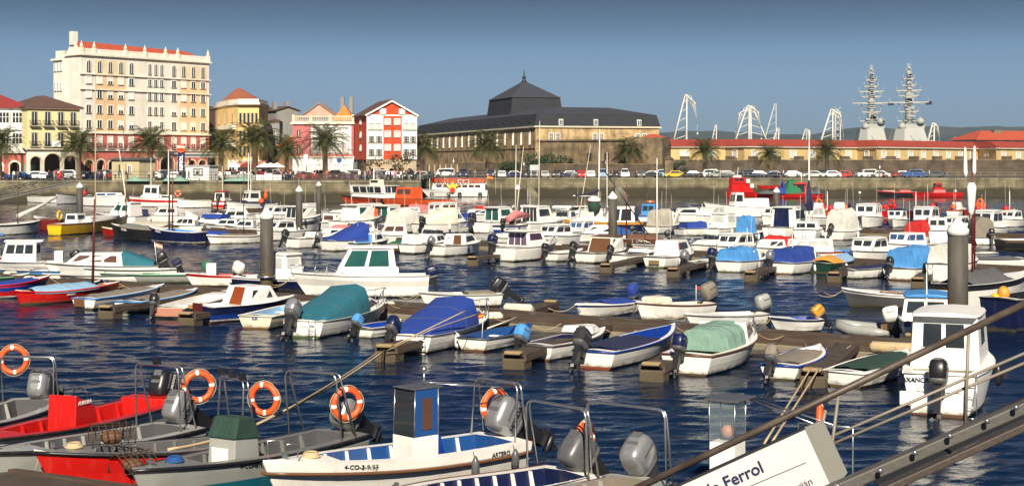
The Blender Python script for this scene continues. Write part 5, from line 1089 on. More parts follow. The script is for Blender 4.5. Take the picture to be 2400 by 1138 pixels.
b = bt('pilothouse_boat', 'large white pilothouse boat with lilac-tinted windows', (1182,612), RD, 5.8, 2.4, .85, anti='black', boot='white', rake=.7, rub='lightgrey'); b.house(.28,.66,1.0,w=1.8,fr=.55,roof=.5,wins='a3d s1 s1 f2',glass='lilac').rail(.66,.3).ob('navy', 8, .75, 1.5)
b = bt('dinghy', 'small white boat with a black outboard and red fender next to the lilac-windowed boat', (1290,612), RD, 3.8, 1.6, .5, **W); b.ob('black', 5, .25, 1.15).fender(.1,1,'red',.14,.4)
b = bt('cabin_boat', 'white cabin boat with large dark brown aft screen and brown roof', (1372,616), RD, 5.0, 2.0, .6, anti='black', boot='cream', top='white'); b.house(.35,.8,.95,fr=.6,br=.3,wins='s1 f2',door=('a',.06,.94,.02,.92,'brown'),rcol='brown',roof=.03).ob('black', 22, .8, 1.3)
b = bt('dinghy', 'white speedboat with red and blue flashes on its open deck', (1448,618), RD, 4.8, 1.8, .55, **W); b.ob('black', 24, .45, 1.1).house(.55,.92,.25,fr=1.0)
q = MB(); q.box(b.X(.4), b.X(.56), -.6, .6, .58, .63); b.part(q, 'seat_cushion', cloth('navy'))
b = bt('cabin_boat', 'white boat with plain square cabin and brown name board on its stern', (1535,627), RD, 4.8, 1.95, .62, anti='green', boot='cream'); b.house(.3,.82,.95,fr=.6,wins='s1')
q = MB(); q.box(b.xg(0)-.05,b.xg(0)-.01,-.35,.35,.2,.45); b.part(q, 'name_board', paint('wood'))
b = bt('dinghy', 'small white dinghy with red bottom and twisted grey outboard', (1618,632), RD, 3.4, 1.5, .42, anti='darkred', boot='darkred'); b.ob('grey', 26, .3, 1.35)
b = bt('inflatable_boat', 'pale grey tender with a grey sheet right of the red-bottomed dinghy', (1664,622), RD, 4, 1.6, .5, col='paleblue', anti='black', boot='paleblue'); b.tarp(.1,.85,'grey',.1)
b = bt('cabin_boat', 'white boat with sky blue aft cover below a framed windshield', (1708,638), RD, 5, 2.1, .62, **W); b.cover(.03,.42,.75,.8,'skyblue',k=.92).shield(.5,.75,.9,.1,'clear').house(.48,.85,.45,fr=.5,wins='s1').ob('navy', 6, .95, 1.35).mast(.5,1.9,'white',.03)
b = bt('cabin_boat', 'white boat under a royal blue rounded cover with grey outboard', (1828,642), RD, 5.2, 2.3, .62, anti='darkred', boot='white'); b.cover(.05,.6,.78,.85,'blue',k=.85).house(.55,.85,.6,fr=.5,wins='s1').ob('silver', 10, .5, 1.2).mast(.35,2.1,'white',.03,lean=-.1)
b = bt('dinghy', 'green-grey boat covered with an amber and grey tarpaulin', (1922,640), RD, 4.6, 1.8, .55, col='darkgreen', anti='black', boot='darkgreen', rub='darkgreen'); b.tarp(.35,.9,'paleblue',.3,.95).tarp(.05,.4,'amber',.35,.95).ob('black', 15, .9, 1.1)
b = bt('dinghy', 'white double-ended dinghy with navy cover', (1985,652), RD, 4.4, 1.6, .48, hd=35, inner='navy', sheer=.5, **W); b.tarp(.05,.75,'navy',.08,.85)
b = bt('cabin_boat', 'white boat under a large sky blue hood with red waterline', (2108,656), RD, 5.2, 2.3, .62, anti='darkred', boot='white'); b.cover(.05,.6,1.05,1.1,'skyblue',k=.9).house(.52,.85,.95,fr=.4,wins='f2 a2').ob('black', 12, .45, 1.1)
b = bt('cabin_boat', 'cream-covered white boat immediately left of the tall right-hand piling', (2205,662), RD, 5.2, 2.0, .95, **W); b.cover(.05,.5,1.0,1.1,'offwhite',k=.92).house(.5,.85,.9,fr=.4,wins='s2 f2').ladder(.5)
# ---------------------------------------------------------------- second pontoon, far side (bows this way)
RE = 'boats on the far side of the second pontoon'
fs = dict(hd=CH+180)
b = bt('pilothouse_boat', 'little boat with white radar arch over blue windows, far side of the second pontoon', (1395,560), RE, 4.6, 1.8, .65, top='white', anti='black', boot='white', **fs); b.house(.3,.7,.9,fr=.3,wins='f2 s2 p2',glass='blue',roof=.1).mast(.35,2.3,'white',.05)
b = bt('cabin_boat', 'white boat with blue side cover behind the middle piling', (1478,566), RE, 5, 1.9, .6, hd=190, anti='black', boot='white'); b.house(.35,.85,.75,fr=.9,wins='p1 s1').cover(.05,.4,.4,.85,'midblue').ob('black', 15, 0, 1.2)
b = bt('sailing_boat', 'brown-rigged old boat with heaped nets and a dark raking spar', (1560,574), RE, 5.5, 1.7, .45, col='brown', anti='black', boot='brown', hd=185, inner='brown', rub='maroon'); b.tarp(.1,.6,'brown',.35,.9).mast(.6,4.3,'maroon',.06).ob('black', 10, 0, 1.2)
q = MB(); q.tube([(b.X(.2),0,.3),(b.X(.9),.3,5.6)], .05, 6); b.part(q, 'raking_spar', paint('black'))
b = bt('sailing_boat', 'low white sailing dinghy with a tall slim white mast', (1625,588), RE, 4.8, 1.6, .4, hd=195, anti='black', boot='white', inner='white'); b.mast(.62,6.3,'white',.055).stays(.62,6)
b = bt('cabin_boat', 'low white cabin cruiser with cream windows and red cockpit panel', (1960,606), RE, 5.2, 2.0, .5, hd=200, anti='black', boot='darkred', top='red'); b.house(.15,.8,.85,fr=.5,wins='p3 s3 f2',glass='pale',frame='white')
b = bt('dinghy', 'blue dinghy with a sky blue balloon-shaped motor cover', (2022,602), RE, 4.2, 1.5, .4, hd=185, col='blue', anti='blue', boot='blue', inner='blue'); b.ob('skyblue', 5, 0, 1.5, cowlname='motor_cover').tarp(.1,.7,'skyblue',.06)
b = bt('dinghy', 'white dinghy with a navy cover tucked behind the lilac-windowed boat', (1290,585), RE, 4.6, 1.6, .5, hd=195, anti='black', boot='white'); b.tarp(.05,.6,'navy',.3,.95)
b = bt('dinghy', 'slim white skiff with long black side stripe, far side left of the lilac-windowed boat', (1110,575), RE, 5.2, 1.5, .4, hd=186, anti='black', boot='white', rub='black')
b = bt('cabin_boat', 'white cabin boat with three raked dark panes behind the brown-door boat', (985,570), RE, 5, 2.1, .65, hd=200, **W); b.house(.3,.75,.85,fr=.5,wins='f3 p2 s2',glass='brown',roof=.05)
b = bt('cabin_boat', 'white twin-pane cabin boat behind the beige-decked launch', (905,556), RE, 5, 2.1, .65, hd=205, **W); b.house(.3,.75,.7,fr=.5,wins='f2 p2 s2',glass='brown')
b = bt('cabin_boat', 'white boat with two dark panes half hidden by the tall right-hand piling', (2178,598), RE, 4.8, 2.0, .75, hd=215, **W); b.house(.3,.75,.85,fr=.3,wins='f2 p2',glass='blue')
b = bt('dinghy', 'white flat-sided skiff at the far right above the shaded hull', (2385,628), RE, 5, 1.8, .6, hd=200, anti='black', boot='white'); b.tarp(.1,.7,'darkgrey',.1)
b = bt('dinghy', 'narrow sky blue and white boat seen between the brown masts', (2320,610), RE, 4, 1.5, .5, hd=230, col='skyblue', top='white', anti='black', boot='white')
# left continuation of the second pontoon: traditional boats
RL = 'traditional boats lying side on at the left end of the second pontoon'
b = Boat('sailing_yacht', 'big yellow sailing boat with white coachroof, the only yellow hull', (128,552), E=(292,537), B=2.3, F=.95, col='yellow', body2='yellow', anti='black', boot='yellow', top='amber', rub='brown', tw=.6, sheer=.45, rake=.8, well=(.05,.3,.3,.4), inner='white'); b.house(.34,.8,.45,fr=.5,wins='s4',z0=1.0,zf=1.05).house(.22,.36,.85,w=1.2,z0=.95,zf=.95,wins='s1 a1').mast(.55,12.6,'tan',.07,leany=0)
ring_buoy('yellow horseshoe buoy on the stern of the yellow boat', b.W(.3,-.3,1.75), 0, b.hd, .34, .09, name='horseshoe_buoy').data.materials[0] = plain('yellow', .5)
b = Boat('rowing_boat', 'dark red wooden hull tucked left of the yellow boat', (132,541), E=(84,538), B=1.8, F=1.0, col='darkred', anti='black', boot='darkred', rub='maroon', inner='brown')
b = Boat('rowing_boat', 'small bright red rowing boat between the yellow and the black hulls', (318,557), E=(244,553), B=1.1, F=.6, col='red', anti='darkred', boot='red', rub='yellow', group=RL)
b = Boat('sailing_boat', 'black-hulled traditional boat with white lettering and a thin brown mast', (392,565), E=(268,560), B=1.9, F=.85, col='black', anti='black', boot='black', rub='brown', sheer=.5, group=RL, inner='brown'); b.tarp(.1,.8,'grey',.25,.95).mast(.75,5.2,'brown',.055).name_on('DEVESO', .26, .66, 1, .75, 'white', .01)
b = Boat('sailing_boat', 'navy-hulled traditional boat with white waterline and two brown masts', (468,570), E=(356,565), B=1.9, F=.85, col='navy', anti='maroon', boot='white', top='navy', rub='white', sheer=.45, group=RL, inner='skyblue'); b.mast(.62,6.4,'maroon',.07,-.1).mast(.55,6.1,'brown',.06).name_on('EMILIANA', .24, .70, 1, .75, 'white', .01)
b = Boat('rowing_boat', 'dark boat with a bright blue oar board laid across it', (545,568), E=(455,568), B=1.6, F=.6, col='black', top='blue', anti='black', boot='brown', rub='white', sheer=.35, group=RL, inner='blue'); b.tarp(.1,.7,'blue',.25,.8)
b = Boat('rowing_boat', 'white double-ended rowing boat with brown bands and a slim mast', (612,568), E=(494,572), B=1.6, F=.55, col='white', top='brown', anti='rust', boot='white', tw=.08, rub='white', sheer=.3, group=RL, inner='brown'); b.tarp(.15,.8,'taupe',.12,.85).mast(.35,5.4,'maroon',.04)
b = Boat('sailing_boat', 'white boat with black sheer stripes at the left edge, furled sail on a low boom', (-20,552), E=(88,546), B=1.8, F=.9, col='white', top='black', anti='black', boot='white', rub='white', sheer=.3, group=RL); b.mast(.55,5.4,'brown',.06)
q = MB(); q.tube([(b.X(.55),0,1.6),(b.X(.55)+2.4,0,2.3),(b.X(.55)+4.9,0,3.2)], [.2,.16,.08], 8); b.part(q, 'furled_sail', cloth('offwhite'))
# whites behind them
RW = 'white cabin boats behind the traditional boats'
b = Boat('pilothouse_boat', 'white motor yacht with green-tinted windows behind the yellow boat', (330,534), E=(238,532), B=2.4, F=1.1, col='white', anti='black', boot='white', group=RW, rake=.9); b.house(.12,.62,1.3,fr=1.0,br=.1,wins='f2 p2 s2',glass='green',frame='white',roof=.1).mast(.3,6.6,'cream',.09,1.2)
for S_, E_, lb, kw, cfg in (
  ((405,548),(312,546),'low white boat with grey sheeted foredeck behind the black hull',{}, 'tg'),
  ((478,545),(392,545),'white cabin boat with a cream canopy and three dark windows',{}, 'c3'),
  ((540,540),(465,538),'white boat with a flat royal blue cover on top',{}, 'bc'),
  ((575,545),(495,545),'sleek white cruiser with raised blue-tinted windshield',{}, 'ws'),
  ((612,550),(540,550),'white cruiser with dark side windows left of the rusty piling',{}, 'c2')):
    b = Boat('cabin_boat', lb, S_, E=E_, B=2.1, F=.65, anti='black', boot='white', rub='black', group=RW, rake=.6)
    if cfg == 'tg': b.tarp(.1,.9,'beige',.35,.9)
    if cfg == 'c3': b.house(.2,.75,.75,fr=.7,wins='p3 s3'); b.cover(.15,.45,.3,.9,'offwhite',z=1.2,k=.7)
    if cfg == 'bc': b.house(.2,.75,.55,fr=.5); b.cover(.15,.7,.4,.4,'blue',z=1.15,k=.8)
    if cfg == 'ws': b.house(.2,.78,.6,fr=.6,wins='p2 s2').shield(.55,.6,.8,.3,'blue')
    if cfg == 'c2': b.house(.2,.78,.65,fr=.7,wins='p2 s2')
# ---------------------------------------------------------------- third pontoon row
RF = 'boats on the near side of the third pontoon'
b = bt('pilothouse_boat', 'white boat with thin-roofed wheelhouse just right of the rusty piling top', (655,546), RF, 5.6, 2.3, 1.2, body2='darkgrey', **W); b.house(.35,.75,1.1,fr=.4,br=.1,roof=.2,wins='a3d s1').antenna(2.5,0,3.4,1.6)
b = bt('cabin_boat', 'white boat with orange-brown cuddy door left of the green-windowed wheelhouse', (742,540), RF, 4.6, 1.9, .7, **W); b.house(.4,.8,.8,fr=.4,wins='a1 s1',glass='brown').ob('black', 30, .6, 1.2)
b = bt('pilothouse_boat', 'tall white wheelhouse boat with one dark green side window', (790,548), RF, 6.2, 2.4, 1.1, **W); b.house(.3,.7,1.4,fr=.3,roof=.3,wins='s1 f2',glass='green').mast(.4,3.6,'silver',.03,-.6)
b = bt('pilothouse_boat', 'white wheelhouse boat with an orange coat hanging in its doorway', (868,540), RF, 5.8, 2.2, .9, **W); b.house(.3,.68,1.35,fr=.4,roof=.35,wins='a2d s1 f2',glass='green').ob('darkgreen', 15, .8, 1.2, cowlname='motor_cover'); q = MB(); q.box(b.X(.3)-.35,b.X(.3)-.12,.25,.65,1.2,2.0); b.part(q, 'hanging_coat', cloth('orange'), .08)
b = bt('cabin_boat', 'white boat with a bulging cream hood beside the orange-coat wheelhouse', (912,546), RF, 5.4, 2.2, .8, **W); b.cover(.15,.62,1.2,1.2,'offwhite',mid=1.4).house(.6,.88,.7,fr=.5,wins='s1').ob('black', 28, .7, 1.3)
b = bt('cabin_boat', 'white boat with a long cream sloping canopy and black outboard', (980,548), RF, 6.2, 2.3, .85, hd=40, **W); b.cover(.05,.65,.35,1.35,'cream',mid=1.15).house(.62,.88,.9,fr=.7,wins='s1 f2',glass='green').ob('black', 10, -.9, 1.25)
b = bt('pilothouse_boat', 'small white wheelhouse boat with an orange hatch in the doorway', (1020,546), RF, 5, 1.9, .8, **W); b.house(.2,.62,1.35,fr=.2,roof=.2,wins='s2 a1',glass='pale',door=('a',.55,.9,.1,.45,'orange'))
b = bt('dinghy', 'white dinghy with an upright bright blue hood in front of a dark-windowed wheelhouse', (1062,545), RF, 3.8, 1.6, .5, col='white', **W); b.cover(.35,.85,1.2,1.2,'blue',k=.75).ob('navy', 5, -.6, 1.2)
b = bt('pilothouse_boat', 'white wheelhouse boat with maroon-tinted front panes behind the blue hood', (1080,524), RF, 6, 2.4, 1.0, hd=230, **W); b.house(.3,.75,1.2,fr=.3,roof=.15,wins='f2 s2 p2 a2',glass='brown',frame='white').antenna(2.5,0,3.5,2.2)
b = bt('pilothouse_boat', 'large white pilothouse boat with green glass doors', (1128,546), RF, 6.4, 2.5, .95, rake=.8, **W); b.house(.28,.66,1.3,w=1.9,fr=.7,roof=.35,wins='a2d s1 f2',glass='green').ob('black', 8, .85, 1.5).rail(.66,.35).antenna(2.6,.3,3.5,2.2,-.1).antenna(2.6,-.3,3.5,.9)
b = bt('sailing_boat', 'white and blue boat with slim crossed masts and a pink sail bundle', (1172,548), RF, 5, 2.0, .7, anti='navy', boot='navy', body2='white', col='blue'); b.ob('black', 5, -.5, 1.2).mast(.5,7.3,'cream',.05,.15).mast(.5,7.1,'cream',.045,1.3); q = MB(); q.tube([(1,0,1.2),(2.4,0,1.7),(4.6,0,1.5)], [.3,.4,.15], 8); b.part(q, 'furled_sail', cloth('pink'))
b = bt('pilothouse_boat', 'white pilothouse boat with four tall black slats across its aft doors', (1222,545), RF, 6.6, 2.6, .8, rake=.8, **W); b.house(.22,.62,1.5,w=2.0,fr=.6,roof=.3,wins='a4d s1 f2',glass='dark').ob('black', 20, .9, 1.4).mast(.45,7.8,'cream',.05,.15,z=2.4).antenna(1.8,.6,2.6,1.4)
b = bt('cabin_boat', 'white boat with rolled fenders on its canopy frame and open cockpit', (1282,540), RF, 5.6, 2.2, .8, **W); b.house(.5,.85,.95,fr=.4,wins='s1 a1').arch(.45,1.2,.9,.3); q = MB(); [q.tube([(2.2,-.8+i*.4,2.1),(3.0,-.8+i*.4,2.15)], .16, 8) for i in range(5)]; b.part(q, 'fender_row', paint('white'))
b = bt('sailing_yacht', 'white motor sailer with tall white mast and dark blue furled sail', (1345,542), RF, 6.2, 2.4, .85, hd=40, **W); b.house(.25,.72,1.1,fr=.7,wins='s2 f2',roof=.05).mast(.55,7.2,'white',.085,boom=3.2,fold='navy',z=2.3,lean=.15).stays(.55,8).mast(.1,7.2,'cream',.035,1.6,z=.8,name='running_stay')
b = bt('cabin_boat', 'cream-topped cruiser right of the white motor sailer', (1395,520), RF, 5.4, 2.2, .9, hd=200, top='cream', **W); b.house(.2,.8,.85,fr=1.2,wins='p2 s2',col='cream')
b = bt('fishing_boat', 'workboat with navy hull, orange deck line and open white framed cabin behind the middle piling', (1500,545), RF, 7.4, 2.5, .95, hd=186, col='navy', top='amber', anti='navy', boot='white', deck='cream', rub='amber'); b.house(.1,.5,1.35,w=1.8,fr=.4,roof=.1,wins='p2d s2d f3 a2d',glass='dark').house(.5,.9,.5,fr=1.0,col='white'); q = MB(); q.lathe([(.5,0),(.6,.5),(.5,.9),(.1,1.0)], (b.X(.62),0,1.9), 10); b.part(q, 'covered_winch', cloth('darkgreen')); q = MB(); q.lathe([(.62,0),(.6,.25),(.1,.5)], (b.X(.62),0,2.85), 10); b.part(q, 'winch_hood', paint('white'))
b.mast(.45,5.0,'white',.05,z=2.3)
b = bt('cabin_boat', 'white boat closed in by a square beige canvas, beside the middle piling', (1528,548), RF, 5, 2.0, .65, **W); b.cover(.08,.55,1.45,1.5,'beige',k=.85).house(.5,.8,1.1,fr=.4,wins='s1')
b = bt('pilothouse_boat', 'little blue-framed wheelhouse boat behind the beige canvas boat', (1512,524), RF, 4.6, 1.8, .8, hd=70, top='skyblue', **W); b.house(.3,.7,1.2,fr=.2,wins='a2 s1',col='skyblue'); ring_buoy('orange life ring lying on the roof of the little blue-framed boat', b.W(b.X(.5),0,2.25), R(90), 0, .35, .1)
b = bt('sailing_yacht', 'small white sailing boat with blue cockpit cover and tall white mast', (1592,552), RF, 5.4, 1.9, .6, hd=30, **W); b.house(.5,.8,.5,fr=.4,wins='s1').cover(.1,.5,.5,.6,'blue',k=.8).mast(.5,2.2,'white',.04)
b = bt('cabin_boat', 'white cruiser with smoked hood behind the blue-cockpit sailing boat', (1655,520), RF, 5, 2.2, .8, hd=195, **W); b.house(.25,.8,.7,fr=.8,wins='p1 s1').shield(.5,.7,.8,.4,'pale')
b = bt('pilothouse_boat', 'white boat with open-backed white shelter and long low hull', (1668,552), RF, 5.6, 2.0, .6, **W); b.house(.25,.62,1.25,fr=.3,roof=.15,wins='s1 a1',glass='pale')
b = bt('dinghy', 'small blue and white boat with upright sky blue panel cover', (1735,562), RF, 4.2, 1.7, .5, top='skyblue', **W); b.cover(.1,.4,1.45,1.45,'skyblue',k=.8).antenna(1,.2,2,1.0)
b = bt('fishing_boat', 'high-bowed white boat heading left with a small wheelhouse behind the second red ship', (1800,508), RF, 8.0, 2.5, 1.1, hd=196, sheer=.6, rake=1.0, **W); b.house(.45,.62,1.8,w=1.7,fr=.3,br=.1,wins='p1 f2',z0=1.1,zf=1.1).house(.05,.45,1.1,w=2.2,fr=0)
b = bt('pilothouse_boat', 'large white cruiser with a navy canvas door and a stern ladder', (1815,562), RF, 7.0, 2.7, 1.0, **W); b.house(.25,.66,1.6,w=2.3,fr=.6,roof=.2,wins='s1 f2',door=('a',.12,.75,.0,.95,'navy')).ladder(.3)
b = bt('sailing_yacht', 'white rounded sailing yacht seen from astern with a furled navy sail on its tall mast', (1886,566), RF, 5.6, 2.3, .9, hd=72, **W); b.house(.2,.8,.65,fr=.6,wins='a2').mast(.55,8.1,'white',.08).stays(.55,7.6).ladder(.0); q = MB(); q.tube([(b.X(.55)-.2,0,2.4),(b.X(.55)-.2,.05,3.6),(b.X(.55)-.1,0,4.9)], [.38,.26,.06], 8); b.part(q, 'furled_sail', cloth('navy'))
b = bt('cabin_boat', 'white boat boxed in by a tall cream canvas with black outboard tipped across the stern', (1955,563), RF, 5.4, 2.3, .7, anti='darkred', boot='white'); b.cover(.06,.55,1.75,1.8,'offwhite',k=.85).house(.55,.85,.8,fr=.4,wins='s1').ob('black', 28, .2, 1.2)
RG = 'boats on the far side of the third pontoon'
b = bt('pilothouse_boat', 'white cabin cruiser with two dark front panes and roof rail, bow toward us', (2048,530), RG, 6, 2.5, .95, hd=245, rub='black', **W); b.house(.25,.72,1.3,fr=.3,wins='f2 p3 s2',frame='white',roof=.05)
b = bt('pilothouse_boat', 'small white boat with navy roof and two framed panes', (2112,530), RG, 4.6, 1.9, .7, hd=245, **W); b.house(.3,.75,1.0,fr=.2,wins='f2 p1',frame='white',roof=.1,rcol='navy')
b = bt('cabin_boat', 'white boat under a bright red hood', (2138,572), RF, 5.0, 2.1, .6, **W); b.cover(.1,.65,1.1,1.2,'red',k=.9).house(.62,.85,.5,fr=.4)
b = bt('pilothouse_boat', 'white boat with two wide dark panes right of the red hood', (2186,536), RG, 5.6, 2.3, .8, hd=240, **W); b.house(.25,.72,1.3,fr=.3,wins='f2 p2',roof=.05)
b = bt('pilothouse_boat', 'white two-tier boat seen just left of the tall right-hand piling cap', (2200,572), RF, 5, 1.9, 1.0, hd=80, **W); b.house(.15,.6,1.0,fr=.1,wins='a2',frame='white')
b = bt('pilothouse_boat', 'white wheelhouse boat with big dark panes right of the brown masts', (2335,556), RG, 6, 2.5, .9, hd=235, **W); b.house(.25,.72,1.4,fr=.3,wins='f2 p2',roof=.1)
b = bt('cabin_boat', 'white boat with taupe hood and black outboard right of the brown masts', (2310,574), RF, 5, 2.0, .55, hd=85, **W); b.cover(.1,.6,1.5,1.5,'taupe',k=.9).ob('black', 5, -.4, 1.3)
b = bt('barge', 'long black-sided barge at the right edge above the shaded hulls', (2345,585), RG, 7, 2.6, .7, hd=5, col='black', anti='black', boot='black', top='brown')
for px, py, hd_, lb, cfg in ((690,520,229,'white cabin boat behind the white-capped pile of the blue tent cover','h'),(760,512,229,'white boat with grey windows behind the dark green windowed wheelhouse','g'),(845,516,229,'white sport boat peeping over the orange-coat wheelhouse','s'),(905,512,225,'white boat with black outboard behind the bulging cream hood','o'),(945,516,229,'white cuddy boat with twin windows behind the long cream canopy','h'),
  (1008,514,229,'white boat with a pink hood behind the orange-hatch wheelhouse','c'),(1165,520,229,'white boat with a red sail cover left of the four-slat pilothouse','r'),(1262,518,229,'white cabin boat behind the fender-topped canopy boat','h'),(1420,520,200,'white half-deck boat behind the navy workboat bow','s'),(1590,520,229,'white windshield boat behind the small blue-cockpit boat','s'),
  (1700,524,229,'low white boat left of the sky blue panel cover','g'),(1850,525,229,'white boat between the ladder cruiser and the rounded yacht','h'),(1930,527,229,'white cabin boat behind the cream boxed canvas','g')):
    b = bt('cabin_boat', lb, (px,py), RG, 5.6, 2.2, .8, hd=hd_, **W)
    if cfg in 'hgo': b.house(.25,.75,.9,fr=.5,wins='f2 p2 s2 a1',glass='pale' if cfg == 'g' else 'dark',roof=.05)
    if cfg == 's': b.house(.4,.85,.4,fr=.8).shield(.5,.6,.8,.35)
    if cfg == 'o': b.ob('black', 20, 0, 1.3)
    if cfg in 'cr': b.house(.5,.85,.6,fr=.5,wins='p1').cover(.05,.5,.8,.95,'pink' if cfg == 'c' else 'red',k=.9)
    b.antenna(1.6,.2,1.4,1.6)
for px, py, hd_, G_, lb, cfg in ((350,522,200,RW,'white boat with a navy cover behind the white yacht with green windows','n'),(438,520,200,RW,'white cabin boat behind the cream-canopied cabin boat','h'),(505,520,20,RW,'white boat with black outboard behind the flat blue cover','o'),(560,524,200,RW,'white windshield boat behind the raised blue-tinted windshield','s'),(600,528,200,RW,'white cuddy boat half behind the rusty piling','h'),
  (1235,578,234,RE,'small white boat between the slim skiff and the lilac-windowed boat','s'),(1340,572,234,RE,'white cuddy boat left of the radar arch boat','h'),(1700,596,234,RE,'white half-deck boat behind the framed windshield boat','s'),(1760,600,234,RE,'white boat with a black outboard behind the sky blue aft cover','o'),(1850,604,234,RE,'white boat with red cover left of the red-panelled cruiser','r'),(2070,612,234,RE,'white two-pane boat behind the sky blue hood','h'),
  (840,572,234,RE,'white boat with a pink cover behind the upright sky blue cover','c'),(700,560,234,RE,'white cabin boat behind the blue tent cover','h'),(1045,580,234,RE,'white windshield boat right behind the brown-door boat','s'),
  (2262,548,234,RG,'white boat partly hidden between the piling cap and the brown masts','h'),(2385,530,234,RG,'white two-pane boat at the right edge of the third pontoon','h')):
    b = bt('cabin_boat', lb, (px,py), G_, 5.0, 2.0, .7, hd=hd_, **W)
    if cfg in 'ho': b.house(.25,.75,.85,fr=.5,wins='f2 p2 s2 a1',roof=.05)
    if cfg == 's': b.house(.4,.85,.4,fr=.8).shield(.5,.6,.8,.35)
    if cfg == 'o': b.ob('black', 20, 0, 1.3)
    if cfg in 'crn': b.house(.5,.85,.6,fr=.5,wins='p1').cover(.05,.5,.7,.85,{'c':'pink','r':'red','n':'navy'}[cfg],k=.9)
b = fish('white open launch with grey tarpaulin left of the red-roofed fishing boat', (470,476), (395,478), 2.2, .9, 'white', anti='black', boot='white') if False else None
# far red and orange working boats beyond the third pontoon
RR = 'small orange and red fishing boats packed beyond the third pontoon'
rr = random.Random(5); cs = ['red','orange','white','darkred','white','red']
lbl = ['with upright life ring', 'with stubby mast', 'with black outboard', 'with white lamp on post', 'with red floats']
hull_words = ['red', 'orange', 'white', 'dark red']
plc = ['behind the cream boxed-canvas boat','between the cream canvas boat and the two-pane cruiser','behind the two-pane cruiser','right behind the navy-roofed boat','behind the red-hooded boat','left of the wide dark-paned boat','behind the wide dark-paned boat','in the gap left of the brown masts','right behind the tall piling cap','just right of the brown masts','behind the right-hand wheelhouse boat','at the right edge of the packed row']
for i in range(12):
    px = 1905+i*41; c = cs[i % 6]; lb = '%s fishing dinghy %s, %s' % (c.replace('darkred','dark red'), lbl[i % 5], plc[i])
    b = bt('fishing_dinghy', lb, (px, 507+rr.uniform(-3,6)), RR, 5, 1.9, .75, hd=rr.choice([230,250,60]), col=c, top='red' if c == 'white' else c, anti='black', boot='white', inner=rr.choice(['red','orange','grey']))
    q = MB(); q.torus((2.2,0,1.75), .34, .11, 'x', 16, 6) if i % 5 == 0 else q.ball((1.2,.2,1.1), .38); b.part(q, 'life_ring' if i % 5 == 0 else 'float', plain(['orange','red'][i % 2], .5))
    if i % 5 == 1: b.mast(.5, 2.4, 'white', .06)
    elif i % 5 == 2: b.ob('black', 20, 0, 1.3)
    elif i % 5 == 3: b.mast(.3, 2.2, 'grey', .04); q = MB(); q.ball((b.X(.3),0,3.0), .16); b.part(q, 'lamp', paint('white'))
    else: q = MB(); [q.ball((b.X(.5)+rr.uniform(-.6,.6), rr.uniform(-.5,.5), .95+rr.uniform(0,.5)), .25) for _ in range(7)]; b.part(q, 'floats', plain('red', .5))
    if i in (0,2,4,8,10): b.house(.35,.6,.9,w=1.0,col=rr.choice(['white','red','orange']))
# ---------------------------------------------------------------- craft along the quays
def fish(label, S, E, B, F, col, **k):
    g = k.pop('grp', 'boats below the left quay'); return Boat('fishing_boat', label, S, E=E, B=B, F=F, col=col, group=g, cat='boat', **k)
b = fish('white boat with orange life ring, leftmost of those below the left quay', (75,474), (138,476), 2.2, .95, 'white', anti='black', boot='white')
b = fish('white boat with a red buoy on deck left of the left piling', (206,475), (133,479), 2.4, 1.2, 'white', anti='black', boot='white', sheer=.4); q = MB(); q.ball((1.2,0,1.6), .42); b.part(q, 'float', plain('red', .5))
b = fish('white boat with pale blue cabin sides and red keel stripe', (205,482), (290,484), 2.4, 1.3, 'white', anti='darkred', boot='white'); b.house(.35,.9,.7,col='white',wins='s2',glass='blue')
b = fish('little white fishing boat with raking cream mast close under the left quay', (250,457), (222,458), 2.2, 1.0, 'white', anti='black', boot='white'); b.house(.2,.6,1.6,w=1.6,wins='p2 s2').mast(.5,5,'cream',.15,-1)
b = fish('long white passenger launch with red side stripes', (432,484), (308,484), 2.6, 1.15, 'white', body2='red', top='white', anti='black', boot='white'); b.house(.2,.8,.55,w=2.0,z0=1.15,zf=1.3,wins='p3'); b.house(.45,.75,1.9,w=1.9,z0=1.15,zf=1.3,roof=.2,wins='p2 a2').mast(.3,7,'white',.09).mast(.62,6,'cream',.07)
ring_buoy('orange life ring on the rail of the striped passenger launch', b.W(1.2,-1.2,1.9), 0, b.hd, .36, .1)
b = fish('plain white open launch right of the striped passenger launch', (490,486), (420,487), 2.4, 1.0, 'white', anti='black', boot='white')
b = fish('red and white little fishing boat with a red roof', (512,488), (535,486), 2.2, 1.0, 'red', body2='white', anti='amber', boot='white'); b.house(.1,.7,1.4,w=1.5,z0=.9,zf=.9,wins='s1 a1',roof=.2,rcol='red').mast(.4,5,'cream',.06).ob('black', 20, 0, 1.6)
b = fish('white fishing boat with navy tarpaulin and cream wheelhouse', (640,488), (535,491), 2.4, .8, 'white', anti='rust', boot='amber', sheer=.35); b.tarp(.05,.78,'navy',.3,1.0).house(.35,.62,1.6,w=1.5,wins='s1 p1 f2',roof=.25).mast(.55,7,'white',.08).mast(.5,6.6,'white',.06); q = MB(); q.ball((3.3,1.35,1.1), .42); q.lathe([(.35,0),(.3,.5),(.12,.9),(.1,1.3)], (1.6,.3,1.4), 8); b.part(q, 'float', plain('orange', .5))
b = fish('black-hulled boat hauled out on the left slip with an orange buoy', (488,464), (440,464), 2.4, 2.3, 'black', top='white', anti='black', boot='black', sheer=.5); b.house(.3,.8,.5,z0=2.35); ring_buoy('large orange buoy ring on the hauled-out black boat', b.W(3.2,-.6,3.6), 0, b.hd, .8, .3)
b = fish('dark rusty boat with a brown hood near the left gangway end', (222,452), (190,452), 2.4, 1.4, 'black', anti='black', boot='black', top='red'); b.cover(.2,.8,1.2,1.2,'brown')
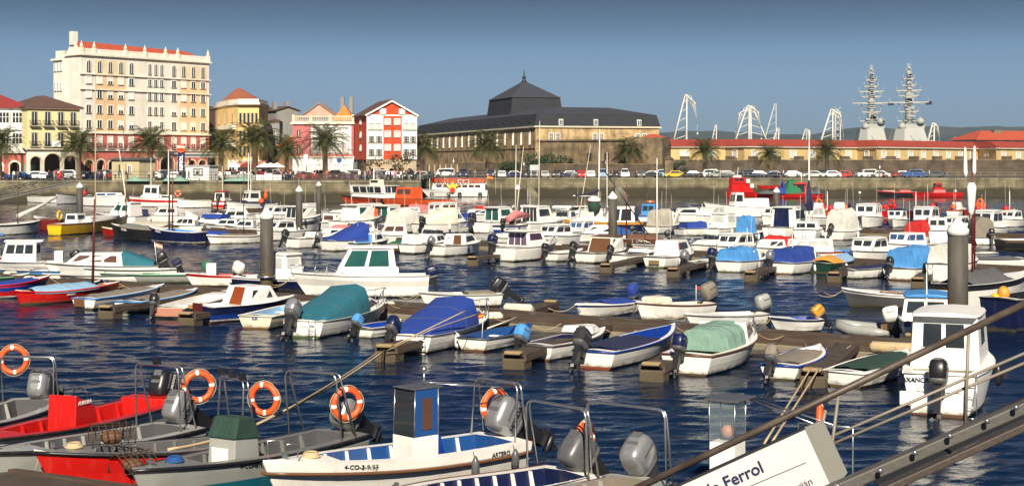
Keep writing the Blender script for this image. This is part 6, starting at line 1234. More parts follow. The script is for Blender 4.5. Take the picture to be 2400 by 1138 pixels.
# orange pilot boat
b = fish('large vermilion workboat with white multi-windowed bridge and orange aft cabin', (1035,484), (812,478), 3.8, 1.0, 'orange', body2='orange', top='orange', anti='maroon', boot='orange', deck='darkgreen', sheer=.35, rake=1.3, well=None, rub='darkgreen', grp=None, z=0) if True else None
b.house(.50,.86,.75,w=3.2,z0=1.0,zf=1.25,fr=.2,wins=''); b.house(.50,.86,1.15,w=3.0,wt=1.05,z0=1.75,zf=1.75,fr=-.35,br=.1,roof=.2,wins='p4d s4d f3d a2d').mast(.68,2.8,'white',.13,z=2.9); b.house(.24,.42,1.75,w=2.2,z0=1.0,zf=1.0,col='orange',wins='p2 s2',glass='brown').mast(.12,3.2,'white',.05); b.house(.60,.70,.9,w=1.0,z0=3.0,zf=3.0,fr=0,wins='p1',col='cream')
[b.part(MB().torus((b.X(t), b.hb(t)+.15, .6), .33, .12, 'y', 16, 6), 'tyre_fender', paint('black')) for t in (.50,.58)]
# excursion boat
b = fish('white excursion ferry with yellow star emblem, red life rings and open top deck', (1142,461), (1004,461), 3.8, 1.2, 'white', anti='white', boot='white', sheer=.25, rake=1.5, well=None, grp=None, rub='navy')
b.house(.04,.86,1.3,w=3.4,z0=1.2,zf=1.3,fr=.3,wins='p7 s7 f3',glass='brown',roof=.3); b.house(.3,.5,.7,w=2.0,z0=2.6,zf=2.6,wins='p2')
q = MB(); 
for t in [.05+.04*i for i in range(21)]: 
    for sg in (1,-1): q.tube([(b.X(t), sg*1.55, 2.6), (b.X(t), sg*1.55, 3.5)], .03, 4)
for sg in (1,-1): q.tube([(b.X(.04), sg*1.55, 3.5), (b.X(.86), sg*1.55, 3.5)], .04, 4)
b.part(q, 'top_rail', paint('red'))
for i in range(12): 
    q = MB(); q.torus((b.X(.08+.065*i), 1.62, 3.05), .28, .09, 'y', 12, 5); b.part(q, 'life_ring', plain('orange', .5))
q = MB(); x = b.X(.56); pts = []
for i in range(10): a = pi/2+2*pi*i/10; r_ = 1.7 if i % 2 == 0 else .75; pts.append((x-r_*.80*cos(a), 1.78, 1.95+r_*.62*sin(a)))
q.add(pts, [tuple(range(10))]); b.part(q, 'star_emblem', plain('yellow', .5)); q = MB(); q.lathe([(.5,0),(.5,.05)], (0,0,0), 12); q.xf(Matrix.Translation((x,1.92,1.3)) @ Matrix.Rotation(R(-90),4,'X')); b.part(q, 'emblem_disc', plain('red', .5))
[b.part(MB().torus((b.X(t), 1.95, .55), .27, .12, 'y', 14, 5), 'tyre_fender', paint('black')) for t in (.12,.45,.62,.85)]; b.flag(.03,2.9,'red',0,-.3,'yellow',1.1)
# red ships
b = fish('red tug with stepped red bridge at the left end of the red ships', (1790,462), (1708,463), 3.6, .9, 'red', anti='red', boot='red', top='red', deck='darkgrey', well=None, grp=None, rub='darkred', rake=1.0, z=0)
b.house(.40,.88,1.7,w=2.8,z0=.95,zf=.95,fr=.2,br=.8,col='red').house(.58,.86,1.1,w=2.3,z0=2.65,zf=2.65,fr=.1,br=.3,col='red',wins='p2').house(.66,.78,.4,w=1.4,z0=3.76,zf=3.76,col='white').mast(.72,2.0,'white',.07,z=3.6,lean=-.3)
for t, z in ((.56,3.1),(.46,2.2)): q = MB(); q.box(b.X(t)-.4, b.X(t)+.4, 1.42, 1.48, z-.35, z+.35); b.part(q, 'white_panel', paint('white'))
b = fish('long low red net tender with green and blue nets piled between its two cabins', (1925,464), (1770,464), 3.4, .85, 'red', anti='red', boot='red', top='red', deck='darkgrey', well=None, grp=None, rub='darkred')
b.house(.24,.42,1.7,w=2.2,z0=.9,zf=.9,col='red',wins='p1d').house(.20,.44,.22,w=2.6,z0=2.6,zf=2.6,col='red').mast(.3,2.0,'white',.06,z=2.7)
rr = random.Random(3)
for cc, x0_, x1_, z_ in (('green',.30,.60,3.4),('blue',.54,.66,2.7),('darkgrey',.42,.95,1.6),('darkgrey',.02,.2,1.9)):
    b.part(heap(b.X(x0_), b.X(x1_), -1.7, 1.7, .8, z_-.4, int(x0_*100)), 'net_heap', cloth(cc))
q = MB(); q.hexa([(b.X(.66),-.8,1.7),(b.X(.9),-.8,1.7),(b.X(.9),.8,1.7),(b.X(.66),.8,1.7)], [(b.X(.62),-1.1,2.3),(b.X(.95),-1.1,2.3),(b.X(.95),1.1,2.3),(b.X(.62),1.1,2.3)]); b.part(q, 'work_skiff', paint('red'))
b = fish('red pilot launch with round red wheelhouse, rightmost of the red craft', (2252,462), (2142,462), 3.2, .85, 'red', anti='red', boot='red', top='red', deck='red', well=None, grp=None, rub='red', sheer=.1)
b.house(.35,.62,.6,w=2.4,z0=.85,zf=.85,col='red').house(.42,.58,1.1,w=1.8,wt=1.05,z0=1.45,zf=1.45,col='red',wins='p3 f2',roof=.1,rcol='red').mast(.5,1,'red',.06,z=2.6)
b = fish('black and red lighter moored left of the red pilot launch', (2140,461), (2060,461), 3.0, .9, 'black', anti='black', boot='black', top='red', well=None, grp=None, rub='black'); b.house(.1,.45,.4,w=2.2,z0=.9,zf=.9,col='red').house(.55,.9,.35,w=2.0,z0=.9,zf=.9,col='red')
# ---------------------------------------------------------------- pontoons and pilings
FD = Vector((cos(R(CH)), sin(R(CH)), 0)); PD = Vector((sin(R(CH)), -cos(R(CH)), 0))
def pontoon(label, a, b, w=.9, z=.5, fl=True):
    d = b-a; L = d.length; t = thing('pontoon', label, 'pontoon', a, math.atan2(d.y, d.x)); n = max(1, int(L/9))
    MB().box(0, L, 0, w, z-.06, z).build('deck', planks(), t)
    q = MB(); [q.box(0, L, y, y+.12, z-.30, z+.06) for y in (-.13, w+.01)]; q.build('side_beam', beam(), t)
    if fl:
        for i in range(n): x = L*i/n; MB().box(x+.6, x+L/n-.6, -.25, w+.25, -.2, z-.31).build('float', wall('float', (.22,.19,.13)), t, .04)
    q = MB()
    for i in range(int(L/3.2)): 
        x = 1.5+i*3.2; q.box(x-.12, x+.12, .05, .12, z+.06, z+.10); q.bar((x-.16,.08,z+.12), (x+.16,.08,z+.12), .03, .03)
    q.build('cleats', metal(), t); return t
def finger(label, px, py, base, w=.6, dirn=1):
    e_ = P(px, py, .4); e_.z = 0
    FF = Vector((cos(R(70)), sin(R(70)), 0)); L = 3.0
    if isinstance(base, tuple):      # run on to the pontoon line
        a, b = base; d = b-a; q = a-e_; L = max(1.5, (q.x*d.y-q.y*d.x)/(FF.x*d.y-FF.y*d.x))
    t = thing('finger_pontoon', label, 'finger pontoon', e_, math.atan2((FF*dirn).y, (FF*dirn).x), 'finger pontoons between the berths')
    MB().box(0, L, -w/2, w/2, .36, .42).build('deck', planks(), t); q = MB(); [q.box(0, L, s_*w/2-.04+s_*.045, s_*w/2+.04+s_*.045, .22, .44) for s_ in (-1,1)]; q.build('side_beam', beam(), t)
    MB().box(-.12, .62, -w*.6, w*.6, -.25, .30).build('float', wall('fingerfloat', (.09,.068,.04)), t, .05); q = MB(); [q.box(-.22+.5*i, .10+.5*i, -w*.45, w*.45, .43, .54) for i in (0,)]; q.build('fender_block', wall('fblock', (.30,.21,.11)), t, .05)
A0 = P(-60, 640, .5); A0.z = 0; A1 = P(2190, 812, .5); A1.z = 0
pontoon('long brown-beamed pontoon crossing the picture from the left edge down to the right', A0, A1)
C0 = Vector((-27.5, 136.5, 0)); C1 = Vector((30.5, 82.2, 0)); pontoon('second pontoon, behind the boats with the lilac-windowed pilothouse', C0, C1)
D0 = Vector((-33, 192, 0)); D1 = Vector((48, 118.5, 0)); pontoon('third pontoon, farthest from the camera', D0, D1)
for px, py, lb in ((250,722,'left of the brown-tarpaulin dinghy'),(438,738,'left of the navy cabin boat'),(905,815,'left of the royal blue cover'),(1205,832,'left of the navy-inside dinghy'),(1528,858,'between the blue launch and the pale green canvas boat'),(1905,872,'between the pale blue and the green-rimmed dinghies')):
    finger('wooden finger pontoon '+lb, px, py, (A0, A1))
for px, py, lb in ((1108,605,'right of the brown-door cabin boat'),(1420,622,'right of the brown aft screen'),(1578,632,'right of the brown name board'),(1760,640,'right of the framed windshield boat'),(1955,642,'right of the amber tarpaulin'),(2152,655,'right of the sky blue hood')):
    finger('wooden finger pontoon '+lb, px, py, (C0, C1))
for px, py, lb in ((1290,710,'jutting out behind the long pontoon with cream fenders'),(1715,755,'behind the long pontoon between two white dinghies'),(2140,790,'behind the long pontoon next to the inflatable')):
    e_ = P(px, py, .4); e_.z = 0; finger('wooden finger pontoon '+lb, px, py, e_-FD*5, dirn=-1)
def log_fender(label, px, py, l=1.4, a=0, c='cream', z=.45):
    o = MB().tube([(-l/2,0,0),(-l/2+.1,0,0),(l/2-.1,0,0),(l/2,0,0)], [.1,.19,.19,.1], 8).build('fender', cloth(c)); o.location = P(px, py, z); o.rotation_euler = (0, 0, a); tag(o, label, 'fender')
log_fender('cream sausage fender on the pontoon behind the blue-covered boat', 1215, 722, 1.3, -.5); log_fender('cream round-ended fender beside the teal canopy boat bow', 912, 716, .5, .3); log_fender('pale fender at the bow of the blue-covered boat', 1160, 742, .6, .2)
log_fender('long cream fender behind the green-rimmed dinghy', 2095, 815, 1.5, -.4, 'tan'); log_fender('cream fender lying on the pontoon above the sky blue tarpaulin', 70, 655, .7, -.3); log_fender('pale green float on the pontoon at the far left', 25, 643, .8, -.3); log_fender('small cream fender by the red boat prow', 128, 654, .7, -.3)
log_fender('cream fender on the second pontoon left of the brown aft screen', 1295, 576, 1.5, -.5)
def piling(px, yb, yt, wpx, label, rust=False):
    base = P(px, yb); Y = base.y; r = wpx/FP*Y/2; h = ZY(yt, Y/KD); t = thing('piling', label, 'piling', (base.x, base.y, 0))
    m = plain('darkgrey', .8)
    k = 'piling_steel'
    if k not in _m:
        m, N, L, pb = base_mat(k); a = mixc(N, L, ramp(N, L, noise(N, L, 1.5, 6, sc=(2,2,.4)), .35, .7), (.048,.043,.036), (.095,.085,.068))
        a = mixc(N, L, ramp(N, L, noise(N, L, 1.1, 6, sc=(1.1,1.1,.4)), .52, .58), a, (.22,.06,.012))
        tcn = N.new('ShaderNodeTexCoord'); s_ = N.new('ShaderNodeSeparateXYZ'); L.new(tcn.outputs['Object'], s_.inputs[0])
        a = mixc(N, L, ramp(N, L, s_.outputs[2], .9, 1.5, (1,1,1), (0,0,0)), a, (.10,.075,.035)); L.new(a, pb.inputs['Base Color']); pb.inputs['Roughness'].default_value = .7; bump(N, L, pb, noise(N, L, 9, 5), .4, .03); _m[k] = m
    ch = r*1.75
    MB().lathe([(r,-1.5),(r,(h-ch)*.5),(r,h-ch)], (0,0,0), 20).build('shaft', _m[k], t)
    MB().lathe([(r*1.07,h-ch-.02),(r*1.09,h-1.25*r),(.02,h)], (0,0,0), 20).build('cap', paint('white'), t)
    MB().torus((0,0,.75), r+.1, .07, 'z', 20, 6).build('guide_ring', metal(), t)
piling(625,684,485,31,'rusty steel mooring pile with white cone cap, left of the middle'); piling(2245,856,508,47,'thickest and nearest steel pile with white cone cap, at right'); piling(1436,588,448,21,'white-capped pile in the middle right beside the navy workboat')
piling(701,556,435,16,'white-capped pile behind the blue tent cover'); piling(747,530,425,12,'thin white-capped pile against the left quay wall'); piling(187,520,427,15,'white-capped pile at far left behind the yellow boat'); piling(1213,525,432,13,'white-capped pile behind the four-slat pilothouse boat'); piling(1820,523,438,15,'white-capped pile in front of the red net tender')
# front pontoon at bottom left
b0, b1 = P(-120,1085,.45), P(345,1150,.45); b0.z = b1.z = 0; d = (b1-b0).normalized(); 
t = thing('pontoon', 'plank walkway crossing the bottom left corner', 'pontoon', b0, math.atan2(d.y, d.x)); MB().box(-1, 12, -2.0, 0, .38, .45).build('deck', planks(), t); MB().box(-1, 12, 0.01, .14, .15, .5).build('side_beam', beam(), t); MB().box(-1, 12, -2, -.05, -.3, .36).build('float', wall('float', (.22,.19,.13)), t)
# ---------------------------------------------------------------- ropes
def rope(label, pts, r=.018, sag=0, c='tan', name='rope'):
    P_ = [];
    for a, b in zip(pts[:-1], pts[1:]):
        for i in range(10): u = i/10; p = a.lerp(b, u); p = p-Vector((0,0,sag*4*u*(1-u))); P_.append(p)
    P_.append(pts[-1]); o = MB().tube(P_, r, 6).build(name, plain(c, .95)); return tag(o, label, 'rope')
rope('long tan mooring rope rising from the front boats toward the blue-covered boat', [P(395,1052,.9), P(640,975,1.0), P(905,818,.35)], .030, .1)
rope('tan rope running up along the blue-covered boat to its bow', [P(905,818,.35), P(1090,728,1.3)], .02); rope('second tan rope just under the first along the blue cover', [P(905,822,.35), P(1010,772,1.15), P(1120,735,1.25)], .015)
rope('tan rope parallel to the long mooring rope, slightly above it', [P(660,965,1.0), P(895,818,.4)], .016, .06)
for k_, (x1, x0, lb) in enumerate(((1905,1790,'left one of two tan ropes dropping to the glazed-console boat'), (1922,1806,'right one of two tan ropes dropping to the glazed-console boat'))): rope(lb, [P(x1, 855+k_*4, .5), P(x0, 1040, .9)], .024)
rope('dark hawser hanging from the bow of the white tall-console boat', [P(632,1075,.95), P(665,1138,.2)], .012, 0, 'grey'); rope('thin mooring line from the red-bottomed bow to the plank walkway', [a4.W(a4.X(.98),0,.9), P(80,1100,.5)], .010, .1)
# ---------------------------------------------------------------- foreground gangway with notice board
def gangway():
    t = thing('gangway', 'dark steel gangway with tube handrails sloping up across the lower right corner', 'gangway', (0,0,0))
    gm = plain('brown', .45, .2, 'rail_'); gs = wall('steel_grey', (.085,.08,.07), 5, .3, .6)
    k = 'rail_dark'; m, N, L, pb = base_mat(k); L.new(mixc(N, L, ramp(N, L, noise(N, L, 7, 6), .4, .65), (.045,.032,.023), (.085,.065,.05)), pb.inputs['Base Color']); pb.inputs['Roughness'].default_value = .5; gm = m
    def ln(p, Y0, q, Y1): return D(p[0], Y0, ZY(p[1], Y0)), D(q[0], Y1, ZY(q[1], Y1))
    a, b = ln((1380,1196), 7.0, (2520,655), 7.0); MB().tube([a, b], .025, 12).build('handrail', gm, t)
    a, b = ln((1790,1090), 7.0, (2520,776), 7.0); MB().tube([a, b], .0105, 8).build('guard_rail', plain('taupe', .5, .1, 'gr_'), t); a, b = ln((1920,1052), 7.05, (2520,800), 7.05); MB().tube([a, b], .0105, 8).build('guard_rail', plain('taupe', .5, .1, 'gr_'), t)
    for p, q in (((1965,925),(1935,1160)), ((1935,960),(1912,1060)), ((2270,778),(2262,1010))):
        a, b = ln(p, 7.0, q, 7.0); MB().tube([a, b], .012, 8).build('post', plain('taupe', .5, .1, 'gr_'), t)
    # lower chords with bolts
    a, b = ln((1900,1170), 6.6, (2520,900), 6.6); MB().bar(a, b, .10, .075).build('lower_chord', gs, t, .01)
    a, b = ln((2020,1170), 6.5, (2520,945), 6.5); MB().bar(a, b, .06, .05).build('bottom_chord', wall('rusty_steel', (.05,.036,.028), 5, .5, .6), t, .008)
    for px, py in ((1962,1139),(2062,1103),(2143,1061),(2225,1022),(2312,987),(2380,955)):
        p = D(px, 6.53, ZY(py-2, 6.53)); MB().lathe([(.018,0),(.018,.02),(.008,.028)], (0,0,0), 10).xf(Matrix.Translation(p) @ Matrix.Rotation(R(90),4,'X')).build('bolt', metal(), t)
    
    a, b = ln((2040,1120), 7.4, (2520,902), 7.4); a2, b2 = ln((2040,1120), 7.4, (2520,902), 7.4); MB().bar(a, b, .5, .015).build('deck', plain('black', .8, 0, 'grate_'), t)
gangway()
def board():
    Y = 6.75; f = lambda px, py, dy=0: D(px, Y+dy, ZY(py, Y+dy))
    A, B, C_, D_ = f(1420,1215), f(1885,1005), f(1952,1150), f(1487,1365)
    t = thing('notice_board', 'white notice board lettered de Ferrol fixed to the gangway rail', 'sign', A); s_ = lambda p: p-A
    n = Vector((0,-.02,0)); MB().hexa([s_(A), s_(D_), s_(C_), s_(B)], [s_(A)+n, s_(D_)+n, s_(C_)+n, s_(B)+n]).build('panel', wall('board_white', (.58,.57,.565), 2, .08, .5, .05), t)
    r_ = (B-A).normalized(); u = (A-D_).normalized(); w_ = (B-A).length
    q = lambda px, py: s_(f(px, py))+Vector((0,-.024,0))
    dk = plain('navy', .5, 0, 'ink_'); u2 = Vector((-r_.z, 0, r_.x)) if r_.x > 0 else u
    text('de Ferrol', .112, dk, t, q(1654,1163), r_, (u2+r_*0), bold=.0018); o = MB().bar(q(1740,1143), q(1887,1081), .003, .004).build('ruled_line', plain('darkgrey', .5), t)
    text('ierián', .068, plain('darkgrey', .5, 0, 'ink_'), t, q(1856,1152), r_, u2)
    MB().bar(s_(A)+Vector((0,-.01,.012)), s_(B)+Vector((0,-.01,.012)), .03, .012).build('top_edge', plain('black', .5), t)
    t2 = thing('notice_board', 'plain grey board behind the white notice board', 'sign', A)
    A2, B2, C2, D2 = f(1860,1010,.12), f(1928,982,.12), f(1985,1105,.12), f(1930,1170,.12); n = Vector((0,-.02,0)); MB().hexa([s_(p) for p in (A2,D2,C2,B2)], [s_(p)+n for p in (A2,D2,C2,B2)]).build('panel', wall('board_grey', (.20,.195,.17), 2, .1, .6, .05), t2)
board()
# ---------------------------------------------------------------- palms
def palm_proto():
    t = thing('palm_tree', '', 'palm tree', (0,0,0)); rr = random.Random(9)
    bark = wall('palm_bark', (.16,.11,.07), 6, .4, .95, .8); 
    MB().lathe([(.52,-.1),(.44,.5),(.40,2),(.42,4.0),(.58,4.9),(.72,5.4),(.55,6.0),(.2,6.3)], (0,0,0), 12).build('trunk', bark, t)
    m, N, L, pb = base_mat('palm_leaf'); L.new(mixc(N, L, noise(N, L, .8, 4), (.022,.036,.008), (.10,.10,.022)), pb.inputs['Base Color']); pb.inputs['Roughness'].default_value = .55
    m2, N, L, pb = base_mat('palm_dry'); L.new(mixc(N, L, noise(N, L, 2, 3), (.20,.12,.04), (.11,.07,.02)), pb.inputs['Base Color']); pb.inputs['Roughness'].default_value = .8
    mb = MB(); 
    for k in range(74):
        a = k*2.39996+rr.uniform(-.2,.2); e_ = 1.45-2.05*(k/74)**.85+rr.uniform(-.1,.1); ln = rr.uniform(3.8,4.8); n = 12
        d = Vector((cos(a), sin(a), 0)); p = Vector((0,0,5.7))+d*.2; pts = [p]; an = e_
        for i in range(n): p = p+(d*cos(an)+Vector((0,0,1))*sin(an))*ln/n; pts.append(p); an -= (.04+.017*i)*(1.0 if e_ > -.2 else .6)
        side = Vector((-d.y, d.x, 0)); mm = 1 if k > 66 else 0
        mb.tube([pts[0], pts[n//2], pts[n]], [.035,.022,.006], 4, mm)
        for i in range(1, n+1):
            for q in (0,.5):
                if i == n and q: break
                b_ = pts[i] if not q else pts[i].lerp(pts[i+1], .5); tg = (pts[i]-pts[i-1]).normalized()
                ll = .72*sin(pi*(.12+.80*(i+q)/n))+.14
                for sg in (-1, 1):
                    up = side.cross(tg)*-.0; tip = b_+side*sg*ll*.82+tg*ll*.45+Vector((0,0,-.22*ll+rr.uniform(-.06,.06))); mid = b_.lerp(tip, .5)+Vector((0,0,.05))
                    mb.add([b_-tg*.035, b_+tg*.035, mid+tg*.035, tip, mid-tg*.03], [(0,1,2,3,4)], mm)
    mb.build('crown', [m, m2], t); return t
pp = palm_proto()
palms = [(185,172,392,292,'behind the left gangway, in front of the arcades'),(352,190,392,288,'in front of the red arcade of the tall block'),(-2,172,392,285,'at the far left edge'),(518,186,396,292,'left of the octagonal-cornered yellow house'),(598,180,400,273,'largest, in front of the octagonal-cornered house'),(672,190,396,310,'right of the white parasols, shorter and paler'),(762,182,400,281,'in front of the pink terrace'),(990,196,396,305,'at the right corner of the orange gabled house'),
  (1142,212,400,299,'before the long side of the slate-roofed hall'),(1478,214,403,315,'in front of the rampart right of the tall mast'),(1652,215,403,318,'left one before the yellow barracks'),(1803,215,404,333,'middle one before the yellow barracks'),(1938,215,405,319,'right one before the yellow barracks')]
for i, (px, Y, yb, yt, lb) in enumerate(palms):
    h = ZY(yt, Y)-QZ; sc = h/8.9; loc = D(px, Y, QZ)
    o = pp if i == 0 else dup(pp, loc, i*1.3, sc)
    o.location = loc; o.rotation_euler = (0,0,i*1.3); o.scale = (sc,)*3; o['label'] = 'date palm '+lb; o['group'] = 'palms along the promenade'
# bushes and conifer by the hall
def bush(label, px, Y, w_, h_, name='shrub', z=QZ, n=900, dark=(.010,.028,.008), light=(.035,.06,.018)):
    k = 'leaf%s' % (light,); 
    if k not in _m: m, N, L, pb = base_mat(k); L.new(mixc(N, L, noise(N, L, 1.5, 3), dark, light), pb.inputs['Base Color']); pb.inputs['Roughness'].default_value = .8; _m[k] = m
    t = thing(name, label, 'tree' if name != 'shrub' else 'shrub', D(px, Y, z)); rr = random.Random(px); mb = MB(); lob = [(rr.uniform(-.5,.5)*w_, rr.uniform(-.4,.4)*w_, rr.uniform(.25,.85)*h_, rr.uniform(.18,.36)*w_) for _ in range(9)]
    for i in range(n):
        x, y, zz, r_ = rr.choice(lob); v = Vector((rr.gauss(0,1), rr.gauss(0,1), rr.gauss(0,1))).normalized()*r_*rr.uniform(.55,1.05); c = Vector((x,y,max(.1,zz)))+Vector((v.x,v.y,v.z*.8)); s_ = rr.uniform(.10,.26); u = Vector((rr.gauss(0,1),rr.gauss(0,1),rr.gauss(0,1))).normalized(); w2 = u.orthogonal().normalized()
        mb.add([c-u*s_, c+w2*s_*.7, c+u*s_, c-w2*s_*.7], [(0,1,2,3)])
    mb.build('foliage', _m[k], t); MB().tube([(0,0,-.1),(0,0,h_*.5)], [.2,.1], 6).build('trunk', wall('palm_bark', (0,0,0)), t)
bush('dark evergreen shrub left of the dead palm by the hall corner', 1195, 222, 4.2, 3.6); bush('spreading dark conifer before the hall corner', 1268, 219, 6.5, 5.0, 'conifer', n=1600); bush('dark conifer right of the hall corner', 1300, 219, 5.5, 4.4, 'conifer', n=1200)
bush('thin climbing shrub on the sunny wall of the hall', 1290, 227, 1.6, 8.5, n=500); bush('shrub beside the sentry turret', 1590, 212, 2.5, 3.6); bush('green tree top showing left of the tall block', 119, 240, 3, 13, 'tree', n=500); bush('green tree top between the tall block and the octagonal-cornered house', 496, 245, 2.5, 17, 'tree', n=600)
bush('bare-looking brown tree in front of the orange gabled house', 925, 186, 4.5, 4.6, 'tree', n=500, dark=(.05,.03,.01), light=(.12,.08,.03)); bush('second thin tree by the arches of the orange house', 868, 186, 3.0, 4.2, 'tree', n=300, dark=(.05,.03,.01), light=(.12,.08,.03))
# ---------------------------------------------------------------- cars
_cm = {}
def car_parts(kind):
    if kind in _cm: return _cm[kind]
    Lg, Wd, Ht, prof = {'hatch': (3.9,1.68,1.45,[(0,.45),(.02,.85),(.20,.92),(.32,1.42),(.72,1.45),(.93,1.0),(1,.8),(1,.4)]), 'saloon': (4.4,1.72,1.42,[(0,.45),(.01,.8),(.24,.90),(.38,1.38),(.68,1.42),(.84,.98),(.99,.92),(1,.4)]), 'van': (4.4,1.8,1.85,[(0,.5),(.01,.95),(.14,1.1),(.24,1.78),(.95,1.85),(1,1.6),(1,.5),(1,.4)]), 'suv': (4.4,1.82,1.72,[(0,.5),(.01,1.0),(.22,1.08),(.34,1.66),(.85,1.72),(.97,1.2),(1,1.0),(1,.5)])}[kind]
    body = MB(); n = len(prof)
    tum = lambda z: 1 if z < 1.0 else 1-.22*(z-1.0)/.5
    pts = [((x-.5)*Lg, z) for x, z in prof]+[(Lg/2-.02,.28),(-Lg/2+.02,.28)]
    rs = [[(x, s_*Wd/2*min(1, tum(z))*k, z) for x, z in pts] for s_, k in ((-1,.96),(-1,1),(1,1),(1,.96))]
    rs[0] = [(x, y, z) for x, y, z in rs[0]]; body.rings(rs, 0, True, True, False)
    gl = MB(); zt = prof[3][1]-.08; zb = prof[2][1]+.02; x0, x1, x2, x3 = [(prof[i][0]-.5)*Lg for i in (2,3,4,5)]
    for s_ in (-1, 1):
        f = lambda x, z: (x, s_*(Wd/2*min(1, tum(z))+.012), z)
        gl.add([f(x0+.18,zb), f(x1+.05,zt), f(x2-.08,zt), f(min(x3, Lg/2)-.15,zb)], [(0,1,2,3)])
    gl.quad((x0+.02,-Wd*.40,zb+.03), (x0+.02,Wd*.40,zb+.03), (x1-.06,Wd*.36,zt), (x1-.06,-Wd*.36,zt)); gl.quad((x3+.03,-Wd*.40,zb+.03), (x3+.03,Wd*.40,zb+.03), (x2+.06,Wd*.36,zt), (x2+.06,-Wd*.36,zt))
    wh = MB(); wh.lathe([(.20,-.1),(.31,-.1),(.32,.1),(.2,.1)], (0,0,0), 14, 0); wh.lathe([(.19,-.11),(.06,-.10),(.06,.11),(.19,.11)], (0,0,0), 10, 1); wh.xf(Matrix.Rotation(R(90),4,'X'))
    lt = MB(); lt.box(-.03,.03,-.15,.15,-.07,.07)
    _cm[kind] = (body.mesh('body', [paint('white')]), gl.mesh('window', [glassy()]), wh.mesh('wheel', [paint('black'), metal()]), lt.mesh('headlight', [plain('white', .2)]), Lg, Wd); return _cm[kind]
def car(label, px, Y, col, kind='hatch', rz=0, grp='cars parked along the quay'):
    bo, gl, wh, lt, Lg, Wd = car_parts(kind); t = thing('parked_car', label, 'car', D(px, Y, QZ+.004), rz, grp)
    o = inst('body', bo, t); o.material_slots[0].link = 'OBJECT'; o.material_slots[0].material = plain(col, .28, 0, 'car_')
    inst('window', gl, t)
    for x in (-Lg*.31, Lg*.31):
        for y in (-Wd/2+.06, Wd/2-.06): inst('wheel', wh, t, (x, y, .32))
    for y in (-Wd*.33, Wd*.33): inst('headlight', lt, t, (-Lg/2-.0, y, .68))
F_ = pi/2   # nose toward the water
ln_ = [(1152,'navy','hatch','first dark car right of the ferry'),(1177,'silver','hatch','silver car left of the leaning masts'),(1203,'navy','saloon','dark blue car between the leaning masts'),(1228,'black','hatch','black car just left of the billboard'),(1251,'darkgrey','saloon','dark grey car seen between the billboard posts'),(1276,'lightgrey','hatch','pale grey car just right of the billboard'),(1305,'black','hatch','black car above the first quay steps'),(1334,'navy','hatch','dark blue car right behind the tall white mast'),(1361,'red','hatch','red car facing the water left of the white one'),(1385,'white','hatch','white car between the red and the silver-blue one'),(1412,'paleblue','van','silver-blue van facing the water'),(1440,'black','saloon','black car left of the white van on the centre right quay'),(1464,'white','van','white van left of the palm with the dark car beside'),
 (1500,'darkgrey','hatch','dark grey car under the rampart palm'),(1526,'black','saloon','black car left of the silver-blue suv'),(1552,'paleblue','suv','silver-blue suv left of the yellow car'),(1580,'yellow','hatch','yellow car, the only yellow one'),(1622,'black','saloon','long black car right of the yellow one'),(1660,'white','suv','white suv right of the long black car'),(1681,'lightgrey','saloon','pale grey car left of the stepped red tug'),(1700,'darkgrey','hatch','dark grey car just above the stepped red tug'),(1750,'black','suv','black suv above the gap of the red tender'),(1776,'navy','hatch','dark blue car left of the barracks palm trunk'),(1812,'black','saloon','black car behind the palm trunk'),(1832,'darkred','hatch','dark red car above the red tender'),(1856,'silver','hatch','silver car with red car on its left'),
 (1905,'silver','saloon','silver saloon above the net heap'),(1925,'darkgreen','suv','dark green suv right of the silver saloon'),(1948,'white','hatch','white car left of the quay wall pier'),(1976,'red','hatch','lone red car above the plain quay wall'),(2032,'white','suv','white suv, leftmost of the five-car cluster'),(2060,'silver','saloon','silver saloon, second of the five-car cluster'),(2087,'darkred','hatch','dark red hatchback in the middle of the five-car cluster'),(2112,'navy','saloon','dark blue saloon, fourth of the five-car cluster'),(2140,'midblue','suv','blue-grey suv, last of the five-car cluster'),(2190,'darkgrey','saloon','dark car alone right of the five-car cluster')]
for i, (px, c, k, lb) in enumerate(ln_): car(lb, px, 206 if i % 3 else 207.5, c, k, (F_ if i < 14 and i not in (2,7) else 0)+((i*37) % 11-5)*.02)
ll_ = [(-5,'navy','saloon','dark blue saloon at the left edge of the promenade'),(42,'midblue','saloon','blue saloon left of the brown mast'),(84,'white','hatch','white hatchback below the striped arcade shop'),(106,'white','saloon','white saloon right of the white hatchback'),(152,'silver','suv','silver suv with big windscreen below the yellow arcaded house'),(120,'black','hatch','black car in front of the white saloons'),(300,'black','saloon','black car beyond the hut'),(355,'white','hatch','white car right of the hut'),(388,'navy','suv','dark blue suv left of the pillar sign'),(412,'white','saloon','white saloon at the pillar sign foot'),(505,'white','saloon','white saloon right of the white kiosk'),
 (528,'lightgrey','hatch','pale hatchback below the left parasol'),(549,'white','hatch','white hatchback below the salmon awning'),(572,'silver','hatch','silver car left of the biggest palm'),(590,'darkred','saloon','dark red car behind the biggest palm'),(612,'red','saloon','bright red car right of the biggest palm'),(630,'white','van','white van under the white parasols'),(655,'navy','saloon','dark blue saloon under the shorter palm'),(700,'lilac','saloon','purple-grey saloon left of the red one'),(722,'red','saloon','red saloon in front of the pink terrace'),(745,'darkgreen','suv','dark green suv before the terrace palm'),(785,'black','suv','black suv right of the terrace palm'),(806,'lilac','saloon','purple saloon below the round blue sign'),(1042,'white','van','white van at the corner of the hall'),(1085,'navy','suv','dark blue suv behind the ferry top deck'),(880,'darkgrey','saloon','dark saloon under the orange house arches')]
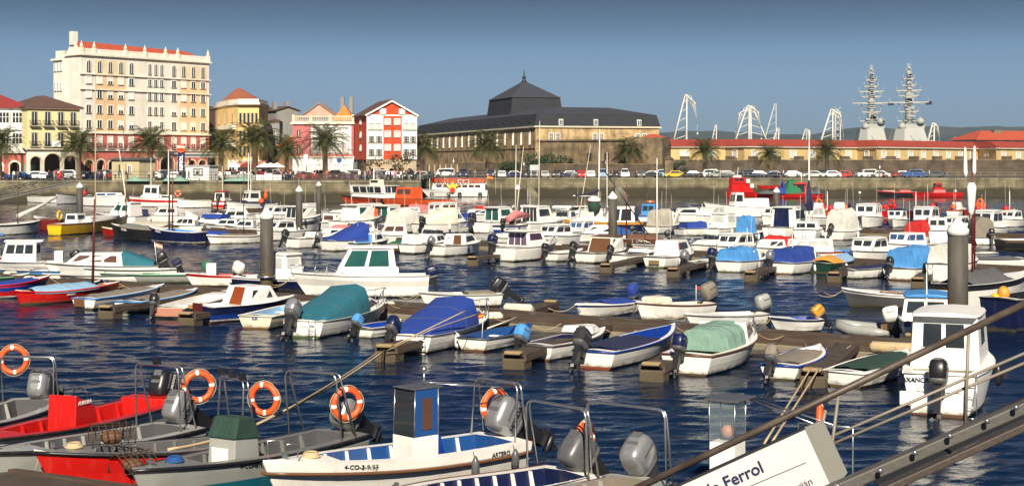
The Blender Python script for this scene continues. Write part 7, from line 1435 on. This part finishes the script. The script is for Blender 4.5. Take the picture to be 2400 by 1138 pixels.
for i, (px, c, k, lb) in enumerate(ll_): car(lb, px, (181 if i % 2 else 185) if px < 1000 else 209+(i % 3)*4+ (0 if px != 1042 else 6), c, k, (0 if i % 3 else F_)+((i*31) % 9-4)*.03, 'cars parked on the left promenade')
kinds = {'hatch': 'hatchback', 'saloon': 'saloon', 'suv': 'tall suv'}
r2 = random.Random(8)
for i in range(34):
    px = 196+i*24+r2.uniform(-5,5); c = ['black','navy','darkgrey','darkred','white','black','darkgreen','navy','silver'][i % 9]; k = ['hatch','saloon','suv'][i % 3]
    near = min([(28,'behind the far left saloons'),(212,'behind the gangway top'),(268,'behind the stone hut'),(345,'under the palm before the red arcade'),(440,'behind the white kiosk'),(518,'under the left palm pair'),(598,'behind the biggest palm'),(672,'behind the shorter palm'),(762,'behind the terrace palm'),(859,'below the orange house corner'),(925,'below the orange house arches'),(985,'by the hall corner palm')], key=lambda q: abs(q[0]-px))[1]
    car('%s %s in the back parking row %s' % (c.replace('darkgrey','dark grey').replace('darkred','dark red').replace('darkgreen','dark green'), kinds[k], near), px, 189+(i % 3)*1.5 if px < 850 else 186, c, k, r2.uniform(-.1,.1)+(F_ if i % 4 == 0 else 0), 'cars in the back row of the left promenade')
# ---------------------------------------------------------------- people
def person_protos():
    ps = []
    for pose in range(4):
        sw = (.0,.22,.12,.3)[pose]
        V = [(0,0,.95),(0,0,1.15),(0,0,1.38),(0,0,1.50),(0,.01,1.56),(0,0,1.66),(0,0,1.74)]; RR = [.15,.13,.17,.065,.06,.10,.07]; E_ = [(0,1),(1,2),(2,3),(3,4),(4,5),(5,6)]
        def chain(root, pts, rs):
            p = root
            for q, r_ in zip(pts, rs): V.append(q); RR.append(r_); E_.append((p, len(V)-1)); p = len(V)-1
        for s_ in (-1, 1):
            chain(0, [(s_*.09,0,.88),(s_*.10,s_*sw*.5,.48),(s_*.10,s_*sw,.09),(s_*.11,s_*sw-.13,.03)], [.10,.062,.042,.035])
            if pose == 3: chain(2, [(s_*.19,0,1.40),(s_*.24,-.05,1.15),(s_*.12,-.25,1.15),(s_*.08,-.33,1.17)], [.06,.042,.033,.03])
            else: chain(2, [(s_*.19,0,1.40),(s_*.25,s_*-sw*.3,1.12),(s_*.24,-s_*sw*.7-.04,.88),(s_*.23,-s_*sw*.8-.06,.79)], [.06,.042,.033,.03])
        me = bpy.data.meshes.new('p'); me.from_pydata(V, E_, []); o = bpy.data.objects.new('p', me); SC.collection.objects.link(o); sk = o.modifiers.new('s', 'SKIN')
        for i, r_ in enumerate(RR): me.skin_vertices[0].data[i].radius = (r_, r_*.85)
        me.skin_vertices[0].data[0].use_root = True; o.modifiers.new('u', 'SUBSURF').levels = 1
        dg = bpy.context.evaluated_depsgraph_get(); out = bpy.data.meshes.new_from_object(o.evaluated_get(dg)); bpy.data.objects.remove(o); ps.append(out)
    return ps
PRO = person_protos(); skin = plain('salmon', .6, 0, 'skin_'); hairm = plain('brown', .8, 0, 'hair_')
_pc = {}
def person(label, px, Y, top, bot, pose=0, rz=0, grp='people on the promenade'):
    k = (pose, top, bot)
    if k not in _pc:
        me = PRO[pose].copy(); me.name = 'person'; me.materials.clear()
        for m in (cloth(top), cloth(bot), skin, hairm): me.materials.append(m)
        for p in me.polygons:
            c = p.center; p.use_smooth = True
            p.material_index = 3 if c.z > 1.70 or (c.z > 1.6 and c.y > .02) else 2 if c.z > 1.49 else (2 if (abs(c.x) > .2 and c.z < .9) else (1 if c.z < .97 and abs(c.x) < .2 else 0))
        _pc[k] = me
    o = inst('person', _pc[k], None, D(px, Y, QZ+.004), rz); tag(o, label, 'person', grp)
rr = random.Random(21)
tops = ['white','darkred','navy','black','grey','beige','darkgreen','pink','black','navy']; bots = ['navy','black','beige','grey']
lm = [(28,'near the blue saloon at the far left'),(122,'by the silver suv'),(138,'above the lattice gangway'),(212,'between the gangway top and the hut'),(240,'left of the hut'),(268,'leaning at the railing of the hut'),(300,'in front of the hut'),(345,'near the palm before the red arcade'),(440,'left of the white kiosk'),(505,'right of the white kiosk'),(530,'under the left palm pair'),(560,'left of the biggest palm'),(620,'right of the biggest palm'),(648,'by the white parasols'),(680,'beside the shorter palm'),(735,'left of the terrace palm'),(825,'at the corner of the pink terrace'),(850,'in front of the orange house side'),(895,'below the brown bare tree'),(925,'before the orange house arches'),(950,'before the right bay of the orange house'),(975,'left of the hall corner palm'),(1010,'above the ferry bow'),(1062,'behind the ferry rail'),(1100,'above the ferry stern')]
for i, (px, w_) in enumerate(lm):
    for j in range(5 if 500 < px < 1080 else 3):
        tp = tops[(i*3+j*4) % 10]; bt_ = bots[(i+j) % 4]; Y = rr.uniform(170.5,177) if px < 980 else rr.uniform(211.5,215)
        person('person in %s top and %s trousers %s' % (tp.replace('darkred','dark red').replace('darkgreen','dark green'), bt_, w_), px+rr.uniform(-11,11)+j*7, Y, tp, bt_, rr.randrange(4), rr.uniform(0, 6.28))
rp_ = [(1160,'white','navy','walking on the quay right of the ferry'),(1222,'beige','black','on the quay left of the billboard'),(1290,'black','beige','at the top of the left quay steps'),(1341,'skyblue','beige','striding right of the tall white mast'),(1346,'white','grey','a step behind the strider in sky blue'),(1435,'pink','black','above the right quay steps'),(1492,'pink','navy','left of the rampart palm'),(1530,'navy','black','on the quay left of the yellow car'),(1643,'grey','navy','right of the long black car'),(1660,'navy','black','beside the white suv'),(1688,'white','beige','left of the stepped red tug'),(1802,'skyblue','navy','above the red tender, left of the palm'),(1836,'white','navy','above the green net heap'),(1868,'red','black','right of the green net heap'),(1998,'black','black','alone above the plain quay wall'),(2215,'darkred','navy','above the red pilot launch stern'),(2178,'white','black','right of the five-car cluster')]
for i, (px, a_, b_, w_) in enumerate(rp_): person('person in %s top and %s trousers %s' % (a_.replace('skyblue','sky blue').replace('darkred','dark red'), b_, w_), px, 201.2+(i % 3)*.8, a_, b_, (1,2,0,3)[i % 4], (pi/2 if i % 2 else -pi/2), 'people on the right-hand quay')
# ---------------------------------------------------------------- railings, lamps, parasols
def railing(label, a, b, h=1.1, step=2.0, bars=2, col='darkgrey', r=.05):
    d = b-a; L = d.length; t = thing('railing', label, 'railing', a, math.atan2(d.y, d.x)); q = MB(); n = int(L/step)
    for i in range(n+1): q.tube([(L*i/n,0,0),(L*i/n,0,h)], r, 4)
    for k in range(bars): q.tube([(0,0,h*(k+1)/bars),(L,0,h*(k+1)/bars)], r*.8, 4)
    q.build('bars', paint(col), t)
railing('dark iron railing along the left quay from the hut to the white kiosk', D(262,168.8,QZ), D(690,168.8,QZ), 1.5, 2.6, 3, r=.04)
railing('dark iron railing of the right-hand quay', D(1000,200.8,QZ+.1), D(2700,197.0,QZ+.1), 1.05, 3.2, 2, 'lightgrey', .035)
t = thing('balustrade', 'dark lattice balustrade on the quay below the terrace palm', 'balustrade', D(692,168.9,QZ)); Lb = (D(838,168.9,0)-D(692,168.9,0)).length; q = MB(); q.box(0,Lb,-.1,.1,1.0,1.15); q.box(0,Lb,-.1,.1,.02,.15)
for i in range(40): x = Lb*i/40; q.bar((x,0,.1),(x+Lb/40,0,1.0),.07,.07); q.bar((x+Lb/40,0.0,.1),(x,0,1.0),.07,.06)
q.build('lattice', wall('lattice', (.10,.06,.045)), t)
for px, lb, c, wv in ((552,'white parasol left of the biggest palm','white',3),(620,'left of three white parasols in a row','white',3),(634,'middle of three white parasols in a row','white',3),(649,'right of three white parasols in a row','white',3),(577,'dark red parasol over the cafe tables','darkred',3),(1030,'cream parasol at the corner of the orange house','cream',4),(960,'cream market umbrella before the orange house','cream',3)):
    Y = 178 if px < 900 else 196; t = thing('parasol', lb, 'parasol', D(px if px != 1030 else 968, Y+(3 if px == 1030 else 0), QZ)); MB().tube([(0,0,0),(0,0,2.6)],.04,6).build('pole', paint('white'), t); q = MB(); q.lathe([(1.5,2.2),(1.45,2.35),(.05,3.0)], (0,0,0), 8, caps=False); q.build('canopy', cloth(c), t)
for px, yt, lb in ((828,352,'tall lamp post before the orange house'),(289,300,'lamp post with curved arm before the tall block'),(718,345,'slim lamp post left of the terrace palm'),(1063,360,'street lamp before the long side of the hall'),(1228,370,'short lamp on the quay left of the billboard'),(2062,380,'lamp post behind the five-car cluster')):
    Y = 178 if px < 1000 else 203; h = ZY(yt, Y)-QZ; t = thing('street_lamp', lb, 'street lamp', D(px, Y, QZ)); MB().tube([(0,0,0),(0,0,h)], [.09,.05], 6).build('pole', metal(), t); MB().box(-.9,.1,-.12,.12,h-.05,h+.1).build('lamp_head', paint('darkgrey'), t)
for px, Y, c, lb in ((795,176,'blue','round blue road sign right of the terrace palm'),(745-28,177,'white','upright white shop sign on a post left of the terrace palm')):
    t = thing('road_sign', lb, 'sign', D(px, Y, QZ)); MB().tube([(0,0,0),(0,0,3.6)],.05,6).build('post', metal(), t)
    if c == 'blue': MB().lathe([(.45,0),(.45,.05)], (0,0,0), 16).xf(Matrix.Translation((0,-.06,3.4)) @ Matrix.Rotation(R(90),4,'X')).build('disc', plain('midblue', .5), t)
    else: MB().box(-.35,.35,-.08,.08,2.6,4.4).build('panel', paint('white'), t)
MB_t = thing('recycling_bin', 'red waste container by the silver suv on the left promenade', 'bin', D(140,176,QZ)); MB().lathe([(.45,0),(.5,.2),(.5,1.1),(.3,1.4),(.05,1.5)], (0,0,0), 12).build('body', plain('red', .5), MB_t); MB().box(-.2,.2,-.53,-.48,.95,1.1).build('slot', paint('black'), MB_t)
for px, c, lb in ((620,'white','white cargo boxes stacked on the quay right of the biggest palm'),(560,'lightgrey','pale crates stacked on the quay under the left parasol')):
    p = D(px,171,QZ); q = MB(); [q.box(-1.5+i*1.5,-.1+i*1.5-.0,-.5,.5,0,1.0+.2*(i % 2)) for i in range(3)]; o = q.build('crate_stack', paint(c)); o.location = p; tag(o, lb, 'crates')
for px, lb in ((318,'green net heap on the quay edge by the hut'),(555,'green net heap on the quay edge below the pale crates'),(412,'green net heap below the pillar sign')):
    p = D(px,167.7,QZ-.5); o = heap(-2.2, 2.2, -.3, 1.6, .45, .8, px).build('net_heap', cloth('palegreen')); o.location = p; tag(o, lb, 'fishing net')
# ---------------------------------------------------------------- frigates
gr = plain('lightgrey', .6, 0, 'navygrey_'); gr2 = plain('lightgrey', .6, 0, 'navygrey2_')
def frigate(label, px, Y, ytop, w_, sc=1, octa=True):
    t = thing('frigate', label, 'warship', D(px, Y, 0)); u = Y*KD/FP
    MB().hexa([(-12,-7,-2),(45,-7,-2),(45,7,-2),(-12,7,-2)], [(-14,-8,9),(52,-8,9),(52,8,9),(-14,8,9)]).build('hull', gr, t)
    zb = ZY(334, Y); zt = ZY(302, Y); ww = w_*u/2
    q = MB(); q.prism([(-ww,-2),(-ww*.45,-ww*.8),(ww*.9,-ww*.8),(ww*1.0,ww),(-ww,ww)], 8, zb); p0 = [(-ww,-2),(-ww*.45,-ww*.8),(ww*.9,-ww*.8),(ww,ww),(-ww,ww)]; p1 = [(-ww*.8,-1.6),(-ww*.4,-ww*.62),(ww*.7,-ww*.62),(ww*.8,ww*.8),(-ww*.8,ww*.8)]
    q.rings([[(x,y,zb-.01) for x,y in p0],[(x,y,zt) for x,y in p1]], 0, True, True, False); q.build('superstructure', gr, t)
    if octa:
        c = Vector((ww*.25, -ww*.745, (zb+zt)/2)); q = MB(); q.lathe([(2.4,-.15),(2.4,.15)], (0,0,0), 8).xf(Matrix.Translation(c) @ Matrix.Rotation(R(80),4,'X')); q.build('radar_panel', plain('lightgrey', .6, 0, 'nv_'), t)
    q = MB(); q.box(-ww*.3, ww*.8, -3, 4, zt, zt+2.0); q.lathe([(1.6,0),(1.7,1.0),(1.2,2.0),(.2,2.5)], (-ww*.45,-2,zt), 10); q.build('upper_deckhouse', gr, t); q = MB(); q.lathe([(1.6,0),(1.7,1.2),(1.1,2.2),(.2,2.6)], (ww*.55,-3,zt+2), 10); q.build('radome', gr, t)
    top = ZY(ytop, Y); q = MB(); H_ = top-zt
    q.tube([(0,0,zt),(0,0,zt+H_*.45),(0,0,zt+H_*.8),(0,0,top)], [1.9,1.3,.7,.12], 6); 
    for f, wid in ((.12,4.8),(.26,4.0),(.40,8.0),(.50,4.2),(.58,5.2),(.66,3.0),(.76,2.3),(.86,1.0),(.93,.6)):
        z = zt+H_*f; q.bar((-wid,0,z), (wid,0,z+.2), .5, .5); q.box(-wid*.55,wid*.55,-1.2,1.2,z-.4,z-.1); q.tube([(-wid*.9,0,z),(0,0,z-2.5)], .14, 4); q.tube([(wid*.9,0,z),(0,0,z-2.5)], .14, 4)
        for e_ in (-1,1): q.tube([(e_*wid,0,z-.5),(e_*wid,0,z+1.8)], .14, 4)
    rr = random.Random(px)
    for i in range(26): z = zt+H_*rr.uniform(.1,.9); r_ = 2.6*(1-(z-zt)/H_); q.box(rr.uniform(-1,0)*r_-.4, rr.uniform(0,1)*r_+.4, -1.6, 0, z, z+rr.uniform(.3,1.1))
    q.build('mast', gr2, t); q = MB(); z = zt+H_*.40; q.add([(7,0,z+.2),(9.5,0,z+.6),(9.5,0,z-.8),(7,0,z-1.0)], [(0,1,2,3)]); q.build('ensign', cloth('navy'), t)
frigate('grey frigate mast and superstructure, the left of the two warships', 2042, 430, 152, 68); frigate('grey frigate with the taller mast, the right of the two warships', 2130, 420, 148, 82)
# ---------------------------------------------------------------- cranes
cw_ = plain('offwhite', .6, 0, 'crane_')
def crane(label, px, Y, ytop, ybase=335, spread=42, side=1, jib=1, sc=1):
    t = thing('harbour_crane', label, 'crane', D(px, Y, 0), 0, 'white shipyard cranes beyond the barracks'); u = Y*KD/FP; top = ZY(ytop, Y); zb = ZY(ybase, Y)-6; S_ = spread*u
    q = MB(); q.box(-4,4,-4,4,-1,zb); q.build('portal', cw_, t)
    q = MB()
    for yy in (-1.5, 1.5):
        q.tube([(-side*S_*.7,yy,zb),(0,yy*.3,top)], [.6*sc,.3*sc], 5); q.tube([(side*S_*.05,yy,zb),(side*1.0,yy*.3,top)], [.9*sc,.35*sc], 5)
    for i in range(1,6): f = i/6; q.tube([(-side*S_*.7*(1-f),0,zb+(top-zb)*f),(side*S_*.05*(1-f)+side*f,0,zb+(top-zb)*min(1,f+.08))], .22*sc, 4)
    q.build('boom', cw_, t)
    if jib:
        q = MB(); jl = (top-zb)*.55; 
        for yy in (-.8,.8): q.tube([(0,yy,top),(side*S_*.45,yy,top-jl*.25),(side*S_*.62,0,top-jl)], [.45*sc,.35*sc,.2*sc], 5)
        q.tube([(0,0,top),(side*S_*.3,0,top-jl*.05),(side*S_*.62,0,top-jl)], .25*sc, 4)
        for i in range(1,6): q.tube([(side*S_*.62*i/6,0,top-jl*.25*i/6*1.2),(side*S_*.5*i/6,0,top-jl*.75*i/6)], .18*sc, 4)
        q.build('jib', cw_, t); q = MB(); q.tube([(side*S_*.62,0,top-jl),(side*S_*.62,0,top-jl-5)], .08, 4); q.box(side*S_*.62-.4, side*S_*.62+.4, -.4,.4, top-jl-6.2, top-jl-5); q.build('hook', cw_, t)
    q = MB(); q.box(-S_*.2,S_*.25,-4,4,zb,zb+5*sc); q.build('machine_house', cw_, t)
crane('tall white luffing crane standing alone just right of the slate-roofed hall', 1606, 640, 222, 326, 46, 1); crane('tiny white crane between the lone crane and the pair', 1677, 900, 292, 326, 16, 1, 0, .8); crane('left crane of the joined white pair', 1752, 640, 247, 330, 52, 1)
crane('right crane of the joined white pair, leaning the other way', 1763, 660, 250, 330, 62, -1, 1); crane('thin pale crane right of the pair', 1816, 900, 243, 330, 42, 1, 0, .7); crane('small white crane below the thin pale one', 1822, 700, 300, 332, 24, 1, 0, .8); crane('white crane left of the two warships', 1948, 640, 256, 334, 46, 1); crane('small crane just left of the white crane by the warships', 1888, 800, 302, 334, 22, 1, 1, .6); crane('small white crane right of the warships', 2186, 700, 288, 336, 26, 1)
t = thing('lattice_tower', 'slim white lattice tower behind the crane left of the warships', 'tower', D(1962, 660, 0)); q = MB(); 
for x in (-2,2):
    for y in (-2,2): q.tube([(x,y,0),(x*.8,y*.8,ZY(262,660))], .3, 4)
for i in range(10): z = 3+i*4; q.bar((-2,-2,z),(2,-2,z+4),.2,.2); q.bar((2,-2,z),(-2,-2,z+4),.2,.2)
q.build('lattice', cw_, t)
